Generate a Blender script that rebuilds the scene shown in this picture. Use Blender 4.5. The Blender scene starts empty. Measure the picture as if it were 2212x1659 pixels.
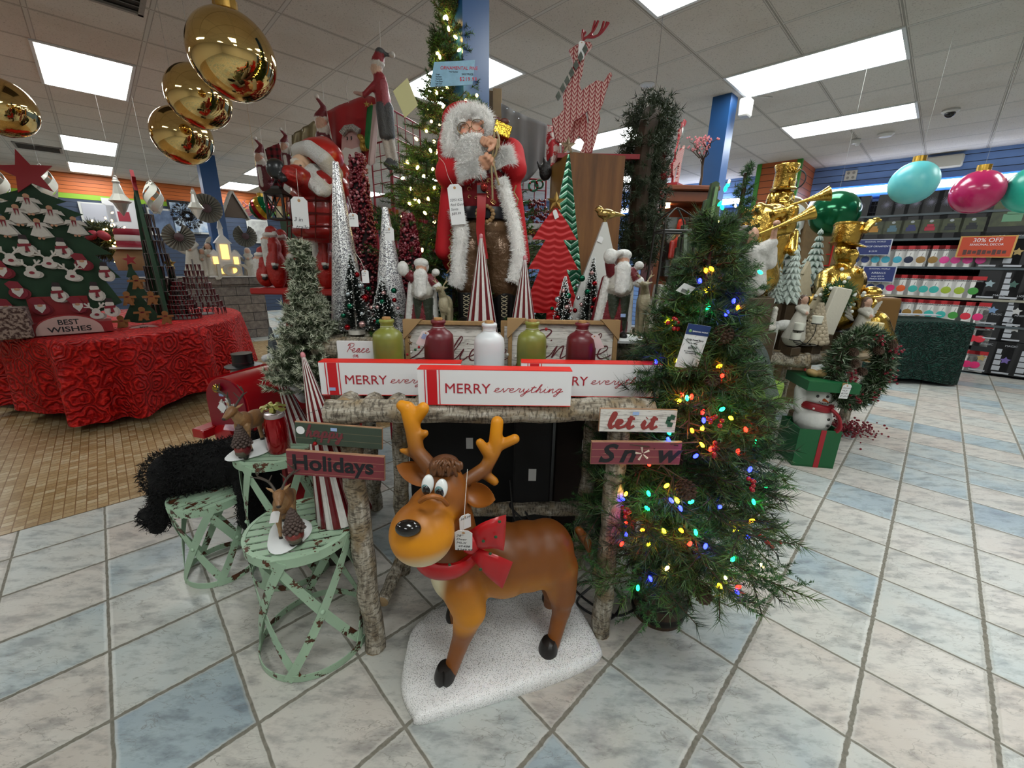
import bpy,math,random
import numpy as np
from mathutils import Vector,Matrix,Euler
random.seed(7);rng=np.random.default_rng(7)
PI=math.pi
S=bpy.context.scene
COL=S.collection
# ---------------------------------------------------------------- camera
FPX,TH,RO,HC=878.4,0.28917,0.01785,1.42
IW,IH=2212,1659
cam_d=bpy.data.cameras.new('camera');cam=bpy.data.objects.new('camera',cam_d);COL.objects.link(cam)
cam_d.sensor_width=36;cam_d.lens=FPX/IW*36;cam_d.clip_start=.02;cam_d.clip_end=100
_f=Vector((0,math.cos(TH),-math.sin(TH)));_r0=Vector((1,0,0));_u0=Vector((0,math.sin(TH),math.cos(TH)))
_r=_r0*math.cos(RO)+_u0*math.sin(RO);_u=-_r0*math.sin(RO)+_u0*math.cos(RO)
cam.matrix_world=Matrix(((_r.x,_u.x,-_f.x,0),(_r.y,_u.y,-_f.y,0),(_r.z,_u.z,-_f.z,HC),(0,0,0,1)))
S.camera=cam
S.view_settings.view_transform='Standard';S.view_settings.look='None'
S.view_settings.exposure=0.46;S.view_settings.gamma=1;S.view_settings.use_curve_mapping=False
w=bpy.data.worlds.new('world');S.world=w;w.use_nodes=True
w.node_tree.nodes['Background'].inputs[0].default_value=(.5,.53,.6,1);w.node_tree.nodes['Background'].inputs[1].default_value=.35
LIGHT_E=12.0
try:
 S.cycles.max_bounces=7;S.cycles.diffuse_bounces=3;S.cycles.glossy_bounces=3;S.cycles.transmission_bounces=6
 S.cycles.sample_clamp_indirect=4;S.cycles.caustics_reflective=False;S.cycles.caustics_refractive=False
except Exception:pass
def ray(px,py):
 return _f+_r*((px-IW/2)/FPX)-_u*((py-IH/2)/FPX)
def at(px,py,Y):
 r=ray(px,py);k=Y/r.y;return Vector((r.x*k,Y,HC+r.z*k))
def atz(px,py,Z):
 r=ray(px,py);k=(Z-HC)/r.z;return Vector((r.x*k,r.y*k,Z))
BR=math.radians(44.63);PC,PS=math.cos(BR),math.sin(BR)
def rm(p,q,z=0):return Vector((p*PC-q*PS,p*PS+q*PC,z))
def onp(px,py,p):
 r=ray(px,py);k=p/(r.x*PC+r.y*PS);return Vector((r.x*k,r.y*k,HC+r.z*k))
def onq(px,py,q):
 r=ray(px,py);k=q/(-r.x*PS+r.y*PC);return Vector((r.x*k,r.y*k,HC+r.z*k))
def topq(v):return(v.x*PC+v.y*PS,-v.x*PS+v.y*PC)
# ---------------------------------------------------------------- colour and materials
def lin(h):
 if isinstance(h,(tuple,list)):return tuple(h[:3])
 h=h.lstrip('#');o=[]
 for i in(0,2,4):
  c=int(h[i:i+2],16)/255;o.append(c/12.92 if c<=.04045 else((c+.055)/1.055)**2.4)
 return tuple(o)
MC={}
class NT:
 def __init__(s,name):
  s.m=bpy.data.materials.new(name);s.m.use_nodes=True;s.t=s.m.node_tree;s.n=s.t.nodes;s.l=s.t.links
  s.b=s.n['Principled BSDF']
 def node(s,t,**k):
  n=s.n.new(t)
  for a,v in k.items():setattr(n,a,v)
  return n
 def put(s,sock,v):
  if hasattr(v,'is_output'):s.l.new(v,sock)
  else:
   if isinstance(v,(tuple,list))and len(v)==3 and sock.type=='RGBA':v=(*v,1)
   sock.default_value=v
 def math(s,op,a,b=0,c=None,clamp=False):
  n=s.node('ShaderNodeMath',operation=op);n.use_clamp=clamp
  s.put(n.inputs[0],a);s.put(n.inputs[1],b)
  if c is not None:s.put(n.inputs[2],c)
  return n.outputs[0]
 def mix(s,f,a,b,mode='MIX'):
  n=s.node('ShaderNodeMix',data_type='RGBA',blend_type=mode)
  s.put(n.inputs[0],f);s.put(n.inputs[6],a);s.put(n.inputs[7],b);return n.outputs[2]
 def noise(s,vec,scale,detail=3,rough=.5,out=0,dim='3D'):
  n=s.node('ShaderNodeTexNoise',noise_dimensions=dim);n.inputs['Scale'].default_value=scale
  n.inputs['Detail'].default_value=detail;n.inputs['Roughness'].default_value=rough
  if vec is not None:s.l.new(vec,n.inputs['Vector'])
  return n.outputs[out]
 def ramp(s,f,stops):
  n=s.node('ShaderNodeValToRGB');s.put(n.inputs[0],f);e=n.color_ramp.elements
  while len(e)<len(stops):e.new(.5)
  for el,(p,c)in zip(e,stops):
   el.position=p;el.color=(*lin(c),1)if not isinstance(c,float)else(c,c,c,1)
  return n.outputs[0]
 def pos(s,kind='Object'):return s.node('ShaderNodeTexCoord').outputs[kind]
 def mapping(s,vec,scale=(1,1,1),rot=(0,0,0),loc=(0,0,0)):
  n=s.node('ShaderNodeMapping');s.l.new(vec,n.inputs[0]);n.inputs[1].default_value=loc
  n.inputs[2].default_value=rot;n.inputs[3].default_value=scale;return n.outputs[0]
 def bump(s,h,strength=.3,dist=.01):
  n=s.node('ShaderNodeBump');n.inputs['Strength'].default_value=strength;n.inputs['Distance'].default_value=dist
  s.l.new(h,n.inputs['Height']);s.l.new(n.outputs[0],s.b.inputs['Normal'])
 def set(s,**k):
  for a,v in k.items():s.put(s.b.inputs[a.replace('_',' ')],v)
  return s.m
def M(name,col='#808080',rough=.5,metal=0.,emit=0.,var=0.,vs=8.,bump=0.,bs=60.,bd=.004,spec=None,alpha=None,trans=0.,attr=False,coat=0.,sheen=0.,ecol=None,col2=None):
 """a plain procedural material: colour with mottling, gloss and fine bump"""
 if name in MC:return MC[name]
 t=NT(name);c=lin(col);t.set(Roughness=rough,Metallic=metal)
 src=None
 if attr:
  a=t.node('ShaderNodeAttribute');a.attribute_name='Col';src=a.outputs[0]
 if var or col2:
  n=t.noise(t.pos(),vs,4,.6)
  base=src if src is not None else(*c,1)
  other=(*lin(col2),1)if col2 else None
  if other:src=t.mix(t.ramp(n,[(.5-var/2,'#000000'),(.5+var/2,'#ffffff')])if var else n,base,other)
  else:
   g=t.ramp(n,[(.3,float(1-var)),(.7,1.0)]);src=t.mix(1.,base,g,'MULTIPLY')
 if src is not None:t.l.new(src,t.b.inputs['Base Color'])
 else:t.set(Base_Color=c)
 if bump:t.bump(t.noise(t.pos(),bs,3,.6),bump,bd)
 if emit:t.set(Emission_Color=lin(ecol)if ecol else c,Emission_Strength=emit)
 if spec is not None:t.set(Specular_IOR_Level=spec)
 if alpha is not None:t.set(Alpha=alpha)
 if trans:t.set(Transmission_Weight=trans,IOR=1.35)
 if coat:t.set(Coat_Weight=coat,Coat_Roughness=.1)
 if sheen:t.set(Sheen_Weight=sheen,Sheen_Roughness=.5)
 MC[name]=t.m;return t.m
def GLIT(name,col,scale=900,rough=.3,dark='#101010',metal=.7,lo=.35,hi=.65):
 """glitter: tiny facets with their own tilt and shade"""
 if name in MC:return MC[name]
 t=NT(name);v=t.node('ShaderNodeTexVoronoi');v.inputs['Scale'].default_value=scale;t.l.new(t.pos(),v.inputs['Vector'])
 sp=t.node('ShaderNodeSeparateColor');t.l.new(v.outputs['Color'],sp.inputs[0])
 c=t.mix(t.ramp(sp.outputs[0],[(lo,'#000000'),(hi,'#ffffff')]),(*lin(dark),1),(*lin(col),1))
 t.set(Base_Color=c,Roughness=rough,Metallic=metal);t.bump(sp.outputs[1],.5,.002)
 MC[name]=t.m;return t.m
# ---------------------------------------------------------------- mesh builder
def R3(rx=0,ry=0,rz=0):return Euler((rx,ry,rz)).to_matrix()
def catmull(pts,n=6,closed=False):
 P=[Vector(p)for p in pts];out=[];N=len(P)
 for i in range(N if closed else N-1):
  if closed:a,b,c,d=P[(i-1)%N],P[i],P[(i+1)%N],P[(i+2)%N]
  else:a,b,c,d=P[max(i-1,0)],P[i],P[i+1],P[min(i+2,N-1)]
  for k in range(n):
   t=k/n;out.append(.5*((2*b)+(c-a)*t+(2*a-5*b+4*c-d)*t*t+(3*b-a-3*c+d)*t**3))
 if not closed:out.append(P[-1])
 return out
class MB:
 def __init__(s):s.v=[];s.f=[];s.m=[];s.T=None;s.c=None;s.cols=[]
 def add(s,vs,fs,mi=0):
  o=len(s.v)
  for p in vs:
   p=Vector(p);s.v.append(tuple(s.T@p)if s.T is not None else tuple(p))
   s.cols.append(s.c)
  for f in fs:s.f.append(tuple(i+o for i in f));s.m.append(mi)
  return s
 def box(s,c,d,R=None,mi=0,bev=0):
  x,y,z=d[0]/2,d[1]/2,d[2]/2;c=Vector(c)
  if not bev:
   vs=[Vector((a*x,b*y,e*z))for e in(-1,1)for b in(-1,1)for a in(-1,1)]
   fs=[(0,2,3,1),(4,5,7,6),(0,1,5,4),(2,6,7,3),(0,4,6,2),(1,3,7,5)]
  else:
   b=min(bev,x*.95,y*.95,z*.95);vs=[];fs=[]
   prof=[(-z,b),(-z+b,0),(z-b,0),(z,b)]
   for zz,ins in prof:
    X,Y=x-ins,y-ins;bb=b*.999 if ins==0 else 0
    for px,py in((X,-Y+bb),(X,Y-bb),(X-bb,Y),(-X+bb,Y),(-X,Y-bb),(-X,-Y+bb),(-X+bb,-Y),(X-bb,-Y)):vs.append(Vector((px,py,zz)))
   for k in range(3):
    for i in range(8):j=(i+1)%8;fs.append((k*8+i,k*8+j,k*8+8+j,k*8+8+i))
   fs.append(tuple(range(7,-1,-1)));fs.append(tuple(range(24,32)))
  if R is not None:vs=[R@v for v in vs]
  return s.add([v+c for v in vs],fs,mi)
 def tube(s,pts,r,n=8,mi=0,caps=True,closed=False,flat=None,up=None):
  P=[Vector(p)for p in pts];N=len(P);rs=r if isinstance(r,(list,tuple))else[r]*N
  vs=[];fs=[];prev=None
  for i in range(N):
   if closed:t=P[(i+1)%N]-P[(i-1)%N]
   else:t=P[min(i+1,N-1)]-P[max(i-1,0)]
   if t.length<1e-9:t=Vector((0,0,1))
   t.normalize()
   if prev is None:
    u=Vector(up)if up is not None else(Vector((0,0,1))if abs(t.z)<.9 else Vector((1,0,0)))
   else:u=prev
   u=(u-t*u.dot(t));
   if u.length<1e-6:u=t.orthogonal()
   u.normalize();prev=u;b=t.cross(u)
   for k in range(n):
    a=2*PI*k/n;e=(flat if flat else 1)
    vs.append(P[i]+(u*math.cos(a)*e+b*math.sin(a))*rs[i])
  for i in range(N if closed else N-1):
   j=(i+1)%N
   for k in range(n):l=(k+1)%n;fs.append((i*n+k,i*n+l,j*n+l,j*n+k))
  if caps and not closed:fs.append(tuple(range(n-1,-1,-1)));fs.append(tuple((N-1)*n+k for k in range(n)))
  return s.add(vs,fs,mi)
 def lathe(s,prof,c=(0,0,0),n=24,mi=0,R=None,sx=1,sy=1,wave=None):
  c=Vector(c);vs=[];fs=[]
  for r,z in prof:
   for k in range(n):
    a=2*PI*k/n;q=r*(1+(wave[0]*math.cos(wave[1]*a)if wave else 0));v=Vector((q*math.cos(a)*sx,q*math.sin(a)*sy,z));vs.append((R@v if R else v)+c)
  for i in range(len(prof)-1):
   for k in range(n):l=(k+1)%n;fs.append((i*n+k,i*n+l,i*n+n+l,i*n+n+k))
  cl=prof[0]==prof[-1]
  if prof[0][0]>1e-5 and not cl:fs.append(tuple(range(n-1,-1,-1)))
  if prof[-1][0]>1e-5 and not cl:fs.append(tuple((len(prof)-1)*n+k for k in range(n)))
  return s.add(vs,fs,mi)
 def ell(s,c,r,nu=16,nv=10,R=None,mi=0):
  r=r if isinstance(r,(list,tuple))else(r,r,r);c=Vector(c);vs=[];fs=[]
  for j in range(nv+1):
   t=PI*j/nv
   for k in range(nu):
    a=2*PI*k/nu;v=Vector((r[0]*math.sin(t)*math.cos(a),r[1]*math.sin(t)*math.sin(a),-r[2]*math.cos(t)));vs.append((R@v if R else v)+c)
  for j in range(nv):
   for k in range(nu):l=(k+1)%nu;fs.append((j*nu+k,j*nu+l,j*nu+nu+l,j*nu+nu+k))
  return s.add(vs,fs,mi)
 def prism(s,poly,h,c=(0,0,0),R=None,mi=0,mi2=None):
  """polygon in local xz, thickness h along y"""
  n=len(poly);c=Vector(c);vs=[Vector((x,y,z))for y in(-h/2,h/2)for x,z in poly]
  ar=sum(poly[i][0]*poly[(i+1)%n][1]-poly[(i+1)%n][0]*poly[i][1]for i in range(n))
  fr=tuple(range(n));bk=tuple(range(2*n-1,n-1,-1))
  sd=[(i,i+n,(i+1)%n+n,(i+1)%n)for i in range(n)]
  if ar<0:fr=fr[::-1];bk=bk[::-1];sd=[f[::-1]for f in sd]
  vs=[(R@v if R else v)+c for v in vs]
  s.add(vs,[fr,bk]+sd,mi)
  return s
 def quad(s,a,b,c,d,mi=0):return s.add([a,b,c,d],[(0,1,2,3)],mi)
 def tri_fan(s,arr,mi=0):
  o=len(s.v);s.v+=[tuple(x)for x in arr.reshape(-1,3)];s.cols+=[s.c]*(len(arr)*3)
  s.f+=[(o+3*i,o+3*i+1,o+3*i+2)for i in range(len(arr))];s.m+=[mi]*len(arr);return s
 def jitter(s,amp,sc=20,start=0):
  for i in range(start,len(s.v)):
   x,y,z=s.v[i];k=Vector((math.sin(x*sc*1.3+z*sc*.7+1)+math.sin(y*sc*2.1+3),math.sin(y*sc*1.1+x*sc*.9)+math.sin(z*sc*2.3),math.sin(z*sc*1.2+y*sc*.8+2)+math.sin(x*sc*1.9+5)))*amp*.5
   s.v[i]=(x+k.x,y+k.y,z+k.z)
  return s
 def build(s,name,mats,parent=None,smooth=None,local=True):
  me=bpy.data.meshes.new(name);me.from_pydata(s.v,[],s.f)
  for m in(mats if isinstance(mats,(list,tuple))else[mats]):me.materials.append(m)
  if any(s.m):me.polygons.foreach_set('material_index',s.m)
  if any(c is not None for c in s.cols):
   a=me.color_attributes.new('Col','FLOAT_COLOR','POINT');buf=np.ones((len(s.v),4),'f')
   for i,c in enumerate(s.cols):buf[i,:3]=c if c is not None else(1,1,1)
   a.data.foreach_set('color',buf.ravel())
  return link(name,me,parent,smooth)
def link(name,me,parent=None,smooth=40):
 if smooth is None:smooth=40
 if smooth:
  me.polygons.foreach_set('use_smooth',[True]*len(me.polygons))
  if smooth<180:me.set_sharp_from_angle(angle=math.radians(smooth))
 me.update();o=bpy.data.objects.new(name,me);COL.objects.link(o)
 if parent:o.parent=parent
 return o
def thing(name,label,cat,loc=(0,0,0),rz=0,group=None,rot=None,scale=1):
 o=bpy.data.objects.new(name,None);COL.objects.link(o);o.empty_display_size=.05
 o.location=loc;o.rotation_euler=rot if rot else(0,0,rz);o.scale=(scale,)*3 if not isinstance(scale,tuple)else scale
 return tag(o,label,cat,group)
def tag(o,label,cat,group=None):
 o['label']=label;o['category']=cat
 if group:o['group']=group
 return o
def struct(o):o['kind']='structure';return o
def dup(root,loc,rz=None,label=None,group=None,rot=None,scale=None):
 r=root.copy();COL.objects.link(r);r.location=loc
 if rz is not None:r.rotation_euler=(0,0,rz)
 if rot is not None:r.rotation_euler=rot
 if scale:r.scale=(scale,)*3 if not isinstance(scale,tuple)else scale
 if label:r['label']=label
 if group:r['group']=group
 for ch in list(root.children):
  c=ch.copy();COL.objects.link(c);c.parent=r
  for g in ch.children:d=g.copy();COL.objects.link(d);d.parent=c
 return r
# ---------------------------------------------------------------- cast bodies: capsules and ellipsoids fused into one skin, painted by region
def organic(name,shapes,mat,parent=None,voxel=.008,smooth=4,paint=None,blend=.0):
 """shapes: ('c', a, b, ra, rb, col) tapered capsule | ('e', centre, radii, col[, R]) ellipsoid"""
 mb=MB()
 for sh in shapes:
  if sh[0]=='c':
   _,a,b,ra,rb,_c=sh;a,b=Vector(a),Vector(b);d=(b-a);L=d.length or 1e-6;d/=L
   pts=[];rr=[]
   for k in range(1,7):t=-math.cos(PI/2*k/6);pts.append(a+d*ra*t);rr.append(ra*math.sin(PI/2*k/6))
   for k in range(1,4):pts.append(a.lerp(b,k/4));rr.append(ra+(rb-ra)*k/4)
   for k in range(6,0,-1):t=math.cos(PI/2*k/6);pts.append(b+d*rb*t);rr.append(rb*math.sin(PI/2*k/6))
   mb.tube(pts,rr,14)
  else:mb.ell(sh[1],sh[2],18,12,sh[4]if len(sh)>4 else None)
 me=bpy.data.meshes.new('tmp');me.from_pydata(mb.v,[],mb.f);ob=bpy.data.objects.new('tmp',me);COL.objects.link(ob)
 md=ob.modifiers.new('r','REMESH');md.mode='VOXEL';md.voxel_size=voxel;md.use_smooth_shade=True
 if smooth:ms=ob.modifiers.new('s','SMOOTH');ms.factor=.5;ms.iterations=smooth
 dg=bpy.context.evaluated_depsgraph_get();dg.update()
 out=bpy.data.meshes.new_from_object(ob.evaluated_get(dg));bpy.data.objects.remove(ob);bpy.data.meshes.remove(me)
 out.name=name;n=len(out.vertices);co=np.empty(n*3,'f');out.vertices.foreach_get('co',co);co=co.reshape(-1,3)
 D=[];cols=[]
 for sh in shapes:
  if sh[0]=='c':
   a,b=np.array(sh[1]),np.array(sh[2]);ab=b-a;t=np.clip(((co-a)@ab)/max(ab@ab,1e-9),0,1)
   D.append(np.linalg.norm(co-(a+t[:,None]*ab),axis=1)-(sh[3]+(sh[4]-sh[3])*t));cols.append(lin(sh[5]))
  else:
   c,r=np.array(sh[1]),sh[2];r=np.array(r if isinstance(r,(list,tuple))else(r,r,r));q=co-c
   if len(sh)>4:q=q@np.array(sh[4])
   k=np.linalg.norm(q/r,axis=1);D.append((k-1)*r.min());cols.append(lin(sh[3]))
 D=np.array(D);cols=np.array(cols)
 if blend:
  wgt=np.exp(-(D-D.min(0))/blend);wgt/=wgt.sum(0);C=wgt.T@cols
 else:C=cols[D.argmin(0)]
 if paint is not None:C=paint(co,C)
 buf=np.ones((n,4),'f');buf[:,:3]=C;at_=out.color_attributes.new('Col','FLOAT_COLOR','POINT');at_.data.foreach_set('color',buf.ravel())
 out.materials.clear();out.materials.append(mat)
 return link(name,out,parent,180)
def fuzz(pts,nrm,ln=.02,wd=.0012,spread=.6,grav=0.,curl=0):
 """one thin curved blade per point -> triangles array"""
 pts=np.asarray(pts);nrm=np.asarray(nrm);n=len(pts);d=nrm+rng.normal(0,spread,(n,3));d[:,2]-=grav
 d/=np.linalg.norm(d,axis=1)[:,None]+1e-9;L=ln*rng.uniform(.6,1.2,n)[:,None]
 sd=np.cross(d,rng.normal(0,1,(n,3)));sd/=np.linalg.norm(sd,axis=1)[:,None]+1e-9
 if not curl:return np.stack([pts-sd*wd,pts+sd*wd,pts+d*L],1)
 bend=rng.normal(0,1,(n,3));bend/=np.linalg.norm(bend,axis=1)[:,None];mid=pts+d*L*.55+bend*L*.1*curl;tip=mid+(d*.3+bend*curl)*L*.45
 t1=np.stack([pts-sd*wd,pts+sd*wd,mid],1);t2=np.stack([mid-sd*wd,mid+sd*wd,tip],1);return np.concatenate([t1,t2])
def sph_pts(c,r,n):
 v=rng.normal(0,1,(n,3));v/=np.linalg.norm(v,axis=1)[:,None];r=np.array(r if isinstance(r,(list,tuple))else(r,)*3)
 return np.array(c)+v*r,v
def path_pts(path,rad,n):
 P=np.array([tuple(p)for p in path]);rad=np.array(rad if isinstance(rad,(list,tuple))else[rad]*len(P));k=rng.uniform(0,len(P)-1.001,n);i=k.astype(int);f=(k-i)[:,None]
 c=P[i]*(1-f)+P[i+1]*f;v=rng.normal(0,1,(n,3));t=P[i+1]-P[i];t/=np.linalg.norm(t,axis=1)[:,None]+1e-9
 v-=(v*t).sum(1)[:,None]*t;v/=np.linalg.norm(v,axis=1)[:,None];return c+v*(rad[i]*(1-f[:,0])+rad[i+1]*f[:,0])[:,None],v
def tri_obj(name,arr,mat,parent=None,cols=None):
 arr=np.asarray(arr,'f');n=len(arr);me=bpy.data.meshes.new(name);me.vertices.add(n*3);me.vertices.foreach_set('co',arr.ravel())
 me.loops.add(n*3);me.loops.foreach_set('vertex_index',np.arange(n*3));me.polygons.add(n);me.polygons.foreach_set('loop_start',np.arange(n)*3)
 for m in(mat if isinstance(mat,(list,tuple))else[mat]):me.materials.append(m)
 if cols is not None:
  a=me.color_attributes.new('Col','FLOAT_COLOR','POINT');b=np.ones((n*3,4),'f');b[:,:3]=np.repeat(cols,3,axis=0);a.data.foreach_set('color',b.ravel())
 me.update(calc_edges=True);me.validate();o=bpy.data.objects.new(name,me);COL.objects.link(o)
 if parent:o.parent=parent
 return o
# ---------------------------------------------------------------- lettering
def text(s,size,mat,parent,loc,rot=(PI/2,0,0),shear=0,bold=0,ext=.0004,align='LEFT',name='lettering',space=1,sx=1):
 c=bpy.data.curves.new('t','FONT');c.body=s;c.size=size;c.shear=shear;c.offset=bold;c.extrude=ext;c.align_x=align;c.space_character=space;c.resolution_u=3
 o=bpy.data.objects.new('t',c);COL.objects.link(o);dg=bpy.context.evaluated_depsgraph_get();dg.update()
 me=bpy.data.meshes.new_from_object(o.evaluated_get(dg));bpy.data.objects.remove(o);bpy.data.curves.remove(c)
 me.materials.clear();me.materials.append(mat);me.name=name
 r=link(name,me,parent,0);r.location=loc;r.rotation_euler=rot;r.scale=(sx,1,1);return r
GL={'e':[[(0,.15),(.25,.4),(.5,.75),(.4,1),(.15,.85),(.12,.3),(.35,0),(.65,.1),(.85,.3)],.85],'v':[[(0,.3),(.15,.95),(.25,.5),(.35,0),(.6,.5),(.7,.95),(.9,.9)],.9],'r':[[(0,.3),(.2,.8),(.22,1.05),(.35,.85),(.5,.85),(.45,.3),(.6,0),(.8,.3)],.8],'y':[[(0,.3),(.12,.95),(.15,.3),(.35,.05),(.6,.5),(.68,.95),(.55,0),(.3,-.9),(.05,-.8),(.3,-.3),(.85,.3)],.85],'t':[[(0,.3),(.25,1),(.35,1.6),(.25,.5),(.35,0),(.6,.1),(.75,.3)],.75,[(.05,1.15),(.65,1.25)]],'h':[[(0,.3),(.3,1.2),(.42,1.9),(.3,1.9),(.18,.8),(.12,0),(.3,.7),(.5,.95),(.55,.5),(.6,0),(.75,.05),(.9,.3)],.9],'i':[[(0,.3),(.2,.95),(.15,.3),(.3,0),(.5,.1),(.6,.3)],.6,[(.28,1.35),(.32,1.42)]],'n':[[(0,.3),(.15,.95),(.12,0),(.3,.7),(.5,.95),(.55,.5),(.6,0),(.75,.05),(.9,.3)],.9],'g':[[(0,.2),(.3,.9),(.6,.9),(.3,.95),(.1,.5),(.25,.05),(.5,.4),(.62,.9),(.5,0),(.3,-.85),(.05,-.75),(.4,-.1),(.9,.4)],.95],'l':[[(0,.2),(.3,1),(.45,1.8),(.3,1.95),(.15,1.2),(.12,.4),(.3,0),(.6,.3)],.6],'a':[[(0,.3),(.5,.9),(.2,.95),(.05,.4),(.25,0),(.5,.4),(.6,.9),(.55,.2),(.7,0),(.9,.3)],.9],'c':[[(0,.3),(.5,.85),(.25,1),(.08,.5),(.25,0),(.55,.05),(.8,.3)],.8],'p':[[(0,.3),(.2,1),(.12,0),(.05,-.9),(.2,.6),(.45,1),(.62,.6),(.4,.05),(.2,.15),(.6,.05),(.85,.3)],.85],'m':[[(0,.3),(.12,.95),(.1,0),(.28,.9),(.42,.8),(.42,0),(.6,.9),(.74,.8),(.76,.1),(1,.3)],1.],'P':[[(.3,0),(.45,1),(.5,1.9),(.1,1.6),(.4,2.2),(1.1,2.1),(1.1,1.4),(.5,1.1)],1.1],'B':[[(-.3,0),(.2,.6),(.5,2),(.1,1.7),(.8,2.3),(1.1,1.7),(.5,1.1),(1.15,.8),(.8,.05),(.1,0)],1.2],'J':[[(.1,1.7),(.5,2.2),(1.1,2.1),(.7,1),(.5,-.6),(.1,-.9),(0,-.4),(.9,.3)],1.],'x':[[(0,.9),(.6,0),(.8,.2)],.8,[(.6,.95),(0,0)]],'o':[[(0,.5),(.3,1),(.05,.5),(.3,0),(.55,.5),(.3,1),(.8,.8)],.8],'s':[[(0,.1),(.4,1),(.5,.3),(.2,0),(.7,.2)],.7],'u':[[(0,.6),(.1,.95),(.15,.1),(.5,.3),(.6,.95),(.6,.1),(.85,.3)],.85],'w':[[(0,.9),(.15,0),(.4,.8),(.55,0),(.85,.95)],.9],' ':[[],.6]}
def cursive(s,xh,mat,parent,loc,thick=.0012,slant=.35,wide=1.,name='lettering',rot=(0,0,0),flat=.35,heavy=1.):
 mb=MB();x=0;run=[]
 def emit(pts):
  if len(pts)>1:
   c=catmull([Vector(((px+slant*pz)*xh,0,pz*xh))for px,pz in pts],5)
   rr=[thick]
   for i in range(1,len(c)):d=c[i]-c[i-1];rr.append(thick*(heavy if d.z<-.3*d.length else 1))
   mb.tube(c,[(rr[max(i-1,0)]+rr[i]+rr[min(i+1,len(rr)-1)])/3 for i in range(len(rr))],6,flat=None,up=(0,1,0))
 for ch in s:
  g=GL[ch]
  if not g[0]:emit(run);run=[]
  else:run+=[(x+a*wide,b)for a,b in(g[0]if not run else g[0][1:])]
  if len(g)>2:emit([(x+a*wide,b)for a,b in g[2]])
  x+=g[1]*wide
 emit(run)
 for i,v in enumerate(mb.v):mb.v[i]=(v[0],v[1]*flat*.5,v[2])
 o=mb.build(name,mat,parent,60);o.location=loc;o.rotation_euler=rot;return o
def strip(pts,wd,th,mb,mi=0,nrm=None):
 """flat band along a path; nrm(point)-> outward normal"""
 P=[Vector(p)for p in pts];vs=[]
 for i,p in enumerate(P):
  t=(P[min(i+1,len(P)-1)]-P[max(i-1,0)]).normalized();n=nrm(p)if nrm else Vector((0,-1,0));n=(n-t*n.dot(t)).normalized();b=t.cross(n)
  for a,c in((-.5,0),(.5,0),(.5,1),(-.5,1)):vs.append(p+b*wd*a+n*th*c)
 fs=[(i*4+k,i*4+(k+1)%4,i*4+4+(k+1)%4,i*4+4+k)for i in range(len(P)-1)for k in range(4)]
 n4=(len(P)-1)*4;fs+=[(3,2,1,0),(n4,n4+1,n4+2,n4+3)];mb.add(vs,fs,mi);return mb
def star(n=5,R=1,r=.4,rot=PI/2):return[((R if i%2==0 else r)*math.cos(rot+PI*i/n),(R if i%2==0 else r)*math.sin(rot+PI*i/n))for i in range(2*n)]
def oval(a,b,n=24):return[(a*math.cos(2*PI*i/n),b*math.sin(2*PI*i/n))for i in range(n)]
def star3d(mb,c,R,r,th,R_=None,n=5,mi=0):
 pl=star(n,R,r);c=Vector(c);vs=[Vector((x,0,z))for x,z in pl]+[Vector((0,-th,0)),Vector((0,th,0))];N=2*n
 mb.add([(R_@v if R_ else v)+c for v in vs],[(i,(i+1)%N,N)for i in range(N)]+[((i+1)%N,i,N+1)for i in range(N)],mi)
INK=lambda:M('ink','#20222a',.7)
def price_tag(parent,loc,rot=(0,0,0),w=.03,h=.055,hole=True,lines=(),string=None,name='price_tag',sz=None):
 """white card hanging on a thread with hand lettering"""
 mb=MB();c=w*.22;mb.prism([(-w/2,-h),(w/2,-h),(w/2,-c),(w/2-c,0),(-w/2+c,0),(-w/2,-c)],.0008)
 o=mb.build(name,M('tag_card','#e9e9ea',.6),parent,0);o.location=loc;o.rotation_euler=rot
 if hole:
  k=MB();k.lathe([(w*.09,-.0007),(w*.09,.0007)],(0,0,0),12,R=R3(PI/2));h_=k.build('eyelet',M('eyelet_tan','#b98b5c',.6),o,0);h_.location=(0,0,-w*.22)
 if lines:
  sz=sz or h*.13
  for i,t in enumerate(lines):text(t,sz,INK(),o,(-w*.42,-.0007,-h*.3-i*sz*1.25),shear=.25,ext=.0001,name='handwriting')
 if string:
  k=MB();k.tube(catmull([Vector((0,0,-w*.2))]+[Vector(p)for p in string],5),.0008,5);k.build('string',M('string_white','#d8d4cc',.8),o)
 return o
# ================================================================ ROOM
CZ=3.07;PW=9.18;QW=13.2
def axes(t,ang,x0,y0,sx,sy):
 sp=t.node('ShaderNodeSeparateXYZ');t.l.new(t.pos(),sp.inputs[0]);X=t.math('SUBTRACT',sp.outputs[0],x0);Y=t.math('SUBTRACT',sp.outputs[1],y0)
 c,s=math.cos(ang),math.sin(ang)
 u=t.math('DIVIDE',t.math('ADD',t.math('MULTIPLY',X,c),t.math('MULTIPLY',Y,s)),sx)
 v=t.math('DIVIDE',t.math('SUBTRACT',t.math('MULTIPLY',Y,c),t.math('MULTIPLY',X,s)),sy);return u,v
def cell(t,u,v):
 fu,fv=t.math('FLOOR',u),t.math('FLOOR',v);cb=t.node('ShaderNodeCombineXYZ');t.l.new(fu,cb.inputs[0]);t.l.new(fv,cb.inputs[1])
 wn=t.node('ShaderNodeTexWhiteNoise',noise_dimensions='3D');t.l.new(cb.outputs[0],wn.inputs['Vector'])
 du=t.math('PINGPONG',u,.5);dv=t.math('PINGPONG',v,.5);return wn,t.math('MINIMUM',du,dv),du,dv
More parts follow.
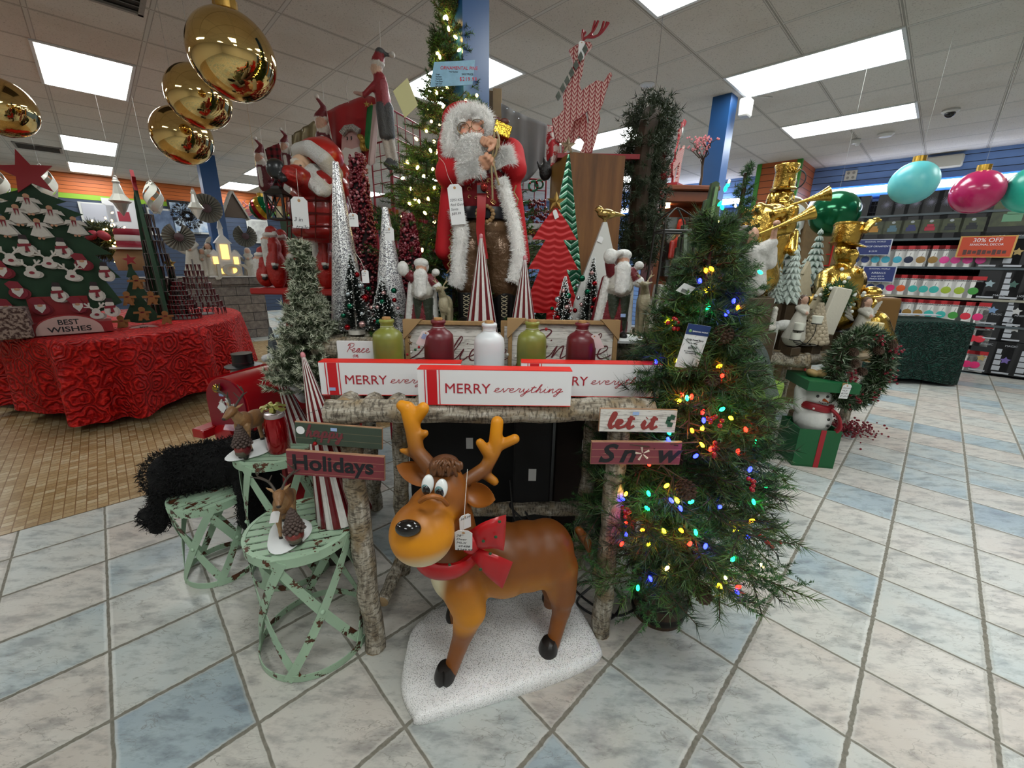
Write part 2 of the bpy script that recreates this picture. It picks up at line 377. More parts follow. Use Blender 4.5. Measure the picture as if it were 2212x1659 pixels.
def smooth(t,e,a,b):
 n=t.node('ShaderNodeMapRange',interpolation_type='SMOOTHSTEP');t.put(n.inputs[0],e);n.inputs[1].default_value=a;n.inputs[2].default_value=b;return n.outputs[0]
def tile_mat():
 t=NT('floor_tile');u,v=axes(t,math.radians(-45.37),.8495,1.1535,.33093,.33093)
 wob=t.math('MULTIPLY',t.math('SUBTRACT',t.noise(t.pos(),22,2),.5),.018)
 wob2=t.math('MULTIPLY',t.math('SUBTRACT',t.noise(t.mapping(t.pos(),(1,1,1),(0,0,0),(5,3,0)),45,2),.5),.03)
 u=t.math('ADD',u,wob2);v=t.math('ADD',v,wob);wn,e,du,dv=cell(t,u,v)
 e=t.math('MINIMUM',t.math('SUBTRACT',du,.006),dv)
 grout=smooth(t,e,.010,.019);sp=t.node('ShaderNodeSeparateColor');t.l.new(wn.outputs['Color'],sp.inputs[0])
 cb=t.node('ShaderNodeCombineXYZ');t.put(cb.inputs[0],t.math('MULTIPLY',sp.outputs[0],37));t.put(cb.inputs[1],t.math('MULTIPLY',sp.outputs[1],53))
 va=t.node('ShaderNodeVectorMath',operation='ADD');t.l.new(t.pos(),va.inputs[0]);t.l.new(cb.outputs[0],va.inputs[1]);q=va.outputs[0]
 qs=t.mapping(q,(1,2.6,1),(0,0,math.radians(20)))
 base=t.ramp(t.math('ADD',t.math('MULTIPLY',sp.outputs[2],.72),t.math('MULTIPLY',t.noise(q,4.5,3),.5)),[(.12,'#8f9fab'),(.3,'#a2b1b6'),(.42,'#b4bcba'),(.62,'#bebeb7'),(.82,'#c4c0b8'),(1.,'#bab1a7')])
 cloud=t.ramp(t.noise(qs,7,5,.62),[(.36,'#94959a'),(.52,'#ffffff')]);c=t.mix(.55,base,cloud,'MULTIPLY')
 blot=t.ramp(t.noise(qs,26,6,.7),[(.3,'#7d7870'),(.44,'#ffffff')]);c=t.mix(.42,c,blot,'MULTIPLY')
 mg=t.node('ShaderNodeTexNoise');mg.inputs['Scale'].default_value=9;mg.inputs['Detail'].default_value=7;mg.inputs['Distortion'].default_value=.6;t.l.new(qs,mg.inputs['Vector'])
 vein=smooth(t,t.math('ABSOLUTE',t.math('SUBTRACT',mg.outputs[0],.5)),0,.012);dens=smooth(t,t.noise(q,5,2),.42,.6)
 vm=t.math('MULTIPLY',t.math('SUBTRACT',1,vein),dens);c=t.mix(t.math('MULTIPLY',vm,.55),c,(*lin('#6f6a60'),1))
 edge=t.math('SUBTRACT',1,smooth(t,e,.02,.045));c=t.mix(t.math('MULTIPLY',edge,.45),c,(*lin('#c0bfb7'),1))
 gc=t.ramp(t.noise(t.pos(),60,3),[(.3,'#6a675d'),(.7,'#858176')]);c=t.mix(grout,gc,c)
 t.set(Base_Color=c,Roughness=t.ramp(grout,[(0,.9),(1,.34)]),Specular_IOR_Level=.45)
 h=t.math('ADD',t.math('MULTIPLY',smooth(t,e,.008,.05),1),t.math('MULTIPLY',t.noise(qs,14,5,.6),.45));t.bump(h,.35,.006);return t.m
def mosaic_mat():
 t=NT('mosaic_tile');u,v=axes(t,BR,0,.02,.047,.047);wn,e,du,dv=cell(t,u,v);sp=t.node('ShaderNodeSeparateColor');t.l.new(wn.outputs['Color'],sp.inputs[0])
 c=t.ramp(t.math('ADD',t.math('MULTIPLY',sp.outputs[0],.7),t.math('MULTIPLY',t.noise(t.pos(),1.3,2),.35)),[(.1,'#937850'),(.4,'#a58b62'),(.65,'#b09a74'),(.9,'#c2b291')]);c=t.mix(.3,c,t.ramp(t.noise(t.pos(),70,3),[(.3,'#8a7a60'),(.6,'#ffffff')]),'MULTIPLY')
 g=smooth(t,e,.03,.07);c=t.mix(g,(*lin('#7a5a34'),1),c);t.set(Base_Color=c,Roughness=.32);t.bump(g,.3,.003);return t.m
def ceil_mat():
 t=NT('ceiling_tile');u,v=axes(t,BR,*rm(-.03,.56)[:2],.634,1.232/2);wn,e,du,dv=cell(t,u,v);sp=t.node('ShaderNodeSeparateColor');t.l.new(wn.outputs['Color'],sp.inputs[0])
 eu=t.math('MULTIPLY',du,.634);ev=t.math('MULTIPLY',dv,.616);E=t.math('MINIMUM',eu,t.math('ADD',ev,.0))
 mott=t.ramp(t.noise(t.mapping(t.pos(),(1,1,1),(0,0,BR)),95,3,.65),[(.33,'#8e8a82'),(.42,'#ffffff')]);base=t.ramp(sp.outputs[0],[(0,'#cfc9c1'),(1,'#d8d3cb')])
 stain=t.ramp(t.noise(t.pos(),1.1,3),[(.32,'#c9b9a4'),(.5,'#ffffff')]);c=t.mix(.5,base,mott,'MULTIPLY');c=t.mix(.25,c,stain,'MULTIPLY')
 barU=t.math('LESS_THAN',eu,.012);barV=t.math('LESS_THAN',ev,.006);gap=t.math('LESS_THAN',t.math('ABSOLUTE',t.math('SUBTRACT',E,.014)),.003)
 c=t.mix(barU,c,(*lin('#c9c6bf'),1));c=t.mix(t.math('MULTIPLY',barV,.8),c,(*lin('#8a857c'),1));c=t.mix(t.math('MULTIPLY',gap,.45),c,(*lin('#55504a'),1))
 t.set(Base_Color=c,Roughness=.9);t.bump(t.math('ADD',t.math('MULTIPLY',smooth(t,E,.01,.02),-1),t.math('MULTIPLY',t.noise(t.pos(),120,3),.5)),.4,.006);return t.m
def slat_mat(name,col,pitch=.0762,z0=0,groove='#1c1a18',w_=.05):
 t=NT(name);sp=t.node('ShaderNodeSeparateXYZ');t.l.new(t.pos(),sp.inputs[0]);k=t.math('PINGPONG',t.math('DIVIDE',t.math('SUBTRACT',sp.outputs[2],z0),pitch),.5)
 g=smooth(t,k,w_,w_+.03);c=t.mix(g,(*lin(groove),1),t.mix(.15,(*lin(col),1),t.ramp(t.noise(t.pos(),6,3),[(.3,'#909090'),(.7,'#ffffff')]),'MULTIPLY'))
 t.set(Base_Color=c,Roughness=.5);t.bump(g,.5,.012);return t.m
def slab(name,a,b,z0,z1,mat,th=.06,out=1):
 """wall panel from a to b (room xy), thickness to its far side"""
 d=(b-a);L=d.length;d.normalize();n=Vector((-d.y,d.x,0))*out*th;mb=MB();A,B=a.copy(),b.copy();A.z=B.z=0
 z=Vector((0,0,1));P=[A,B,B+n,A+n];mb.add([p+z*z0 for p in P]+[p+z*z1 for p in P],[(3,2,1,0),(4,5,6,7)]+[(i,(i+1)%4,4+(i+1)%4,4+i)for i in range(4)]);o=mb.build(name,mat,None,0);return o
def plane_pq(name,p0,p1,q0,q1,z,mat,th=.05,up=True):
 mb=MB();P=[rm(p0,q0),rm(p1,q0),rm(p1,q1),rm(p0,q1)];z0,z1=(z-th,z)if up else(z,z+th)
 mb.add([(p.x,p.y,z0)for p in P]+[(p.x,p.y,z1)for p in P],[(3,2,1,0),(4,5,6,7)]+[(i,(i+1)%4,4+(i+1)%4,4+i)for i in range(4)]);return struct(mb.build(name,mat,None,0))
P0,Q0=-5.5,-5.0
plane_pq('floor',P0,PW,Q0,QW,0,tile_mat())
mz=MB();P=[rm(P0,3.16),rm(2.3,3.16),rm(2.3,8.3),rm(P0,8.3)];mz.add([(p.x,p.y,.002)for p in P],[(0,1,2,3)]);struct(mz.build('floor_mosaic',mosaic_mat(),None,0))
plane_pq('ceiling',P0,PW,Q0,QW,CZ,ceil_mat(),up=False)
zg=onq(294,430,QW).z;zg2=onq(294,437,QW).z
a_,b_=rm(P0,QW),rm(PW,QW)
struct(slab('wall_left',a_,b_,zg,CZ,slat_mat('slat_orange','#cf6c2c',.078,zg,'#5a2a10',.03)))
tr=slab('trim_1',a_-rm(0,.01),b_-rm(0,.01),zg2-.03,zg,M('lime_trim','#86b02a',.5));struct(tr)
struct(slab('wall_left_lower',a_,b_,0,zg2-.03,slat_mat('slat_navy','#2c3a52',.1,zg2,'#10151f',.03)))
c_,d_=rm(PW,QW),rm(PW,Q0)
zs=onp(1900,428,PW).z
struct(slab('wall_right',c_,d_,0,CZ,slat_mat('slat_blue','#6b8cc0',.1,zs,'#141c2a',.03)))
struct(slab('wall_back',rm(PW,Q0),rm(P0,Q0),0,CZ,M('wall_cream','#dcd8d0',.8)))
struct(slab('wall_near',rm(P0,Q0),rm(P0,QW),0,CZ,M('wall_cream','#dcd8d0',.8)))
pA,pB=topq(atz(1700,345,CZ)),topq(atz(1769,360,CZ));p1,q1=8.22,1.93
mb=MB();hz=CZ/2
def pqbox(mb,p0,p1,q0,q1,z0,z1,mi=0):
 P=[rm(p0,q0),rm(p1,q0),rm(p1,q1),rm(p0,q1)];mb.add([(p.x,p.y,z0)for p in P]+[(p.x,p.y,z1)for p in P],[(3,2,1,0),(4,5,6,7)]+[(i,(i+1)%4,4+(i+1)%4,4+i)for i in range(4)],mi);return mb
pqbox(mb,p1,PW,q1,q1+.62,0,CZ);pier=struct(mb.build('wall_pier',slat_mat('slat_pier','#b05c2c',.1,0,'#3a1c0c',.03),None,0))
mb=MB();pqbox(mb,p1-.012,p1+.05,q1-.012,q1+.06,0,CZ-.002);struct(mb.build('trim_2',M('green_trim','#3f8a2c',.5),None,0))
mb=MB();pqbox(mb,p1-.012,p1+.05,q1+.56,q1+.63,0,CZ-.002);struct(mb.build('trim_3',M('green_trim','#3f8a2c',.5),None,0))
def column(p,q,s=.18):
 mb=MB();pqbox(mb,p-s/2,p+s/2,q-s/2,q+s/2,0,CZ);struct(mb.build('wall_column',M('column_blue','#1f4f86',.35,var=.15,vs=3),None,0))
column(4.88,1.93);_c=topq(onq(487,590,9.12));column(_c[0],_c[1],.24);column(1.55,1.95,.17)
# ---------------------------------------------------------------- ceiling lights
diff=M('light_diffuser','#f4f6f2',.6,emit=LIGHT_E,ecol='#eef2f0')
def troffer(p,q,label,vis=True):
 t=thing('ceiling_light',label,'ceiling light',rm(p+.29,q+.6,CZ),BR,'recessed ceiling lights')
 fr=MB();a,b=.31,.60
 for c,d in(((-a,0,-.006),(.022,1.22,.012)),((a,0,-.006),(.022,1.22,.012)),((0,-b,-.006),(.6,.022,.012)),((0,b,-.006),(.6,.022,.012))):fr.box(c,d)
 fr.build('frame',M('light_frame','#dfe2e2',.4),t,0)
 mb=MB();mb.box((0,0,-.004),(.585,1.17,.004));mb.build('diffuser',diff,t,0);return t
for p,q,lb in[(-.03,5.50,'large rectangular ceiling light at upper left beside the gold balloons'),(-.03,9.2,'middle-sized rectangular ceiling light left of the lowest gold balloon'),(-.03,11.66,'small rectangular ceiling light just above the orange wall'),(2.48,11.66,'small bright ceiling light right of the far blue column, above the orange wall'),(2.48,9.2,'ceiling light half hidden behind the red Santa doll'),(2.48,3.03,'ceiling light behind the tall prelit pine and its price sign'),(2.48,.56,'ceiling light cut by the top edge, right of the knit deer antlers'),(4.41,.57,'largest long ceiling light at the upper right'),(6.30,.57,'smaller long ceiling light below the largest one at right'),(5.03,3.03,'bluish ceiling light behind the knit-pattern deer')]:troffer(p,q,lb)
for p,q in[(-.03,-.6),(-2.56,1.8),(-2.56,5.5),(-2.56,-1.8),(2.48,-1.9),(5.03,-1.9),(-.03,-3.1),(7.0,-1.9),(7.6,4.2),(5.03,6.8),(5.03,10.4),(-2.56,9.2),(7.6,9.2)]:  # extra unseen troffers, added to brighten the room and upright faces
 troffer(p,q,'ceiling light panel added for extra room illumination')
zA=onp(1900,395,PW).z;zB=onp(1900,425,PW).z
t=thing('strip_light','long white strip light running along the blue right wall','strip light',rm(PW-.12,-.9,(zA+zB)/2),BR)
mb=MB();mb.box((0,0,0),(.08,5.2,.09));mb.build('diffuser',M('strip_diffuser','#f6f8ff',.5,emit=7,ecol='#e8efff'),t,0)
mb=MB();mb.box((.05,0,-.085),(.08,5.3,.05));mb.box((.05,0,.06),(.1,5.3,.03));mb.build('valance',M('valance_blue','#2f6fc8',.4),t,0)
t=thing('strip_light','long white strip light on the wall behind the gold nutcracker','strip light',rm(PW-.12,5.2,(zA+zB)/2),BR)
mb=MB();mb.box((0,0,0),(.08,4.4,.09));mb.build('diffuser',MC['strip_diffuser'],t,0);mb=MB();mb.box((.05,0,-.085),(.08,4.5,.05));mb.build('valance',MC['valance_blue'],t,0)
# ---------------------------------------------------------------- ceiling fittings
def vent(c,L,lb):
 t=thing('ceiling_vent',lb,'vent',(c.x,c.y,CZ),BR);fr=MB();a=L/2
 for s in(-1,1):fr.box((s*a,0,-.006),(.03,L+.03,.012));fr.box((0,s*a,-.006),(L+.03,.03,.012))
 fr.build('frame',M('vent_grey','#8f8b85',.5),t,0);mb=MB();mb.box((0,0,-.001),(L,L,.002));mb.build('backing',M('vent_dark','#2a2826',.8),t,0)
 for i in range(7):mb=MB();mb.box((0,-a+L*(i+.5)/7,-.008),(L,.016,.003),R3(.5));mb.build('slat',MC['vent_grey'],t,0)
vent(atz(635,-45,CZ)if False else rm(.27,4.1),.56,'square ceiling vent cut by the top edge above the gold balloons')
vent(rm(-.33,10.6),.5,'dark slotted ceiling vent left of the middle ceiling light')
g_=atz(2055,236,CZ)
t=thing('security_camera','black dome security camera on the ceiling at far right','security camera',(g_.x,g_.y,CZ))
mb=MB();mb.lathe([(.07,0),(.075,-.02),(.06,-.035)],n=20);mb.build('base',M('white_plastic','#c9c8c4',.4),t);mb=MB();mb.ell((0,0,-.04),(.045,.045,.04));mb.build('dome',M('dome_black','#0b0b0d',.08),t)
for(x,y),lb in(((1914,287),'round white smoke detector on the ceiling above the turquoise ball'),((1398,182),'round stain-coloured flush sprinkler cover near the knit deer tail')):
 g_=atz(x,y,CZ);mb=MB();mb.lathe([(.085,0),(.085,-.02),(.06,-.045),(0,-.05)],n=24);o=mb.build('smoke_detector',M('white_plastic'),None);o.location=(g_.x,g_.y,CZ);tag(o,lb,'smoke detector' if x>1500 else 'ceiling cover')
 if x<1500:o.scale=(.8,.8,.2)
g_=atz(1850,300,CZ);mb=MB();mb.box((0,0,-.03),(.09,.07,.06),bev=.008);mb.box((.03,0,-.065),(.03,.03,.02));o=mb.build('sensor_box',M('white_plastic'),None);o.location=(g_.x,g_.y,CZ);tag(o,'small white sensor box on the ceiling left of the smoke detector','sensor')
g_=rm(4.88,1.72,2.93);mb=MB();mb.box((0,0,0),(.12,.1,.16),R3(0,0,BR),bev=.012);mb.tube(catmull([(0,0,.08),(.02,.03,.12),(.12,.08,.13),(.3,.1,.13)],5),.006,6);o=mb.build('emergency_light',M('white_plastic'),None);o.location=g_;tag(o,'white electrical box at the top of the right blue column','electrical box')
g_=onp(2037,352,PW);mb=MB();mb.box((-.05,0,0),(.1,.42,.17),bev=.02);o=mb.build('emergency_unit',M('cream_plastic','#c6c3b4',.5),None);o.location=g_;o.rotation_euler=(0,0,BR);tag(o,'cream emergency unit box on the blue wall above the strip light','wall unit')
g_=onp(1838,379,PW);t=thing('outlet_plate','pale four-socket outlet plate on the blue wall left of the turquoise ball','outlet',g_,BR)
mb=MB();mb.box((-.008,0,0),(.016,.16,.15),bev=.004);mb.build('plate',M('cream_plastic'),t,0)
for a in(-.035,.035):
 for b in(-.035,.035):mb=MB();mb.lathe([(.02,0),(.02,.006),(.01,.008)],(-.018,a,b),12,R=R3(0,-PI/2));mb.build('socket',M('socket_grey','#8c8a80',.5),t)
# ================================================================ LOG TABLE, SIGNS, BOTTLES, REINDEER
def bark(name,axis):
 t=NT(name);sc=[1,1,1];sc[axis]=.22;q=t.mapping(t.pos(),tuple(sc));n1=t.noise(q,42,5,.7);n2=t.noise(t.pos(),13,3)
 c=t.ramp(n1,[(.28,'#3a332a'),(.40,'#766c5e'),(.52,'#a39a8a'),(.70,'#d2ccc0')]);c=t.mix(t.ramp(n2,[(.5,'#000000'),(.68,'#ffffff')]),c,(*lin('#8c7a5e'),1))
 q2=t.mapping(t.pos(),tuple(9 if i==axis else 2.2 if False else 1 for i in range(3)));fl=t.ramp(t.noise(t.mapping(t.pos(),tuple(.35 if i!=axis else 1.0 for i in range(3))),130,2,.6),[(.4,'#3a322a'),(.5,'#ffffff')]);c=t.mix(.6,c,fl,'MULTIPLY')
 t.set(Base_Color=c,Roughness=.85);t.bump(n1,.7,.008);MC[name]=t.m;return t.m
BKX,BKZ=bark('bark_lengthwise',0),bark('bark_upright',2)
CUT=M('cut_wood','#c2a47c',.8,var=.3,vs=60)
def log(name,a,b,r,parent,mat=BKX,wob=.012,n=12,seed=1):
 a,b=Vector(a),Vector(b);L=(b-a).length;k=max(4,int(L/.06));random.seed(seed);pts=[];rr=[]
 for i in range(k+1):
  t=i/k;pts.append(a.lerp(b,t)+Vector((random.uniform(-1,1),random.uniform(-1,1),random.uniform(-1,1)))*wob*.4*(0<i<k));rr.append(r*(1+random.uniform(-.08,.1)))
 mb=MB();mb.tube(pts,rr,n,caps=False);d=(b-a).normalized()
 for p,q,rad in((a,-d,rr[0]),(b,d,rr[-1])):
  mb.tube([p,p+q*.002],[rad,rad*.8],n,mi=1)
 return mb.build(name,[mat,CUT],parent,50)
tb=thing('log_table','two-tier display table of peeled birch logs behind the reindeer','table',(0,0,0))
log('front_rail',(-.6,1.245,.945),(.47,1.285,.955),.04,tb,BKX,seed=3)
log('back_rail',(-.62,1.62,.95),(.45,1.64,.95),.035,tb,BKX,seed=4)
for i in range(13):
 x=-.555+i*.082;log('top_log',(x,1.27,.955),(x+.004,1.64,.955),.03,tb,bark('bark_deep',1)if 'bark_deep' not in MC else MC['bark_deep'],.006,8,seed=20+i)
log('leg',(-.505,1.205,0),(-.545,1.262,.925),.036,tb,BKZ,seed=5)
log('leg',(.375,1.285,0),(.37,1.30,.925),.036,tb,BKZ,seed=6)
log('leg',(-.50,1.60,0),(-.47,1.62,.925),.034,tb,BKZ,seed=7)
log('leg',(.34,1.66,0),(.36,1.64,.925),.034,tb,BKZ,seed=8)
log('brace',(-.49,1.66,.30),(.36,1.66,.33),.032,tb,BKX,seed=9)
log('brace',(-.50,1.30,.12),(-.48,1.66,.14),.026,tb,BKX,seed=10)
log('brace',(.36,1.33,.26),(.35,1.66,.28),.03,tb,BKX,seed=11)
log('upper_rail',(-.84,1.70,1.06),(-.40,1.70,1.07),.045,tb,BKX,seed=12)
log('upper_rail',(-.40,1.70,1.07),(.60,1.73,1.075),.043,tb,BKX,seed=13)
log('leg',(-.78,1.78,0),(-.78,1.74,1.03),.04,tb,BKZ,seed=14);log('leg',(.54,1.80,0),(.55,1.76,1.03),.04,tb,BKZ,seed=15)
for i in range(6):
 y=1.77+i*.075;log('shelf_log',(-.84,y,1.075),(.62,y,1.08),.036,tb,BKX,.006,8,seed=40+i)
log('leg',(-.8,2.12,0),(-.8,2.12,1.04),.04,tb,BKZ,seed=16);log('leg',(.58,2.12,0),(.58,2.12,1.04),.04,tb,BKZ,seed=17)
TOPZ,UPZ=.985,1.116
def crate(label,c,d,mat,rz=0,nm='storage_box',cat='box'):
 t=thing(nm,label,cat,(c[0],c[1],0),rz);mb=MB();mb.box((0,0,d[2]/2),d,bev=.008);mb.build('body',mat,t,30)
 mb=MB();mb.box((0,-d[1]/2-.001,d[2]*.62),(.035,.002,.06));mb.build('barcode_label',M('tag_card','#e9e9ea',.6),t,0);return t
crate('dark charcoal box stored under the log table, left half',(-.22,2.08,0),(.62,.35,.86),M('box_charcoal','#18181a',.8,var=.3),.05)
crate('black carton standing under the log table near its middle',(.10,1.76,0),(.17,.2,.80),M('box_black','#0d0d10',.7))
crate('dark brown wooden box standing under the table right half',(.37,2.0,0),(.30,.3,.90),M('box_brown','#2a1a14',.6,var=.3))
mb=MB();mb.tube(catmull([(.38,1.52,.01),(.30,1.42,.012),(.42,1.34,.012),(.50,1.46,.012),(.40,1.55,.012),(.3,1.5,.012),(.45,1.36,.01),(.62,1.45,.01)],8),.005,6)
tag(mb.build('power_cord',M('black_rubber','#0c0c0e',.5),None),'black power cord coiled on the floor beside the right table leg','cord')
mb=MB();mb.tube(catmull([(.0,1.6,.5),(.02,1.5,.38),(.06,1.55,.33),(.0,1.62,.36),(.04,1.68,.34),(.09,1.6,.3),(.07,1.75,.2),(.12,1.8,.02)],8),.005,6)
tag(mb.build('power_cord',MC['black_rubber'],None),'black cord looped over the rear brace of the log table','cord')
# ---------------------------------------------------------------- MERRY everything block signs
WHT=M('sign_white','#e3e2e4',.55);RED=M('sign_red','#c4101c',.5);RTX=M('sign_text_red','#a8182a',.6)
def merry(label,pL,pR,z,sticker=False):
 a,b=Vector(pL),Vector(pR);L=(b-a).length;ang=math.atan2(b.y-a.y,b.x-a.x);H,D=.115,.052
 t=thing('block_sign',label,'sign',(a.x,a.y,z),ang,'MERRY everything block signs')
 mb=MB();mb.box((L/2,D/2,H/2),(L,D,H-.0));mb.build('front_block',WHT,t,0)
 mb=MB();mb.box((L/2,D/2+.0005,H+.0008),(L,D+.0015,.0022));mb.box((L/2,D/2,.0008),(L*.999,D+.001,.002));mb.build('red_edge',M('edge_red','#e0241c',.5),t,0)
 for x,w_ in((.018,.0028),(.0405,.031),(.0635,.0028)):mb=MB();mb.box((x+.004,-.0006,H/2),(w_,.0014,H*.985));mb.build('stripe',RED,t,0)
 text('MERRY',.046,RTX,t,(.082,-.001,.040),bold=0,ext=.0004,sx=1.02);cursive('everything',.0135,RTX,t,(.236,-.001,.045),.0011,.45,1.93)
 if sticker:mb=MB();mb.box((.04,-.0022,.022),(.02,.001,.011));mb.build('price_sticker',M('sticker_blue','#9ab4dd',.6),t,0)
 return t
merry('white MERRY everything block sign with red stripes, in front of the other two',(-.294,1.215),(.187,1.223),TOPZ)
merry('MERRY everything block sign behind the front one, its left end with blue sticker',(-.655,1.33),(-.175,1.345),TOPZ-.012,True)
merry('MERRY everything block sign behind the front one, sticking out to the right',(.03,1.322),(.505,1.33),TOPZ)
# ---------------------------------------------------------------- frosted bottles
def bottle_mat(name,col,deep):
 t=NT(name);q=t.pos();n=t.noise(q,700,2);c=t.mix(t.ramp(t.noise(q,10,2),[(.35,'#000000'),(.7,'#ffffff')]),(*lin(deep),1),(*lin(col),1))
 t.set(Base_Color=c,Roughness=.38,Specular_IOR_Level=.6,Subsurface_Weight=.05,Subsurface_Radius=(.03,.03,.03),Coat_Weight=.15,Coat_Roughness=.4);t.bump(n,.08,.001);return t.m
BM={'green':bottle_mat('frost_green','#8d8f38','#666c2a'),'red':bottle_mat('frost_red','#6e0c1c','#520a18'),'white':bottle_mat('frost_white','#d8dcdf','#cfd3d7')}
BP=[(0.001,.0),(.048,.001),(.0525,.006),(.0535,.02),(.0535,.12),(.0535,.150),(.0525,.168),(.0505,.183),(.041,.194),(.030,.2005),(.0240,.206),(.0225,.213),(.0225,.222),(.0265,.226),(.0265,.233),(.0235,.236),(.017,.236),(.016,.229)]
for c_,px,Y,z,lb,tg in[('green',838,1.45,TOPZ,'frosted olive green bottle at the left end of the row, beside the Peace card',0),('red',948,1.455,TOPZ,'frosted dark red bottle second in the row, with a white tag at its left',-1),('white',1057,1.40,TOPZ,'frosted white bottle in the middle of the row',0),('green',1149,1.455,TOPZ,'frosted olive green bottle right of the white bottle',0),('red',1256,1.45,TOPZ,'frosted dark red bottle at the right end of the row',1)]:
 p=at(px,735,Y);t=thing('bottle',lb,'bottle',(p.x,Y,z),0,'frosted glass bottles in a row');mb=MB();mb.lathe(BP,n=36);mb.build('glass_body',BM[c_],t,60)
 mb=MB();mb.lathe([(.0148,.222),(.0155,.241),(.0145,.244),(0,.244)],n=18);mb.build('cork',M('cork','#b98a57',.85,var=.35,vs=150,bump=.3,bs=300),t)
 mb=MB();mb.tube(catmull([(.0235*math.cos(a),.0235*math.sin(a),.212)for a in np.linspace(0,2*PI,12,endpoint=False)],3,True),.0007,5,closed=True);mb.build('neck_string',M('string_white','#d8d4cc',.8),t)
 if tg:price_tag(t,(.035*tg,-.04,.2),(.35,-.4*tg,.5*-tg),.03,.058,name='hang_tag')
 if tg==-1:k=MB();k.box((0,-.001,-.02),(.014,.0006,.02));o=k.build('sticker',MC['sticker_blue'],t,0);o.location=(-.035,-.042,.2);o.rotation_euler=(.35,.4,.5)
# ---------------------------------------------------------------- framed script boards behind the bottles
def plank_white(name,pitch=.03,tone='#d2cdc6'):
 t=NT(name);sp=t.node('ShaderNodeSeparateXYZ');t.l.new(t.pos(),sp.inputs[0]);k=t.math('PINGPONG',t.math('DIVIDE',sp.outputs[2],pitch),.5);g=smooth(t,k,.01,.05)
 n=t.noise(t.mapping(t.pos(),(.15,1,1)),160,4,.65);c=t.ramp(n,[(.32,'#8d8880'),(.46,tone),(.8,'#e2dfda')]);c=t.mix(g,(*lin('#8d8880'),1),c);t.set(Base_Color=c,Roughness=.7);t.bump(n,.2,.002);return t.m
PLK=plank_white('board_white');FRW=M('frame_wood','#a98557',.6,var=.35,vs=40,bump=.2)
def framed(label,x0,x1,Y,z0,H,word,xh,tx,tz,corners=(1,1),rz=0,wide=1.15,nm='framed_board'):
 t=thing(nm,label,'framed sign',(x0,Y,z0),rz,None);L=x1-x0;t.rotation_euler=(-.06,0,rz)
 mb=MB();mb.box((L/2,.008,H/2),(L-.01,.008,H-.01));mb.build('panel',PLK,t,0);fr=MB();w_=.016
 for c,d in(((L/2,0,H-w_/2),(L,.028,w_)),((L/2,0,w_/2),(L,.028,w_)),((w_/2,0,H/2),(w_,.027,H-2*w_)),((L-w_/2,0,H/2),(w_,.027,H-2*w_))):fr.box(c,d,bev=.002)
 fr.build('frame',FRW,t,30)
 for s,on in((0,corners[0]),(1,corners[1])):
  if on:k=MB();X=L*s;d=1 if not s else-1;k.prism([(X-d*.004,H+.004),(X+d*.07,H+.004),(X-d*.004,H-.075)],.036);k.build('corner_guard',M('cardboard','#a4835a',.85),t,0)
 cursive(word,xh,M('script_maroon','#5e2028',.6),t,(tx,.002,tz),.0021,.4,wide,heavy=1.5);return t
fA=framed('wood-framed Believe board behind the left bottles',at(878,693,1.6).x-.01,at(1050,695,1.6).x,1.6,TOPZ,.212,'Believe',.048,.03,.055,(1,0),wide=1.35)
fB=framed('wood-framed Jingle board with brown cardboard corners behind the right bottles',at(1098,693,1.58).x,at(1336,690,1.6).x,1.585,TOPZ,.225,'Jingle',.05,.05,.075,(1,1),wide=1.45)
mb=MB();mb.box((0,0,.003),(.012,.002,.002));mb.box((0,0,.003),(.002,.002,.014));o=mb.build('star_mark',MC['script_maroon'],fB,0);o.location=(.39,0,.055)
t=thing('framed_board','edge of a third framed board showing between the white and green bottles','framed sign',(at(1082,700,1.66).x,1.655,TOPZ));mb=MB();mb.box((.1,0,.105),(.2,.02,.21));mb.build('frame',FRW,t,0);mb=MB();mb.box((.1,-.012,.1),(.17,.004,.18));mb.build('panel',PLK,t,0)
bd=thing('bead_garland','garland of red, green and white beads hanging on the Believe board','garland',at(895,760,1.56));pts=catmull([at(x,y,1.565)-bd.location for x,y in((925,722),(918,738),(905,750),(893,758),(880,766),(866,768))],3)
for i,p in enumerate(pts[::2]):mb=MB();mb.ell(p,.0055,10,7);mb.build('bead',M(['bead_red','bead_green','bead_white'][i%3],['#a82028','#1c5c34','#d8d6d0'][i%3],.35),bd)
for x,y in((884,727),(886,741)):mb=MB();star3d(mb,at(x,y,1.56)-bd.location,.011,.005,.003);mb.build('wooden_star',M('star_wood','#6a4c2c',.6),bd)
for x,y,c_ in((1180,711,'bead_red'),(1096,766,'bead_white'),(1113,771,'bead_white')):mb=MB();mb.ell((0,0,0),.0065,10,7);o=mb.build('loose_bead',MC[c_],None);o.location=at(x,y,1.555);tag(o,{'1180':'red garland bead on the Jingle board left of the lettering','1096':'white garland bead beside the white bottle','1113':'white garland bead on the lower left frame of Jingle'}[str(x)],'bead')
t=thing('small_sign','small white Peace on earth card behind the left block sign','sign',(at(731,765,1.5).x,1.5,TOPZ));mb=MB();mb.box((.085,0,.0725),(.17,.012,.145));mb.build('card',WHT,t,0)
cursive('Peace',.0155,RTX,t,(.03,-.007,.104),.0011,.4,1.3);cursive('on',.010,RTX,t,(.055,-.007,.085),.0009,.4,1.3)
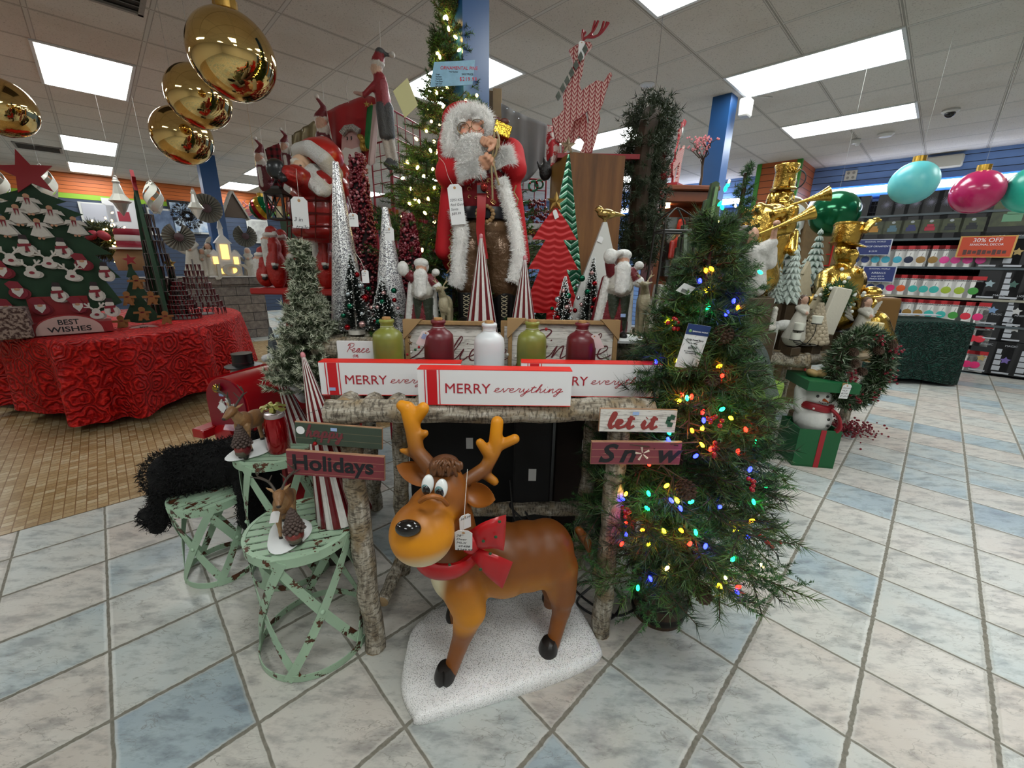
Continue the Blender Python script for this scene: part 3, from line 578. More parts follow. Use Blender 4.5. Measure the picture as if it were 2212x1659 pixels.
# ---------------------------------------------------------------- hanging plank signs
def wood_paint(name,col,chip='#c39a78'):
 t=NT(name);n=t.noise(t.mapping(t.pos(),(.12,1,1)),120,4,.7);c=t.mix(t.ramp(n,[(.66,'#000000'),(.7,'#ffffff')]),t.mix(t.noise(t.pos(),18,3),(*lin(col),1),tuple(x*.78 for x in lin(col))+(1,)),(*lin(chip),1))
 sp=t.node('ShaderNodeSeparateXYZ');t.l.new(t.pos(),sp.inputs[0]);k=t.math('PINGPONG',t.math('DIVIDE',sp.outputs[2],.026),.5);g=smooth(t,k,.0,.05);c=t.mix(t.math('MULTIPLY',t.math('SUBTRACT',1,g),.6),c,(*lin(chip),1));t.set(Base_Color=c,Roughness=.7);return t.m
def plank(nm,label,tl,tr,bl,Y,mat,build):
 a,b,c=at(*tl,Y),at(*tr,Y),at(*bl,Y);d=b-a;L=d.length;H=(a-c).length;rz_,tilt=0,-math.asin(d.z/L)
 t=thing(nm,label,'sign',a,0,rot=(0,tilt,0));mb=MB();mb.box((L/2,.006,-H/2),(L,.012,H),bev=.001);mb.build('board',mat,t,20);mb=MB();mb.box((L/2,.008,-H/2),(L+.002,.009,H+.002));mb.build('raw_edge',M('edge_wood','#b98d6c',.8,var=.3,vs=50),t,0);build(t,L,H);return t
def holly(t,x,z,s):
 mb=MB()
 for a in(0.5,-.9):
  pl=[(0,0),(.25,.3),(.45,.15),(.7,.35),(1,0),(.7,-.35),(.45,-.15),(.25,-.3)];mb.prism([(x+s*(u*math.cos(a)-v*math.sin(a)),z+s*(u*math.sin(a)+v*math.cos(a)))for u,v in pl],.002,(0,-.0015,0))
 mb.build('holly_leaf',M('holly_green','#23503a',.5),t,0)
def b_let(t,L,H):cursive('let it',H*.33,M('word_red','#8e3430',.7),t,(L*.11,-.001,-H*.80),.0050,.15,1.5,heavy=1.6);holly(t,L*.87,-H*.42,H*.40);mb=MB();mb.box((L*.46,-.001,-H*.16),(.02,.001,.01));mb.build('price_sticker',M('sticker_blue'),t,0)
def stencil(s,size,mat,t,x,z,sx=1):
 o=text(s,size,mat,t,(x,-.0005,z),bold=size*.022,ext=.0005,sx=sx);mb=MB();return o
def b_snow(t,L,H):
 K=M('word_black','#15171c',.7);text('S',H*1.12,K,t,(L*.08,-.0005,-H*.87),shear=.3,bold=.0022,ext=.0005,sx=1.15);text('n',H*1.1,K,t,(L*.31,-.0005,-H*.87),shear=.3,bold=.0022,ext=.0005,sx=1.15);text('w',H*1.1,K,t,(L*.71,-.0005,-H*.87),shear=.3,bold=.0022,ext=.0005,sx=1.15)
 mb=MB()
 for k in range(5):a=.5+k*2*PI/5;mb.tube([(L*.57+.004*math.cos(a),-.001,-H*.5+.004*math.sin(a)),(L*.57+.024*math.cos(a),-.001,-H*.5+.024*math.sin(a))],[.0015,.004],6)
 mb.build('snowflake',M('flake_cream','#d8c8b8',.7),t)
 for x in(L*.04,):mb=MB();mb.box((x+.02,-.001,-H*.86),(.012,.001,.004));mb.build('serif',K,t,0)
plank('hanging_plank_sign','white weathered plank sign reading let it with green holly',(1298,884),(1464,887),(1297,932),1.20,plank_white('plank_shabby',.02),b_let)
plank('hanging_plank_sign','dusty red plank sign reading Snow with a snowflake for the o',(1279,955),(1474,956),(1274,1003),1.20,wood_paint('paint_rose','#7e3a44'),b_snow)
def b_happy(t,L,H):
 cursive('happy',H*.28,M('word_dullred','#6e2f34',.7),t,(L*.12,-.001,-H*.62),.0026,.15,1.35,heavy=1.5);holly(t,L*.2,-H*.75,H*.2);mb=MB();mb.box((L*.45,-.001,-H*.2),(.02,.001,.011));mb.build('price_sticker',M('sticker_blue'),t,0)
 mb=MB();mb.lathe([(.0135,0),(.0135,.001),(0,.001)],(L*.065,-.001,-H*.35),16,R=R3(PI/2));mb.build('round_sticker',M('tag_card'),t,0);mb=MB();mb.ell((L*.23,-.005,-H*.92),.007,10,8);mb.build('jingle_bell',M('bell_red','#a01c20',.25,.6),t)
def b_hol(t,L,H):text('Holidays',H*.86,M('word_black'),t,(L*.05,-.0005,-H*.74),bold=.0018,ext=.0005,sx=.86*L/.26)
plank('hanging_plank_sign','dark green plank sign reading happy with round price sticker',(636,912),(824,927),(639,957),1.20,wood_paint('paint_green','#3c4a3c','#8a7a5c'),b_happy)
plank('hanging_plank_sign','dusty red plank sign reading Holidays in black stencil letters',(617,973),(829,988),(616,1024),1.18,wood_paint('paint_rose2','#80343c'),b_hol)
mb=MB();mb.tube([at(637,905,1.21),at(700,880,1.21),at(824,920,1.21)],.0007,4);tag(mb.build('hanging_wire',M('wire_dark','#3a3430',.5,.6),None),'thin wire holding the happy plank sign to the log','wire')
# ---------------------------------------------------------------- reindeer on snow base
BROWN,AMB,CRM,BLK='#8a4f1a','#b8700f','#cdb98a','#17120f'
RD=thing('reindeer_statue','large cartoon reindeer statue with orange antlers, red bow and black nose','reindeer',(0,1.15,0))
def L_(p):return tuple(Vector(p)-Vector((0,1.15,0)))
A=lambda x,y,Y:L_(at(x,y,Y))
PNT=M('painted_resin','#ffffff',.42,attr=True,var=.1,vs=10,spec=.4)
mz_c=A(912,1150,.925);hd=A(962,1068,1.02)
sh=[('e',mz_c,(.088,.088,.086),AMB),('e',A(930,1105,.99),(.068,.08,.07),BROWN),('e',hd,(.067,.072,.085),BROWN),('e',A(972,1105,1.05),(.055,.06,.07),BROWN),('e',A(958,1030,1.045),(.053,.055,.05),BROWN),('c',A(985,1110,1.07),A(990,1195,1.12),.052,.08,BROWN),('e',A(990,1222,1.14),(.098,.105,.125),BROWN),('e',A(1085,1208,1.17),(.13,.115,.13),BROWN),('e',A(1178,1195,1.22),(.105,.108,.128),BROWN),('e',A(1135,1200,1.20),(.12,.11,.127),BROWN),('c',A(1000,1268,1.08),A(1014,1318,1.075),.072,.058,BROWN),('c',A(1014,1318,1.075),A(1000,1370,1.075),.055,.037,BROWN),('c',A(1000,1370,1.075),A(972,1452,1.07),.034,.026,BROWN),('c',A(1205,1225,1.20),A(1214,1285,1.20),.075,.052,BROWN),('c',A(1214,1285,1.20),A(1212,1320,1.20),.046,.036,BROWN),('c',A(1212,1320,1.20),A(1192,1398,1.175),.033,.026,BROWN),('c',A(995,1250,1.22),A(990,1300,1.27),.05,.034,BROWN),('c',A(990,1300,1.27),A(980,1350,1.30),.03,.025,BROWN),('c',A(1180,1225,1.30),A(1190,1280,1.34),.05,.034,BROWN),('c',A(1190,1280,1.34),A(1186,1312,1.38),.03,.025,BROWN),('c',A(1250,1145,1.29),A(1268,1170,1.31),.018,.022,BROWN),('c',A(1268,1170,1.31),A(1274,1200,1.31),.02,.008,BROWN)]
def paint_deer(co,C):
 B,A2,W_=[np.array(lin(c))for c in(BROWN,'#cf860c','#e2d8b4')];C=np.tile(B,(len(co),1)).astype(float);x,y,z=co.T;z=z
 m=np.array(mz_c);q=(co-m)/.088;inm=np.clip(1.35-np.linalg.norm(q,axis=1),0,.3)/.3
 k=-q[:,2]*.8-q[:,1]*.25+.15+q[:,0]*.1
 s1=np.clip((k+.62)/.8,.12,1)[:,None]*inm[:,None];C=C*(1-s1)+A2*s1;s2=(np.clip((k-.45)/.4,0,1)*inm)[:,None];C=C*(1-s2)+W_*s2
 body=(z>.2)&(z<.66)&(inm<.05);under=np.clip((.47-z-.15*np.maximum(x+.02,0))/.13,0,1)*body;lim=1-np.clip((x-.12)/.06,0,1);u=(under*lim)[:,None]
 legs=np.clip((.28-z)/.04,0,1)[:,None];u=u*(1-legs);C=C*(1-u)+A2*u
 ch=np.clip((-x-.205+(z-.3)*.1)/.03,0,1)*np.clip((.52-z)/.05,0,1)*(z>.25);ch=ch[:,None]*(inm[:,None]<.05);C=C*(1-ch)+W_*ch
 bl=np.clip((.335-z)/.03,0,1)*(z>.28)*(x>-.045)*(x<.10)*(y>-.12);bl=bl[:,None];C=C*(1-bl)+W_*bl
 dk=(np.clip((z-.40)/.16,0,.75)*(x>-.09)*(z<.66)*(inm<.05))[:,None]*np.clip((x[:,None]+.09)/.06,0,1);C=C*(1-dk)+np.array(lin('#5e3412'))*dk
 return C
organic('body',sh,PNT,RD,.0075,14,paint_deer)
def antler(ch,nm='antler'):
 s=[('c',A(*a),A(*b),ra,rb,'#bd740c')for a,b,ra,rb in ch]
 zt=max(max(c[1][2],c[2][2])for c in s);zb=min(min(c[1][2],c[2][2])for c in s)
 tips=[np.array(c[2])for c in s if c[4]>0]
 def pf(co,C):
  k=np.clip((co[:,2]-zb)/(zt-zb)*1.5-.35,0,1)[:,None]
  d=np.min([np.linalg.norm(co-t,axis=1)for t in tips[1:]],axis=0);k=np.maximum(k,np.clip(1-d/.035,0,1)[:,None]*.8);return np.array(lin('#74441c'))*(1-k)+np.array(lin('#d98c0c'))*k
 organic(nm,s,PNT,RD,.005,4,pf)
antler([((932,1012,1.07),(900,975,1.09),.026,.023),((900,975,1.09),(893,930,1.11),.023,.024),((893,930,1.11),(880,882,1.12),.024,.022),((880,885,1.12),(868,876,1.12),.019,.017),((893,912,1.12),(914,882,1.12),.02,.019),((900,945,1.11),(918,936,1.10),.016,.012),((895,980,1.10),(868,973,1.10),.016,.008)])
antler([((1008,1038,1.09),(1048,1012,1.12),.022,.022),((1048,1012,1.12),(1068,975,1.14),.022,.021),((1068,975,1.14),(1074,912,1.16),.021,.02),((1058,985,1.13),(1037,956,1.13),.019,.014),((1072,965,1.15),(1112,948,1.15),.018,.016),((1040,1018,1.12),(1068,1040,1.11),.017,.014)])
def ear(a,b,w1,w2,face):
 a,b=Vector(a),Vector(b);d=b-a;mb=MB();up=Vector(face).normalized();n=12;vs=[];s=d.cross(up).normalized()
 for i in range(n+1):
  t=i/n;wd=math.sin(PI*(t*.93+.07))**.7*w1
  for k in range(9):u=-1+k/4;vs.append(a+d*t+s*u*wd-up*(1-u*u)*w2*math.sin(PI*min(1,t+.1)))
 fs=[(i*9+k,i*9+k+1,i*9+10+k,i*9+9+k)for i in range(n)for k in range(8)];mb.add(vs,fs)
 mb.add([v-up*.006 for v in vs],[f[::-1]for f in fs]);N=len(vs)
 rim=[i*9 for i in range(n+1)];
 for e in([i*9 for i in range(n+1)],[i*9+8 for i in range(n+1)]):
  for i in range(n):mb.f.append((e[i],e[i+1],e[i+1]+N,e[i]+N));mb.m.append(0)
 mb.build('ear',M('ear_brown','#94561c',.42),RD,60)
ear(A(945,1040,1.07),A(856,1006,1.07),.034,.022,(.1,-1,.35));ear(A(1000,1062,1.07),A(1070,1080,1.04),.036,.022,(.0,-1,.35))
mb=MB();c=Vector(A(882,1141,.858));mb.ell(c,(.032,.022,.021),24,14,R3(0,.1,.12));mb.build('nose',M('gloss_black','#0d0b0b',.14,coat=.5),RD)
for x,y,Y,sx,px_,py_ in((924,1047,.958,.0165,921,1058),(953,1056,.957,.0175,950,1064)):
 mb=MB();mb.ell(A(x,y,Y),(sx,.012,.028),20,14,R3(-.2,.15,.1));e=mb.build('eye',M('eye_white','#dfe3e2',.2,coat=.4),RD)
 mb=MB();mb.ell(A(px_,py_-3,Y-.0045),(sx*.78,.0105,.0185),18,12);mb.build('iris',M('iris_teal','#5f7f80',.2),e);mb=MB();mb.ell(A(px_,py_,Y-.008),(sx*.66,.0105,.0155),18,12);mb.build('pupil',M('gloss_black'),e)
HB='#5c3820';hs=[('e',A(960,1006,1.03),(.044,.05,.028),HB)]
for i,(x0,y0,x1,y1)in enumerate([(950,985,934,1018),(955,988,944,1024),(960,988,955,1030),(965,988,968,1028),(972,990,980,1027),(980,992,990,1024),(985,1000,994,1035),(955,985,948,1010)]):hs.append(('c',A(x0,y0,1.02),A(x1,y1,.985),.011,.004,HB if i%2 else '#7c4a20'))
hr=organic('hair',hs[:1],PNT,RD,.004,2)
mb=MB()
for i in range(30):a=i*2.4;x0,y0=962+15*math.cos(a),996+5*math.sin(a);x1,y1=964+(i%15-7)*4.6,1022+9*math.sin(i*1.7);mb.tube(catmull([A(x0,y0,1.03),A((x0+x1)/2+(x1-964)*.3,(y0+y1)/2-6,.975),A(x1,y1,.972)],5),[.005]*5+[.0045]*5+[.001],6)
mb.build('hair_lock',M('hair_brown','#6e4322',.35,var=.4,vs=60),hr,180)
mb=MB();mb.tube(catmull([A(x,y,Y)for x,y,Y in((905,1085,.9),(925,1073,.88),(950,1075,.89),(968,1092,.93))],5),[.003]+[.0065]*14+[.003],8);mb.build('brow_fold',M('ear_brown'),RD)
for i,(x,y,Y,rz_)in enumerate(((962,1478,1.055,-.3),(1183,1418,1.16,-.15),(980,1360,1.30,0),(1184,1326,1.40,0))):
 c=Vector(A(x,y,Y));c.z=.045;s_=1 if i<2 else.85;r_=R3(0,0,rz_);mb=MB();mb.lathe([(.034*s_,0),(.036*s_,.012),(.031*s_,.035),(.024*s_,.052),(.01,.056)],c,20,R=r_,sx=1,sy=1.15)
 for v in range(len(mb.v)):
  X,Y_,Z=mb.v[v]
  if abs(X-c.x)<.004 and Y_<c.y:mb.v[v]=(X,Y_+.009,Z)
 mb.build('hoof',M('hoof_black','#15100e',.45),RD)
rb=M('bow_red','#b40e18',.38,coat=.15,var=.15,vs=12);GD=M('dot_green','#1d4a26',.4)
ring=[A(905,1203,1.015),A(935,1232,.985),A(985,1232,1.0),A(1022,1205,1.07),A(1035,1180,1.16),A(1000,1165,1.24),A(945,1165,1.22),A(910,1180,1.12)]
mb=MB();mb.tube(catmull(ring,6,True),.019,10,closed=True,flat=1.7,up=(0,0,1));sc=mb.build('scarf',rb,RD)
def sheet(pts,th,nm,mat=rb,par=RD,dots=()):
 """rounded fabric leaf from two edge polylines"""
 a,b=[catmull(x,6)for x in pts];n=min(len(a),len(b));mb=MB();vs=[];m=9;nn=(Vector(a[n//2])-Vector(a[0])).cross(Vector(b[n//2])-Vector(a[n//2])).normalized()
 if nn.y>0:nn=-nn
 for s in(1,-1):
  for i in range(n):
   for k in range(m):u=k/(m-1);e=(1-(2*u-1)**4)*min(1,4*min(i/(n-1),1-i/(n-1)+.08));vs.append(a[i].lerp(b[i],u)+nn*s*th*e)
 N=n*m;fs=[]
 for i in range(n-1):
  for k in range(m-1):q=i*m+k;fs+=[(q,q+1,q+m+1,q+m),(q+N+m,q+N+m+1,q+N+1,q+N)]
 for i in range(n-1):fs+=[(i*m,i*m+m,i*m+m+N,i*m+N),(i*m+2*m-1,i*m+m-1,i*m+m-1+N,i*m+2*m-1+N)]
 for k in range(m-1):fs+=[(k+1,k,k+N,k+1+N),((n-1)*m+k,(n-1)*m+k+1,(n-1)*m+k+1+N,(n-1)*m+k+N)]
 mb.add(vs,fs);o=mb.build(nm,mat,par,60);return o
Y1=1.0
sheet([[A(1012,1148,1.02),A(1040,1130,.995),A(1070,1118,.99),A(1093,1112,1.0)],[A(1018,1182,1.02),A(1045,1186,.995),A(1068,1185,.99),A(1088,1190,1.0)]],.014,'bow_loop')
sheet([[A(1022,1180,1.02),A(1050,1190,.995),A(1080,1202,.985),A(1108,1214,.985)],[A(1018,1205,1.02),A(1040,1232,.99),A(1060,1252,.985),A(1085,1272,.985)]],.009,'bow_tail')
mb=MB();mb.ell(A(1016,1176,1.005),(.028,.02,.03),16,12);mb.build('bow_knot',rb,RD)
for x,y,Y in((1079,1127,.974),(1044,1169,.974),(1071,1160,.970),(1059,1196,.979),(1038,1230,.976),(971,1220,.968)):mb=MB();mb.ell(A(x,y,Y),(.005,.0025,.005),10,6);mb.build('polka_dot',GD,RD)
p0=Vector(A(1001,1146,.93));price_tag(RD,p0,(.35,.05,0),.048,.094,lines=('38"','Deer','MLX',' 45488','$349.99'),string=[(.0,.04,.06),(.0,.1,.13)],sz=.0135)
price_tag(RD,Vector(A(1004,1112,.97)),(.2,-.1,.5),.034,.055,lines=('349.99',),sz=.011)
poly=[(-.375,1.235),(-.36,1.05),(-.30,.955),(-.26,.935),(-.05,1.0),(.15,1.065),(.33,1.15),(.35,1.22),(.30,1.36),(.25,1.475),(.10,1.46),(.02,1.42),(-.12,1.40),(-.28,1.36),(-.35,1.30)]
pc=catmull([Vector((x,y,0))for x,y in poly],5,True);mb=MB();cx,cy=0.0,1.2;rings=[(1.0,0),(1.015,.012),(1.0,.03),(.965,.043),(.9,.047),(.75,.045),(.55,.044),(.3,.042),(.12,.042)];n=len(pc);vs=[]
for s_,z in rings:
 for p in pc:
  X,Y=cx+(p.x-cx)*s_,cy+(p.y-cy)*s_;dz=0 if z<.01 else.006*math.sin(X*31+1)*math.sin(Y*27)+.003*math.sin(X*90+Y*60)+(.012*max(0,math.sin((X+.1)*9))*max(0,math.sin((Y-1.0)*7))if z>.04 else 0);vs.append((X,Y-1.15,max(0,z+dz)))
fs=[(i*n+k,i*n+(k+1)%n,i*n+n+(k+1)%n,i*n+n+k)for i in range(len(rings)-1)for k in range(n)];fs.append(tuple((len(rings)-1)*n+k for k in range(n)));mb.add(vs,fs)
t=NT('snow_glitter');v=t.node('ShaderNodeTexVoronoi');v.inputs['Scale'].default_value=420;t.l.new(t.pos(),v.inputs['Vector']);sp=t.node('ShaderNodeSeparateColor');t.l.new(v.outputs['Color'],sp.inputs[0])
c=t.mix(t.ramp(t.noise(t.pos(),160,3,.7),[(.25,'#000000'),(.42,'#ffffff')]),(*lin('#c8c8c7'),1),(*lin('#fbfbfb'),1));sparkle=t.ramp(sp.outputs[0],[(.8,'#000000'),(.86,'#ffffff')])
t.set(Base_Color=c,Roughness=t.math('SUBTRACT',.8,t.math('MULTIPLY',sparkle,.65)),Metallic=t.math('MULTIPLY',sparkle,.6));t.bump(t.math('ADD',t.noise(t.pos(),150,3,.7),t.math('MULTIPLY',sp.outputs[1],.4)),.8,.006)
mb.build('snow_base',t.m,RD,180)
# ================================================================ CENTRE DISPLAY ON THE UPPER TIER
CARD=M('tag_card','#e9e9ea',.6)
def cone_thing(nm,label,base,top,r,mat,cat='cone tree',group=None,n=32,r1=.004,build=None):
 b=Vector(base);h=top.z-b.z;t=thing(nm,label,cat,b,0,group);mb=MB();mb.lathe([(r,0),(r*.985,.01)]+[(r*(1-k/10)+r1*k/10,h*k/10)for k in range(1,11)]+[(0,h+.003)],n=n)
 if build:build(t,mb,r,h)
 else:mb.build('cone',mat,t,60)
 return t
def onZ(px,py,Y,z):p=at(px,py,Y);p.z=z;return p
SIL=GLIT('silver_glitter','#ffffff',300,.3,'#74747c',.5,.3,.6)
def silver(lb,bx,tx,ty,Y,r,tag_at):
 b=onZ(bx,690,Y,UPZ);tp=at(tx,ty,Y);t=cone_thing('glitter_cone',lb,b,tp,r,SIL,'cone tree','silver glitter cones',r1=.012)
 if tag_at:p=at(*tag_at,Y-r-.03)-b;price_tag(t,p,(.1,0,.15),.036,.052,lines=('MTX6','$39.99'),string=[(-.02,.03,.06)]);
 return t
silver('tall silver glitter cone at the left end of the upper tier',757,739,350,1.88,.085,(762,460));silver('shorter silver glitter cone between two dark red berry cones',848,826,448,1.86,.085,(840,490))
BER=M('berry_dark','#6e1020',.28,var=.25,vs=50,coat=.3);BERP=M('berry_frost','#b87880',.5)
def berrycone(lb,bx,by,tx,ty,Y,r0,r1,n,tip_frost=0):
 b=onZ(bx,by,Y,UPZ);tp=at(tx,ty,Y);h=tp.z-b.z;t=thing('berry_cone',lb,'cone tree',b,0,'dark red berry cones');core=MB();core.lathe([(r0*.9,0),(r1*.8,h*.97),(0,h)],n=20);core.build('core',M('core_dark','#1c0a0c',.9),t)
 for nm,mat,k0,cnt in(('berries',BER,0,int(n*.92)),('frosted_berries',BERP,1,int(n*.09))):
  mb=MB()
  for i in range(cnt):
   u=rng.uniform()**.85 if not k0 else rng.uniform()**(1-.3*tip_frost);a=rng.uniform(0,2*PI);R=(r0+(r1-r0)*u)*rng.uniform(.92,1.06);s=rng.uniform(.005,.0085);mb.ell((R*math.cos(a),R*math.sin(a),u*h),s,7,5)
  o=mb.build(nm,mat,t,180);o['kind']='stuff'
 return t
berrycone('tallest dark red berry cone, standing left of the prelit pine',800,690,780,335,2.10,.082,.032,1500);berrycone('shorter dark red berry cone with frosted tip, left of the big Santa',893,690,889,462,1.98,.095,.022,1100,1)
BC=[M('ball_red','#8c0f18',.12,.8),M('ball_green','#0f6248',.12,.8),M('ball_silver','#b9c4cc',.12,.9),M('ball_pink','#c8a0a0',.15,.8)]
def brush_tree(lb,bx,by,tx,ty,Y,r,balls,tagp=None):
 b=onZ(bx,by,Y,UPZ);tp=at(tx,ty,Y);h=tp.z-b.z;t=thing('bottle_brush_tree',lb,'small tree',b,0,'snowy bottle-brush trees');mb=MB();mb.lathe([(r*.45,0),(r*.45,.018),(.004,.02),(.003,h*.97)],n=14);mb.build('base',M('white_wood','#cfcac2',.7),t)
 u=rng.uniform(0,1,5200)**.8;z=.02+u*(h-.02);a=rng.uniform(0,2*PI,5200);Rr=r*(1-u)+.003;d=np.stack([np.cos(a),np.sin(a),rng.uniform(-.2,.45,5200)],1);p=np.stack([0*z,0*z,z],1);q=p+d*Rr[:,None]*rng.uniform(.85,1.12,5200)[:,None];s=np.cross(d,rng.normal(0,1,(5200,3)));s*=.0009/np.linalg.norm(s,axis=1)[:,None]
 tri_obj('bristles',np.stack([p+d*Rr[:,None]*.2-s,p+d*Rr[:,None]*.2+s,q],1),M('bristle_dark','#141f1a',.8),t)
 sn=MB();k=520
 for i in range(k):uu=rng.uniform()**.75;aa=rng.uniform(0,2*PI);RR=(r*(1-uu)+.004)*rng.uniform(.96,1.1);sn.ell((RR*math.cos(aa),RR*math.sin(aa),.02+uu*(h-.02)),rng.uniform(.0012,.0030),5,3)
 o=sn.build('snow_flecks',M('snow_white','#dfe2e2',.8),t);o['kind']='stuff'
 for(x,y,c_,s_)in balls:
  v=at(x,y,Y-r*.6)-b;w_=math.hypot(v.x,v.y)or 1;R=r*max(.1,1-v.z/h);k=(R+.004)/w_;yy=-math.sqrt(max(0,R*R-v.x*v.x));mb=MB();mb.ell((v.x,yy-.002,v.z),s_,14,10);o=mb.build('bauble',BC[c_],t)
 if tagp:v=at(*tagp,Y-r-.02)-b;price_tag(t,v,(.1,0,.3),.026,.05,lines=('MTX','$24'),string=[(-.01,0,.03),(-.03,.03,.06)])
 return t
brush_tree('largest snowy bottle-brush tree, in front of the tall silver cone',771,718,765,548,1.74,.078,[(762,594,0,.011),(770,619,2,.014),(788,625,1,.010),(780,646,0,.017),(750,636,2,.010),(757,661,1,.013),(794,667,3,.010),(743,681,1,.011),(780,678,2,.009),(755,705,0,.012),(783,700,3,.014),(803,697,0,.009),(747,575,2,.006)],(788,583))
brush_tree('snowy bottle-brush tree behind the left green bottle',832,705,830,597,1.76,.07,[(845,629,1,.012),(825,634,3,.010),(846,650,0,.010),(824,652,1,.011),(841,663,2,.012),(814,664,3,.009),(854,668,3,.008),(819,694,1,.012)])
brush_tree('smallest snowy bottle-brush tree, in front of the red wavy tree',1216,700,1219,598,1.72,.052,[(1218,629,3,.010),(1229,640,1,.013),(1206,648,2,.012),(1225,664,3,.011),(1205,670,2,.009),(1205,687,0,.013),(1232,688,2,.008),(1194,668,1,.008)])
brush_tree('snowy bottle-brush tree in front of the white tree',1272,705,1272,556,1.76,.066,[(1260,602,1,.014),(1286,613,0,.011),(1271,631,1,.013),(1252,645,2,.009),(1285,648,0,.012),(1259,660,3,.009),(1279,664,0,.009),(1245,673,0,.010),(1281,590,3,.009),(1250,618,2,.008)])
def striped(lb,base,top,r,n=11,lean=None,group='peppermint striped cones'):
 b=Vector(base);h=(top-b).length;d=(top-b).normalized();t=thing('striped_cone',lb,'cone tree',b,0,group);t.rotation_euler=Vector((0,0,1)).rotation_difference(d).to_euler()if lean else(0,0,0);N=n*8;mb=MB();prof=[(0,0),(r*.1,0),(r,0),(r*1.0,.004)]+[(r*(1-k/12)+.006*k/12,h*k/12)for k in range(1,13)]+[(0,h+.006)];vs=[]
 for q,z in prof:
  for k in range(N):a=2*PI*k/N;w_=1+.055*(abs(math.cos(a*n))-.6)*(1 if 0<z<h else 0);vs.append((q*w_*math.cos(a),q*w_*math.sin(a),z))
 for i in range(len(prof)-1):
  for k in range(N):mb.f.append((i*N+k,i*N+(k+1)%N,i*N+N+(k+1)%N,i*N+N+k));mb.m.append(0 if((k*2*n//N)%2)else 1)
 mb.v=[tuple(v)for v in vs];mb.cols=[None]*len(vs);o=mb.build('cone',[M('stripe_white','#d9d6d2',.3,coat=.3,var=.15,vs=60),M('stripe_dark_red','#6a0f18',.25,coat=.4,var=.2,vs=50)],t,40)
 mb=MB();mb.ell((0,0,h+.004),(.008,.008,.012),12,8);mb.build('tip',M('stripe_pink','#c47c84',.25,coat=.3),t);return t
striped('taller peppermint striped cone in front of the big Santa',onZ(1040,700,1.74,UPZ),at(1052,514,1.74),.072);striped('shorter peppermint striped cone, between Santa and the red wavy tree',onZ(1130,700,1.76,UPZ),at(1130,560,1.76),.062)
PF=M('painted_figurine','#ffffff',.45,attr=True,var=.22,vs=60,bump=.7,bs=75,bd=.006)
def santa_fig(lb,base,s,arm):
 t=thing('santa_figurine',lb,'figurine',base,0,'Santa and deer figurines',scale=s);W,Rd,Gn,Sk,Bk='#d9d8d4','#6e1822','#2f382a','#c08f74','#15130f';ax=-1
 sh=[('c',(-.02,0,.06),(-.022,0,.20),.018,.026,Gn),('c',(.025,0,.06),(.022,0,.20),.018,.026,Gn),('e',(-.022,-.01,.025),(.02,.032,.02),Bk),('e',(.028,-.01,.025),(.02,.032,.02),Bk),('c',(-.02,0,.03),(-.02,0,.08),.015,.016,Bk),('c',(.025,0,.03),(.025,0,.08),.015,.016,Bk),('e',(0,-.004,.235),(.054,.044,.04),'#b9b6ac'),('e',(0,0,.26),(.05,.038,.06),'#c2c0b8'),('e',(0,.018,.27),(.06,.03,.06),Rd),('c',(-.055,.015,.27),(-.085,.03,.05),.018,.022,W),('c',(-.062,.03,.27),(-.095,.045,.04),.016,.024,Rd),('c',(.05,.02,.27),(.055,.03,.06),.014,.02,W),('c',(0,.035,.27),(-.01,.045,.06),.045,.07,Rd),('e',(0,-.012,.345),(.026,.026,.03),Sk),('e',(0,-.005,.372),(.036,.034,.024),W),('e',(0,.012,.355),(.034,.03,.036),W),('e',(-.006,-.034,.348),(.006,.007,.006),Sk),('c',(0,-.025,.325),(-.004,-.044,.225),.026,.018,W),('c',(.012,-.028,.32),(.016,-.04,.235),.02,.012,W),('c',(-.014,-.028,.32),(-.02,-.038,.225),.02,.012,W),('c',(.04,0,.30),(.07,-.01,.27),.024,.02,Rd),('e',(.075,-.012,.262),(.024,.022,.024),W),('e',(.07,-.01,.33),(.02,.02,.018),W)]
 if arm:sh+=[('c',(-.045,0,.30),(-.075,-.01,.325),.022,.02,Rd),('e',(-.085,-.02,.345),(.028,.022,.036),W)]
 else:sh+=[('c',(-.045,0,.30),(-.06,-.02,.34),.022,.02,Rd),('e',(-.06,-.03,.365),(.03,.024,.032),W),('c',(-.05,-.03,.37),(-.02,-.04,.38),.016,.012,W)]
 organic('body',sh,PF,t,.0042,2)
 D='#8e8468';dh=[('e',(.115,.02,.17),(.03,.045,.05),D),('c',(.11,-.01,.19),(.095,-.035,.245),.024,.016,D),('c',(.095,-.035,.25),(.085,-.065,.255),.016,.009,D),('e',(.105,-.02,.18),(.026,.028,.05),'#aaa084')]
 for x,y in((.1,-.02),(.13,-.015),(.105,.05),(.13,.05)):dh.append(('c',(x,y,.15),(x,y,.015),.013,.007,D))
 for sx in(-1,1):dh+=[('c',(.095+sx*.01,-.03,.26),(.095+sx*.03,-.02,.30),.004,.003,'#a89a78'),('c',(.095+sx*.022,-.025,.28),(.095+sx*.04,-.03,.295),.0035,.0025,'#a89a78'),('c',(.095+sx*.03,-.02,.30),(.095+sx*.022,-.02,.32),.003,.002,'#a89a78'),('c',(.095+sx*.016,-.03,.255),(.095+sx*.032,-.028,.262),.006,.004,D)]
 organic('deer',dh,PF,t,.0038,1)
 mb=MB();mb.lathe([(.1,0),(.105,.012),(.09,.02),(0,.022)],(.02,.02,0),24,sx=1.2,sy=.75,wave=(.05,5));mb.build('snow_foot',M('snow_white'),t);return t
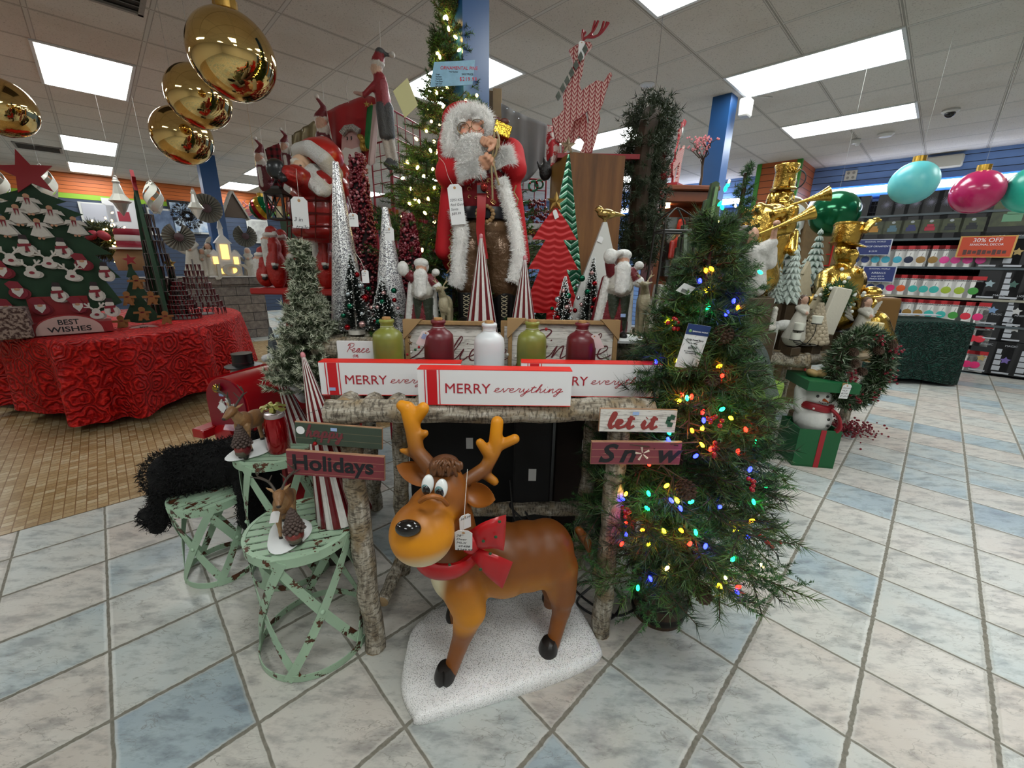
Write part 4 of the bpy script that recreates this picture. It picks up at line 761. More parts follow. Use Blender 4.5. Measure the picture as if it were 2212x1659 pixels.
santa_fig('small Santa figurine waving a mitten beside a deer, left of the striped cones',onZ(916,700,1.72,UPZ-.015),.84,1);sf2=santa_fig('small Santa figurine shading its eyes beside a deer, on the right log end',onZ(1331,716,1.64,1.122),.90,0)
mb=MB();mb.box((.015,-.035,.12),(.022,.001,.014));mb.build('price_sticker',M('sticker_blue'),sf2,0)
def fir_outline(tiers,w0,h,trunk=.1,tw=.12):
 """half profile -> closed outline: tiers of (half width, z)"""
 r=[];
 for i,(w_,z,wi)in enumerate(tiers):r+=[(w_,z),(wi,z+.01*0)]
 return r
def flat_tree(nm,lb,base,pts,th,mat,cat='flat tree',rz=0,group=None,relief=None):
 t=thing(nm,lb,cat,base,rz,group);out=pts+[(-x,z)for x,z in pts[::-1]];mb=MB();mb.prism(out,th);mb.build('panel',mat,t,0);return t
t_=NT('wavy_red');sp=t_.node('ShaderNodeSeparateXYZ');t_.l.new(t_.pos(),sp.inputs[0]);wv=t_.math('SINE',t_.math('ADD',t_.math('MULTIPLY',sp.outputs[2],240),t_.math('MULTIPLY',t_.math('SINE',t_.math('MULTIPLY',t_.math('ABSOLUTE',sp.outputs[0]),62)),1.8)))
t_.set(Base_Color=lin('#ae0c14'),Roughness=.3,Metallic=.2,Coat_Weight=.4);t_.bump(wv,.25,.005);WAVR=t_.m
Yr=1.87;b=onZ(1190,690,Yr,UPZ);S1=lambda x,y:(at(x,y,Yr)-b)
z_=lambda y:at(1192,y,Yr).z-UPZ;k_=lambda dx:dx/475
rt=thing('red_metal_tree','red wavy metal tree with a gold star on top, beside the white tree','flat tree',b,0)
pts=[(k_(12),0),(k_(10),z_(676)),(k_(42),z_(676)),(k_(50),z_(640)),(k_(28),z_(582)),(k_(53),z_(582)),(k_(18),z_(518)),(k_(46),z_(518)),(k_(24),z_(480)),(k_(3),z_(450))]
mb=MB();mb.prism([(x,z)for x,z in pts]+[(-x,z)for x,z in pts[::-1]],.012);mb.build('panel',WAVR,rt,0);mb=MB();mb.box((0,0,.004),(.09,.07,.008));mb.build('foot',WAVR,rt,0)
GOLDL=M('gold_leaf','#b08d4e',.28,.9,var=.25,vs=30);mb=MB();star3d(mb,(0,0,z_(436)),.042,.017,.012);mb.build('star',GOLDL,rt,0);price_tag(rt,(-.008,-.02,z_(455)),(.2,-.5,.3),.02,.036,hole=False,name='price_sticker')
t_=NT('chevron_green');sp=t_.node('ShaderNodeSeparateXYZ');t_.l.new(t_.pos(),sp.inputs[0]);wv=t_.math('PINGPONG',t_.math('ADD',t_.math('MULTIPLY',sp.outputs[2],34),t_.math('MULTIPLY',t_.math('PINGPONG',t_.math('MULTIPLY',sp.outputs[0],32),1),.8)),.5);c=t_.mix(smooth(t_,wv,.04,.12),(*lin('#a9c4b4'),1),(*lin('#16583c'),1));t_.set(Base_Color=c,Roughness=.25,Metallic=.4);t_.bump(wv,.8,.008)
Yg=2.0;b=onZ(1210,690,Yg,UPZ);z2=lambda y:at(1206,y,Yg).z-UPZ;gt=thing('green_metal_tree','tall slim green metal tree with a chevron pattern and champagne star','flat tree',b,0);mb=MB();mb.prism([(-.13,0),(.13,0),(.004,z2(335)),(-.004,z2(335))],.03);mb.build('panel',t_.m,gt,0);mb=MB();star3d(mb,(-.005,-.01,z2(316)),.038,.016,.014);mb.build('star',M('champagne','#b8a58c',.22,.9),gt,0)
t_=NT('white_enamel');v=t_.node('ShaderNodeTexVoronoi');v.inputs['Scale'].default_value=55;t_.l.new(t_.mapping(t_.pos(),(1,1,.45),(0,.6,0)),v.inputs['Vector']);t_.set(Base_Color=lin('#d2d2ce'),Roughness=.3,Coat_Weight=.3);t_.bump(t_.math('LESS_THAN',v.outputs['Distance'],.22),.8,.006)
Yw=1.92;b=onZ(1290,690,Yw,UPZ);z3=lambda y:at(1287,y,Yw).z-UPZ;wt=thing('white_metal_tree','white embossed triangular tree with a gold bird perched on top','flat tree',b,0);mb=MB();mb.prism([(-.155,0),(.155,0),(.15,.03),(.008,z3(480)),(-.008,z3(480)),(-.15,.03)],.03);mb.build('panel',t_.m,wt,0)
GB=M('gold_bird','#b79a5c',.22,.9,var=.2,vs=40,attr=False);zb=z3(462);organic('bird',[('e',(.005,0,zb),(.04,.022,.022),'#ffffff'),('e',(-.028,0,zb+.018),(.017,.015,.016),'#ffffff'),('c',(-.04,0,zb+.017),(-.052,0,zb+.014),.005,.002,'#ffffff'),('c',(.03,0,zb),(.085,0,zb-.004),.014,.004,'#ffffff'),('c',(0,0,zb-.015),(0,0,zb-.035),.008,.008,'#ffffff')],GB,wt,.003,2);price_tag(wt,(-.012,-.02,z3(512)),(0,.4,0),.022,.024,hole=False,name='price_sticker')
# ---------------------------------------------------------------- conifers
def conifer_tris(H,R,n,z0=.05,needle=.022,dens=50,droop=.15,up=.25,tw=4,shape=.9,tipk=1,cols=('#1c3a1c','#2c5226','#3f6a2c'),wd=.0009,tip_light=None,kmin=.05,fwd=.7,jit=.25):
 seg=[];
 for i in range(n):
  u=(i+rng.uniform())/n;z=z0+(H-z0)*(u**.9);L=max(kmin,R*(1-u)**shape*rng.uniform(.78,1.12));a=rng.uniform(0,2*PI);d=np.array([math.cos(a),math.sin(a),up*rng.uniform(.4,1.4)+(.9 if u>.93 else 0)]);d/=np.linalg.norm(d)
  p0=np.array([0,0,z]);m=p0+d*L*.55;e=p0+d*L-np.array([0,0,droop*L]);seg.append((p0+d*L*.12,m,L));seg.append((m,e,L));side=np.cross(d,[0,0,1.]);side/=np.linalg.norm(side)+1e-9
  for k in range(tw):
   t=rng.uniform(.3,.95);c=p0+d*L*t-np.array([0,0,droop*L*t*t]);s=side*rng.choice([-1,1])*rng.uniform(.5,1)+d*rng.uniform(.5,1)+rng.normal(0,jit,3);s/=np.linalg.norm(s);seg.append((c,c+s*L*rng.uniform(.22,.42),L))
 A_,B_=np.array([s[0]for s in seg]),np.array([s[1]for s in seg]);Ln=np.linalg.norm(B_-A_,axis=1);cnt=np.maximum(3,(Ln*dens*10).astype(int));idx=np.repeat(np.arange(len(seg)),cnt);m=len(idx);t=rng.uniform(0,1.04,m)[:,None];a,b=A_[idx],B_[idx];d=(b-a)/Ln[idx][:,None];p=a+(b-a)*t
 r=rng.normal(0,1,(m,3));r-=(r*d).sum(1)[:,None]*d;r/=np.linalg.norm(r,axis=1)[:,None];nd=d*fwd+r;nd/=np.linalg.norm(nd,axis=1)[:,None];ln=needle*rng.uniform(.7,1.2,m)[:,None];s=np.cross(nd,rng.normal(0,1,(m,3)));s*=wd/np.linalg.norm(s,axis=1)[:,None]
 tri=np.stack([p-s,p+s,p+nd*ln],1);C=np.array([lin(c)for c in cols]);per=C[rng.integers(0,len(C),len(seg))][idx]*rng.uniform(.75,1.2,m)[:,None]
 if tip_light:k=(t>.55)[:,0]&(rng.uniform(size=m)<.75);per[k]=np.array(lin(tip_light))*rng.uniform(.85,1.1,k.sum())[:,None]
 return tri,per,seg
NEED=M('needles','#2c5226',.55,attr=True)
def twigs(parent,seg,r=.0025,col='#3a2a1c',every=1):
 mb=MB()
 for a,b,L in seg[::every]:mb.tube([a,b],[r,r*.5],4,caps=False)
 return mb.build('branches',M('twig_brown',col,.8),parent,60)
def bulbs(parent,pts,cols,e=25,r=.0055,nm='light_bulb'):
 for(p,c)in zip(pts,cols):
  mt=M('bulb_%s_%g'%(c,e),{'warm':'#ffd27a','red':'#ff1c14','green':'#10e08a','blue':'#1c2cff','yellow':'#ffd21c','orange':'#ff8c10','white':'#ffffff'}[c],.3,emit=e,ecol={'warm':'#ffcf70','red':'#ff1008','green':'#08e070','blue':'#1218ff','yellow':'#ffc810','orange':'#ff7c08','white':'#ffffff'}[c])
  kk=nm+c
  if kk not in MC:mb=MB();mb.ell((0,0,0),(r,r,r*1.7),8,6);o=mb.build(nm,mt,parent,180);MC[kk]=o.data
  else:o=bpy.data.objects.new(nm,MC[kk]);COL.objects.link(o);o.parent=parent
  o.location=p;o.rotation_euler=(rng.uniform(-1,1),rng.uniform(-1,1),0)
pb=onZ(985,700,2.42,0);pb.z=0;PT=thing('prelit_pine','tall green prelit pine with warm lights and a blue price sign, behind the big Santa','Christmas tree',pb)
ptop=at(985,0,2.30).z;tri,pc_,seg=conifer_tris(ptop+.02,.60,420,z0=.95,needle=.02,dens=62,droop=.1,up=.35,tw=7,shape=1.0,cols=('#24481a','#355f24','#4a7a2c','#2a5226'),wd=.0017,kmin=.10)
tri_obj('foliage',tri,NEED,PT,pc_);twigs(PT,seg,.0028)
mb=MB();mb.tube([(0,0,0),(0,0,ptop)],[.03,.006],10);mb.build('trunk',M('twig_brown'),PT)
for(x,y)in((960,38),(965,38),(969,62),(984,80),(992,108),(945,115),(950,123),(965,190),(1001,179),(943,200),(1030,206),(1005,218),(1029,229),(925,235),(932,262),(950,270),(943,328),(930,325),(915,380),(938,306),(888,408),(897,430),(905,435),(885,440),(925,430),(938,405),(883,490),(890,497),(912,540),(930,520),(902,362),(935,365),(918,460),(880,350),(870,385),(938,480),(870,470),(899,300),(921,283),(958,230),(1015,235)):
 pp=at(x,y,2.3);v=pp-pb;v.y=-abs(.62*max(0,1-v.z/ptop))*.75-.03;v.x=(at(x,y,pb.y+v.y)-pb).x;v.z=at(x,y,pb.y+v.y).z;bulbs(PT,[v],['warm'],30,.0065,'fairy_bulb')
sg=thing('price_sign','pale blue ORNAMENTAL PINE price card hanging on the tall prelit pine','sign',at(938,134,2.02));a,b2,c3=at(938,134,2.02),at(1026,131,2.02),at(926,187,2.02);L=(b2-a).length;H=(a-c3).length*.98
mb=MB();mb.add([(0,0,0),(L,0,.01),(L-.012,0,-H+.012),(-.022,0,-H),(0,.002,0),(L,.002,.01),(L-.012,.002,-H+.012),(-.022,.002,-H)],[(0,3,2,1),(4,5,6,7),(0,1,5,4),(1,2,6,5),(2,3,7,6),(3,0,4,7)]);mb.build('card',M('card_iceblue','#86b4cf',.4,var=.2,vs=30),sg,0)
text('ORNAMENTAL PINE',.0175,M('print_red','#c8283c',.6),sg,(.024,-.001,-.026),shear=.15);text('Tree Number',.007,INK(),sg,(.06,-.001,-.036));text('SALE PRICE:',.0095,INK(),sg,(.115,-.001,-.045));text('$219.99',.02,MC['print_red'],sg,(.105,-.001,-.066),space=1.15)
for i in range(8):text(['Height','Diameter','Tip Count','Tree Shape','Light Type','Light Count','Light Color','Base'][i],.0068,INK(),sg,(.005-i*.0008,-.001,-.046-i*.0085))
fb=Vector((-.865,1.72,0));FT=thing('frosted_pine','small frosted green pine at the left end of the log table','small tree',(fb.x,fb.y,0));ht=at(662,520,1.72).z-.045;hb=at(640,810,1.72).z-.04
tri,pc_,seg=conifer_tris(ht,.20,330,z0=hb-.06,needle=.022,dens=100,droop=0,up=.55,tw=4,shape=1.05,cols=('#3c4a30','#505c40','#455438'),tip_light='#c2c6b0',wd=.0017,kmin=.05,fwd=.9)
tri_obj('foliage',tri,NEED,FT,pc_);mb=MB();mb.tube([(0,0,.1),(0,0,ht-.03)],.011,8);mb.build('trunk',M('twig_brown'),FT);mb=MB();mb.lathe([(.09,0),(.11,.2),(.115,.22),(.1,.22),(0,.2)],n=20);mb.build('pot',M('pot_dark','#2a231c',.7),FT)
# ================================================================ BIG SANTA DOLL
SC=onZ(1050,690,2.02,UPZ);ST=thing('santa_doll','big standing Santa doll in red coat, holding a cord and gift, centre of the display','Santa doll',SC)
As=lambda x,y,Y=2.0:tuple(at(x,y,Y)-SC)
FAB=M('painted_cloth','#ffffff',.75,attr=True,bump=.15,bs=220);SKN=M('painted_skin','#ffffff',.4,attr=True,spec=.4)
REDV='#b80a18'
organic('coat',[('e',As(1045,385,2.06),(.16,.09,.12),REDV),('c',As(985,345,2.03),As(972,375,1.96),.068,.066,REDV),('c',As(972,375,1.96),As(1005,372,1.89),.062,.05,REDV),('c',As(1100,335,2.03),As(1112,365,1.98),.07,.055,REDV),('c',As(1112,362,1.98),As(1095,345,1.92),.05,.045,REDV),('c',As(975,400,2.0),As(962,540,2.0),.045,.05,REDV),('c',As(1110,390,2.0),As(1130,560,2.02),.03,.035,REDV),('c',As(985,420,2.06),As(985,560,2.08),.06,.07,REDV),('c',As(1095,420,2.08),As(1110,600,2.1),.05,.06,REDV)],FAB,ST,.009,5)
organic('vest',[('e',As(1047,420,1.96),(.10,.06,.11),'#8e1420'),('e',As(1047,395,1.96),(.09,.06,.08),'#8e1420')],FAB,ST,.009,3)
mb=MB()
for i in range(26):
 a=rng.uniform(-1.1,1.1);zc=As(1047,rng.uniform(388,448))[2];r_=rng.uniform(.006,.011);c=Vector((As(1047,420)[0]+.098*math.sin(a),As(1047,420,1.96)[1]-.061*math.cos(a)-.001,zc));mb.tube([c+Vector((r_*math.cos(q)*(1-q/9),-.002,r_*math.sin(q)*(1-q/9)))for q in np.linspace(0,5,9)],.0016,5)
mb.build('gold_embroidery',M('gold_thread','#c9a06a',.3,.8),ST)
organic('trousers',[('e',As(1050,510,1.98),(.115,.08,.10),'#5f4630'),('c',As(1020,540,1.97),As(1015,615,1.97),.075,.07,'#5f4630'),('c',As(1085,540,1.97),As(1088,620,1.97),.072,.072,'#5f4630'),('e',As(1052,490,1.97),(.11,.075,.05),'#7a5e44')],M('satin_bronze','#ffffff',.3,.35,attr=True,bump=.5,bs=28,bd=.02),ST,.009,3)
for x in(1010,1090):
 mb=MB();c=As(x,640,1.96);mb.lathe([(.05,.0),(.055,.02),(.045,.06),(.05,.16),(.048,.17)],(c[0],c[1],0),18,sx=1,sy=1.15);mb.ell((c[0],c[1]-.05,.03),(.045,.07,.032),16,10);b_=mb.build('boot',M('boot_black','#0b0b0c',.3),ST)
 mb=MB()
 for k in range(6):z=.055+k*.018;mb.tube([(c[0]-.014,c[1]-.056,z),(c[0]+.014,c[1]-.056,z+.014)],.002,5);mb.tube([(c[0]+.014,c[1]-.056,z),(c[0]-.014,c[1]-.056,z+.014)],.002,5)
 mb.build('lace',M('lace_cream','#b8ab90',.7),b_)
mb=MB();c=As(1048,462,1.96);mb.lathe([(.112,-.024),(.118,0),(.112,.024)],c,30,sy=.66);mb.build('belt',M('belt_black','#111219',.3),ST,60)
mb=MB();bz=As(1048,462,1.87)
for k in range(14):a=2*PI*k/14;mb.ell((bz[0]+.034*math.cos(a),bz[1],bz[2]+.032*math.sin(a)),(.010,.006,.009),8,6)
mb.build('buckle',M('buckle_tan','#8a6b42',.5),ST)
mb=MB();strip(catmull([As(1040,395,1.86),As(1040,450,1.845),As(1038,500,1.85),As(1046,560,1.85)],5),.036,.002,mb);mb.build('ribbon',M('ribbon_red','#9c0f16',.4),ST)
mb=MB();strip([As(1040,400,1.845),As(1040,418,1.842)],.036,.002,mb);mb.build('ribbon_tab',MC['belt_black'],ST)
FUR=M('fur_white','#fbf9f6',.9);FURC=M('fur_core','#f3f0ec',.95)
def furtube(nm,path,rad,n,ln=.022,core=.88,par=ST,mat=FUR,cm=FURC,wd=.0011,curl=0,spread=.5,grav=.3):
 pth=catmull(path,5);rr=rad if not isinstance(rad,list)else list(np.interp(np.linspace(0,1,len(pth)),np.linspace(0,1,len(rad)),rad));mb=MB();mb.tube(pth,[r*core for r in rr]if isinstance(rr,list)else rr*core,10);o=mb.build(nm,cm,par,180);P,N=path_pts(pth,rr if isinstance(rr,list)else rr,n)
 k=tri_obj('pile',fuzz(P-N*ln*.35,N,ln,wd,spread,grav,curl),mat,o);k['kind']='stuff';return o
furtube('front_trim',[As(985,455,1.90),As(996,500,1.89),As(992,550,1.9),As(990,600,1.9),As(984,618,1.9)],[.03,.032,.034,.034,.03],5000,.02);furtube('front_trim',[As(1082,385,1.9),As(1095,430,1.9),As(1112,490,1.9),As(1120,560,1.9),As(1108,610,1.9)],[.026,.028,.03,.034,.032],5000,.02)
for s,(x0,y0,x1,y1)in enumerate(((981,480,972,590),(1108,400,1134,590))):
 mb=MB();pts=[As(x0+(x1-x0)*k/12+(0 if k%2 else(-7 if not s else 7)),y0+(y1-y0)*k/12,1.9)for k in range(13)];mb.tube(pts,.0035,5);mb.build('gold_lace',M('lace_gold','#8f7348',.5,.3),ST)
furtube('cuff',[As(1012,350,1.86),As(1020,385,1.86)],.05,5000,.028,.85);furtube('cuff',[As(1078,325,1.9),As(1088,360,1.9)],.052,5000,.028,.85)
hc=As(1015,285,1.97)
organic('head',[('e',hc,(.062,.06,.072),'#c88f74'),('e',As(1018,285,1.905),(.045,.02,.04),'#d09a7e'),('e',As(1020,284,1.893),(.013,.014,.013),'#d88f78'),('e',As(1002,288,1.897),(.017,.014,.014),'#d48a72'),('e',As(1038,284,1.9),(.017,.014,.014),'#d48a72'),('c',As(998,266,1.9),As(1012,270,1.893),.008,.007,'#c08a70'),('c',As(1026,267,1.893),As(1042,264,1.9),.007,.008,'#c08a70')],SKN,ST,.0045,2)
for x,y in((1003,277),(1025,272)):
 mb=MB();mb.ell(As(x,y,1.899),(.0095,.008,.0065),12,8);e=mb.build('eye',M('eye_white'),ST);mb=MB();mb.ell(As(x,y,1.893),(.0045,.003,.0045),10,6);mb.build('iris',M('iris_brown','#1e120c',.1),e)
mb=MB()
for x,y in((1001,277),(1031,270)):c=Vector(As(x,y,1.875));mb.tube([c+Vector((.024*math.cos(a),0,.021*math.sin(a)))for a in np.linspace(0,2*PI,20,endpoint=False)],.0013,5,closed=True)
mb.tube([As(1012,278,1.875),As(1020,272,1.872)],.0013,5);mb.build('spectacles',M('wire_gold','#6e5a38',.3,.8),ST)
for nm,pa,rd,n,ln in(('moustache',[As(1000,300,1.885),As(1018,294,1.88),As(1040,296,1.885)],.014,1500,.02),('beard',[As(1014,310,1.90),As(1022,350,1.88)],.062,6500,.035)):furtube(nm,pa,rd,n,ln,.85,curl=.5,spread=.7,grav=.5)
mb=MB();mb.tube(catmull([As(1012,303,1.868),As(1020,306,1.865),As(1030,302,1.868)],4),.0022,5);mb.build('mouth',M('mouth_dark','#7a3c38',.5),ST)
furtube('eyebrow',[As(992,263,1.885),As(1005,260,1.88)],.006,300,.012);furtube('eyebrow',[As(1022,256,1.88),As(1036,257,1.885)],.006,300,.012)
organic('hat',[('e',As(1003,262,2.02),(.10,.075,.075),REDV),('c',As(985,265,2.02),As(965,320,2.02),.055,.045,REDV),('c',As(965,320,2.02),As(966,375,2.0),.045,.03,REDV)],FAB,ST,.009,4)
furtube('hat_trim',[As(976,340,1.95),As(972,300,1.93),As(980,262,1.93),As(1003,245,1.93),As(1030,243,1.93),As(1052,262,1.93),As(1058,292,1.94)],.034,7500,.024)
def hand(parent,wrist,palm,fdir,curl_dir,s=1,thumb=None,col='#cf9a7c',nm='hand'):
 """palm with four curled fingers and a thumb"""
 w_,p,f,c=[Vector(v)for v in(wrist,palm,fdir,curl_dir)];f.normalize();c=(c-f*c.dot(f)).normalized();sd=f.cross(c).normalized();sh=[('c',tuple(w_),tuple(w_.lerp(p,.5)),.017*s,.019*s,col),('c',tuple(p-sd*.013*s),tuple(p+sd*.013*s),.016*s,.016*s,col)]
 for k,L in enumerate((.85,1,.95,.78)):
  b=p+sd*(k-1.5)*.0135*s+f*.008*s;m=b+f*.02*L*s;e=m+(c*.9+f*.15)*.018*L*s;g=e+(c*.3-f*.8)*.014*L*s
  sh+=[('c',tuple(b),tuple(m),.0068*s,.0065*s,col),('c',tuple(m),tuple(e),.0063*s,.006*s,col),('c',tuple(e),tuple(g),.0058*s,.005*s,col)]
 tb_=p-sd*.02*s*(thumb or 1);tm=tb_+(f*.3+c*.6-sd*.3*(thumb or 1)).normalized()*.02*s;sh+=[('c',tuple(p-f*.01*s),tuple(tb_),.011*s,.009*s,col),('c',tuple(tb_),tuple(tm),.0085*s,.0075*s,col),('c',tuple(tm),tuple(tm+(f*.5+c*.5).normalized()*.014*s),.0072*s,.006*s,col)]
 return organic(nm,sh,SKN,parent,.0026*s,1)
hand(ST,As(1035,366,1.86),As(1046,352,1.845),(.4,-.3,.1),(.3,-.1,.2),1.1,1);hand(ST,As(1075,325,1.87),As(1062,306,1.85),(-.6,-.5,.1),(-.1,.2,-.5),1.15,-1)
CRD=M('cord_gold','#a8946a',.5,var=.4,vs=300)
for k,pts in enumerate(([As(1068,285,1.83),As(1066,320,1.83),As(1062,350,1.84),As(1063,390,1.84),As(1064,430,1.85)],[As(1075,300,1.83),As(1072,330,1.83),As(1066,345,1.84),As(1070,370,1.84),As(1078,400,1.85)],[As(1060,300,1.84),As(1075,320,1.83),As(1078,300,1.83),As(1072,284,1.83)])):mb=MB();mb.tube(catmull(pts,6),.0042,6);mb.build('cord',CRD,ST)
mb=MB();mb.tube(catmull([As(1044,345,1.83),As(1036,365,1.83),As(1040,385,1.83),As(1046,398,1.83)],5),.0012,5);mb.ell(As(1046,404,1.83),(.016,.014,.016),14,10);mb.build('hand_bauble',M('bauble_red_gold','#8c2a22',.2,.7),ST)
g=thing('gift_box','small gold wrapped gift hanging from the Santa right shoulder','gift',at(1082,283,1.95));mb=MB();mb.box((0,0,0),(.075,.06,.05),R3(0,.3,.3),bev=.003);mb.build('box',GLIT('gold_foil','#c9a53a',300,.2,'#5a4210',.9),g,0);mb=MB();mb.ell((-.02,-.02,.035),(.02,.008,.012));mb.ell((.015,-.02,.03),(.02,.008,.012));mb.build('bow',M('bow_plaid','#5c2a1e',.5),g)
price_tag(ST,As(981,398,1.84),(.06,-.1,.12),.06,.155,lines=('','SD51422','Red Gold','Santa','$89.99'),string=[(-.02,.01,.03),(-.03,.02,.08),(-.05,.06,.11)],sz=.014)
WD=NT('plywood');q=WD.mapping(WD.pos(),(1,1,.12));n=WD.noise(q,14,6,.6);c=WD.ramp(n,[(.3,'#4a2c12'),(.5,'#6e4520'),(.7,'#85592c')]);WD.set(Base_Color=c,Roughness=.5);WD.bump(n,.1,.002)
ca,cb,cc=at(1232,328,2.20),at(1352,322,2.26),at(1185,352,2.5);W_=thing('wooden_crate','tall brown plywood crate standing behind the white tree, deer on top','crate',(ca.x,ca.y,0),math.atan2(cb.y-ca.y,cb.x-ca.x));w_=(cb-ca).length;CH=ca.z
mb=MB();mb.box((w_/2,.008,CH/2),(w_,.016,CH));mb.build('front_board',WD.m,W_,0);mb=MB();mb.box((.008,.17,CH/2),(.016,.3,CH));mb.box((w_-.008,.17,CH/2),(.016,.3,CH));mb.build('side_board',M('ply_pale','#a37a35',.6,var=.25,vs=9),W_,0);mb=MB();mb.box((w_/2,.3,CH/2),(w_,.014,CH));mb.build('back_board',WD.m,W_,0);mb=MB();mb.box((w_/2,.16,CH-.01),(w_-.03,.28,.016));mb.build('lid',WD.m,W_,0)
def knit_mat(nm,a,b,sc):
 if nm in MC:return MC[nm]
 t=NT(nm);sp=t.node('ShaderNodeSeparateXYZ');t.l.new(t.pos(),sp.inputs[0]);u=t.math('MULTIPLY',sp.outputs[0],sc);v=t.math('ADD',t.math('MULTIPLY',sp.outputs[2],sc*1.5),t.math('MULTIPLY',t.math('PINGPONG',u,.5),2.2));k=t.math('PINGPONG',v,.5);ed=t.math('PINGPONG',u,.5)
 m=t.math('MULTIPLY',smooth(t,k,.14,.24),smooth(t,ed,.05,.1));t.set(Base_Color=t.mix(m,(*lin(a),1),(*lin(b),1)),Roughness=.6);t.bump(m,.3,.003);MC[nm]=t.m;return t.m
def knit_deer(lb,foot,s,rz,flip=1,cols=('#8a1c26','#c9a59c'),nm='k1'):
 t=thing('knit_deer',lb,'deer cutout',foot,rz,'knit-pattern deer cutouts',scale=s);KM=knit_mat('knit_'+nm,*cols,34);ER=M('edge_crimson','#8c1420',.5);f=flip
 L2=lambda l:[((at(860+x/4.148,y/4.148,2.38)-KF).x,(at(860+x/4.148,y/4.148,2.38)-KF).z)for x,y in l]
 pl=L2([(1510,1325),(1475,1310),(1470,1200),(1420,1185),(1400,1090),(1385,985),(1440,960),(1490,900),(1480,770),(1545,640),(1575,480),(1560,430),(1535,370),(1600,325),(1665,295),(1725,300),(1742,335),(1690,395),(1675,430),(1650,600),(1625,665),(1645,735),(1700,690),(1780,640),(1845,655),(1880,590),(1905,565),(1916,595),(1885,680),(1860,750),(1835,850),(1800,930),(1812,985),(1775,1170),(1740,1285),(1630,1300),(1655,1240),(1700,1100),(1715,1000),(1700,915),(1640,970),(1575,1010),(1545,1120),(1520,1220)])
 c0=(sum(p[0]for p in pl)/len(pl),sum(p[1]for p in pl)/len(pl));mb=MB();mb.prism(pl,.02);mb.build('body_panel',KM,t,0);mb=MB();mb.prism([(c0[0]+(x-c0[0])*1.018,c0[1]+(z-c0[1])*1.012)for x,z in pl],.016);mb.build('painted_edge',ER,t,0)
 mb=MB();mb.prism(L2([(1545,1190),(1560,1000),(1700,900),(1720,1000),(1705,1180),(1640,1105),(1580,1200)]),.018,(0,.06,0));mb.build('rear_panel',KM,t,0)
 mb=MB()
 for p in([(1655,285),(1690,245),(1760,240),(1830,200),(1895,110)],[(1800,225),(1830,170),(1850,100)],[(1760,240),(1740,215),(1770,95)],[(1700,243),(1760,180),(1800,95)],[(1815,210),(1860,160),(1878,105)],[(1655,285),(1665,230),(1685,195)],[(1655,285),(1655,230),(1660,175)]):mb.tube(catmull([(x,0,z)for x,z in L2(p)],4),.006,5)
 mb.build('antler',ER,t)
 mb=MB()
 for k in range(7):mb.prism([(-.155+.02*k+a*.7,.26+k*.033+b*.7)for a,b in((-.02,0),(.0,.035),(.02,.0),(0,-.03))],.006,(0,-.02-.003*(k%2),0))
 mb.build('holly_garland',M('holly_pale','#5a6258',.6,var=.5,vs=40),t,0);mb=MB();mb.box((.06,.02,-.012),(.42,.16,.022));mb.build('base_board',ER,t,0);return t
KF=at(1265,318,2.38);kd=knit_deer('red and cream knit-pattern deer cutout standing on the tall wooden crate',Vector((KF.x,2.38,CH+.024)),1,.0,1);v=at(1257,88,2.36)-KF;price_tag(kd,(v.x,-.02,v.z+.04),(0,0,0),.03,.075,string=[(0,0,.03)])
# ================================================================ BEHIND THE CENTRE
def grid(nm,lb,a,b,z0,z1,mat,pitch=.06,r=.003,fw=.006,cat='grid rack'):
 a,b=Vector(a),Vector(b);t=thing(nm,lb,cat,(a.x,a.y,0));d=Vector((b.x-a.x,b.y-a.y,0));L=d.length;d.normalize();mb=MB();n=int(L/pitch);m=int((z1-z0)/pitch)
 for i in range(n+1):p=d*(L*i/n);mb.tube([(p.x,p.y,z0),(p.x,p.y,z1)],fw if i in(0,n)else r,5)
 for j in range(m+1):z=z0+(z1-z0)*j/m;mb.tube([(0,0,z),(d.x*L,d.y*L,z)],fw if j in(0,m)else r,5)
 mb.build('wire_panel',mat,t,60);
 for p in(Vector((0,0,0)),d*L):k=MB();k.tube([(p.x,p.y,0),(p.x,p.y,z0+.01)],.009,8);k.build('post',mat,t)
 return t
GR=M('rack_red','#8a1024',.35)
g0,g1=at(838,232,2.95),at(925,235,3.3);grid('grid_rack','red wire grid rack behind the prelit pine, left part',(g0.x,2.95),(at(905,232,3.3).x,3.3),at(838,380,2.95).z,g0.z,GR,.075)
grid('grid_rack','red wire grid rack under the elf doll, seen edge-on',(at(800,300,3.1).x,3.1),(g0.x-.015,2.97),at(838,420,2.95).z,at(838,300,2.95).z,GR,.075)
grid('grid_rack','red wire grid rack right of the big Santa, hung with jingle wreaths',(at(1105,380,2.7).x,2.7),(at(1180,380,2.75).x,2.75),at(1130,690,2.7).z,at(1130,385,2.7).z,GR,.06)
p0,p1=at(1035,192,2.72),at(1078,178,2.62);t=thing('oak_cabinet','pale wooden cabinet side rising behind the Santa, right of the pine','cabinet',(p0.x,2.75,0));mb=MB();mb.box((.0,0,p0.z/2),(.17,.02,p0.z));mb.build('door',M('oak_pale','#7d6034',.5,var=.2,vs=12),t,0);mb=MB();mb.box((.105,-.02,p1.z/2),(.05,.06,p1.z));mb.build('stile',M('oak_light','#a5875a',.5,var=.2,vs=12),t,0);mb=MB();mb.box((.02,-.012,p0.z-.1),(.05,.006,.015));mb.build('hinge',M('iron_dark','#1c1812',.5),t,0)
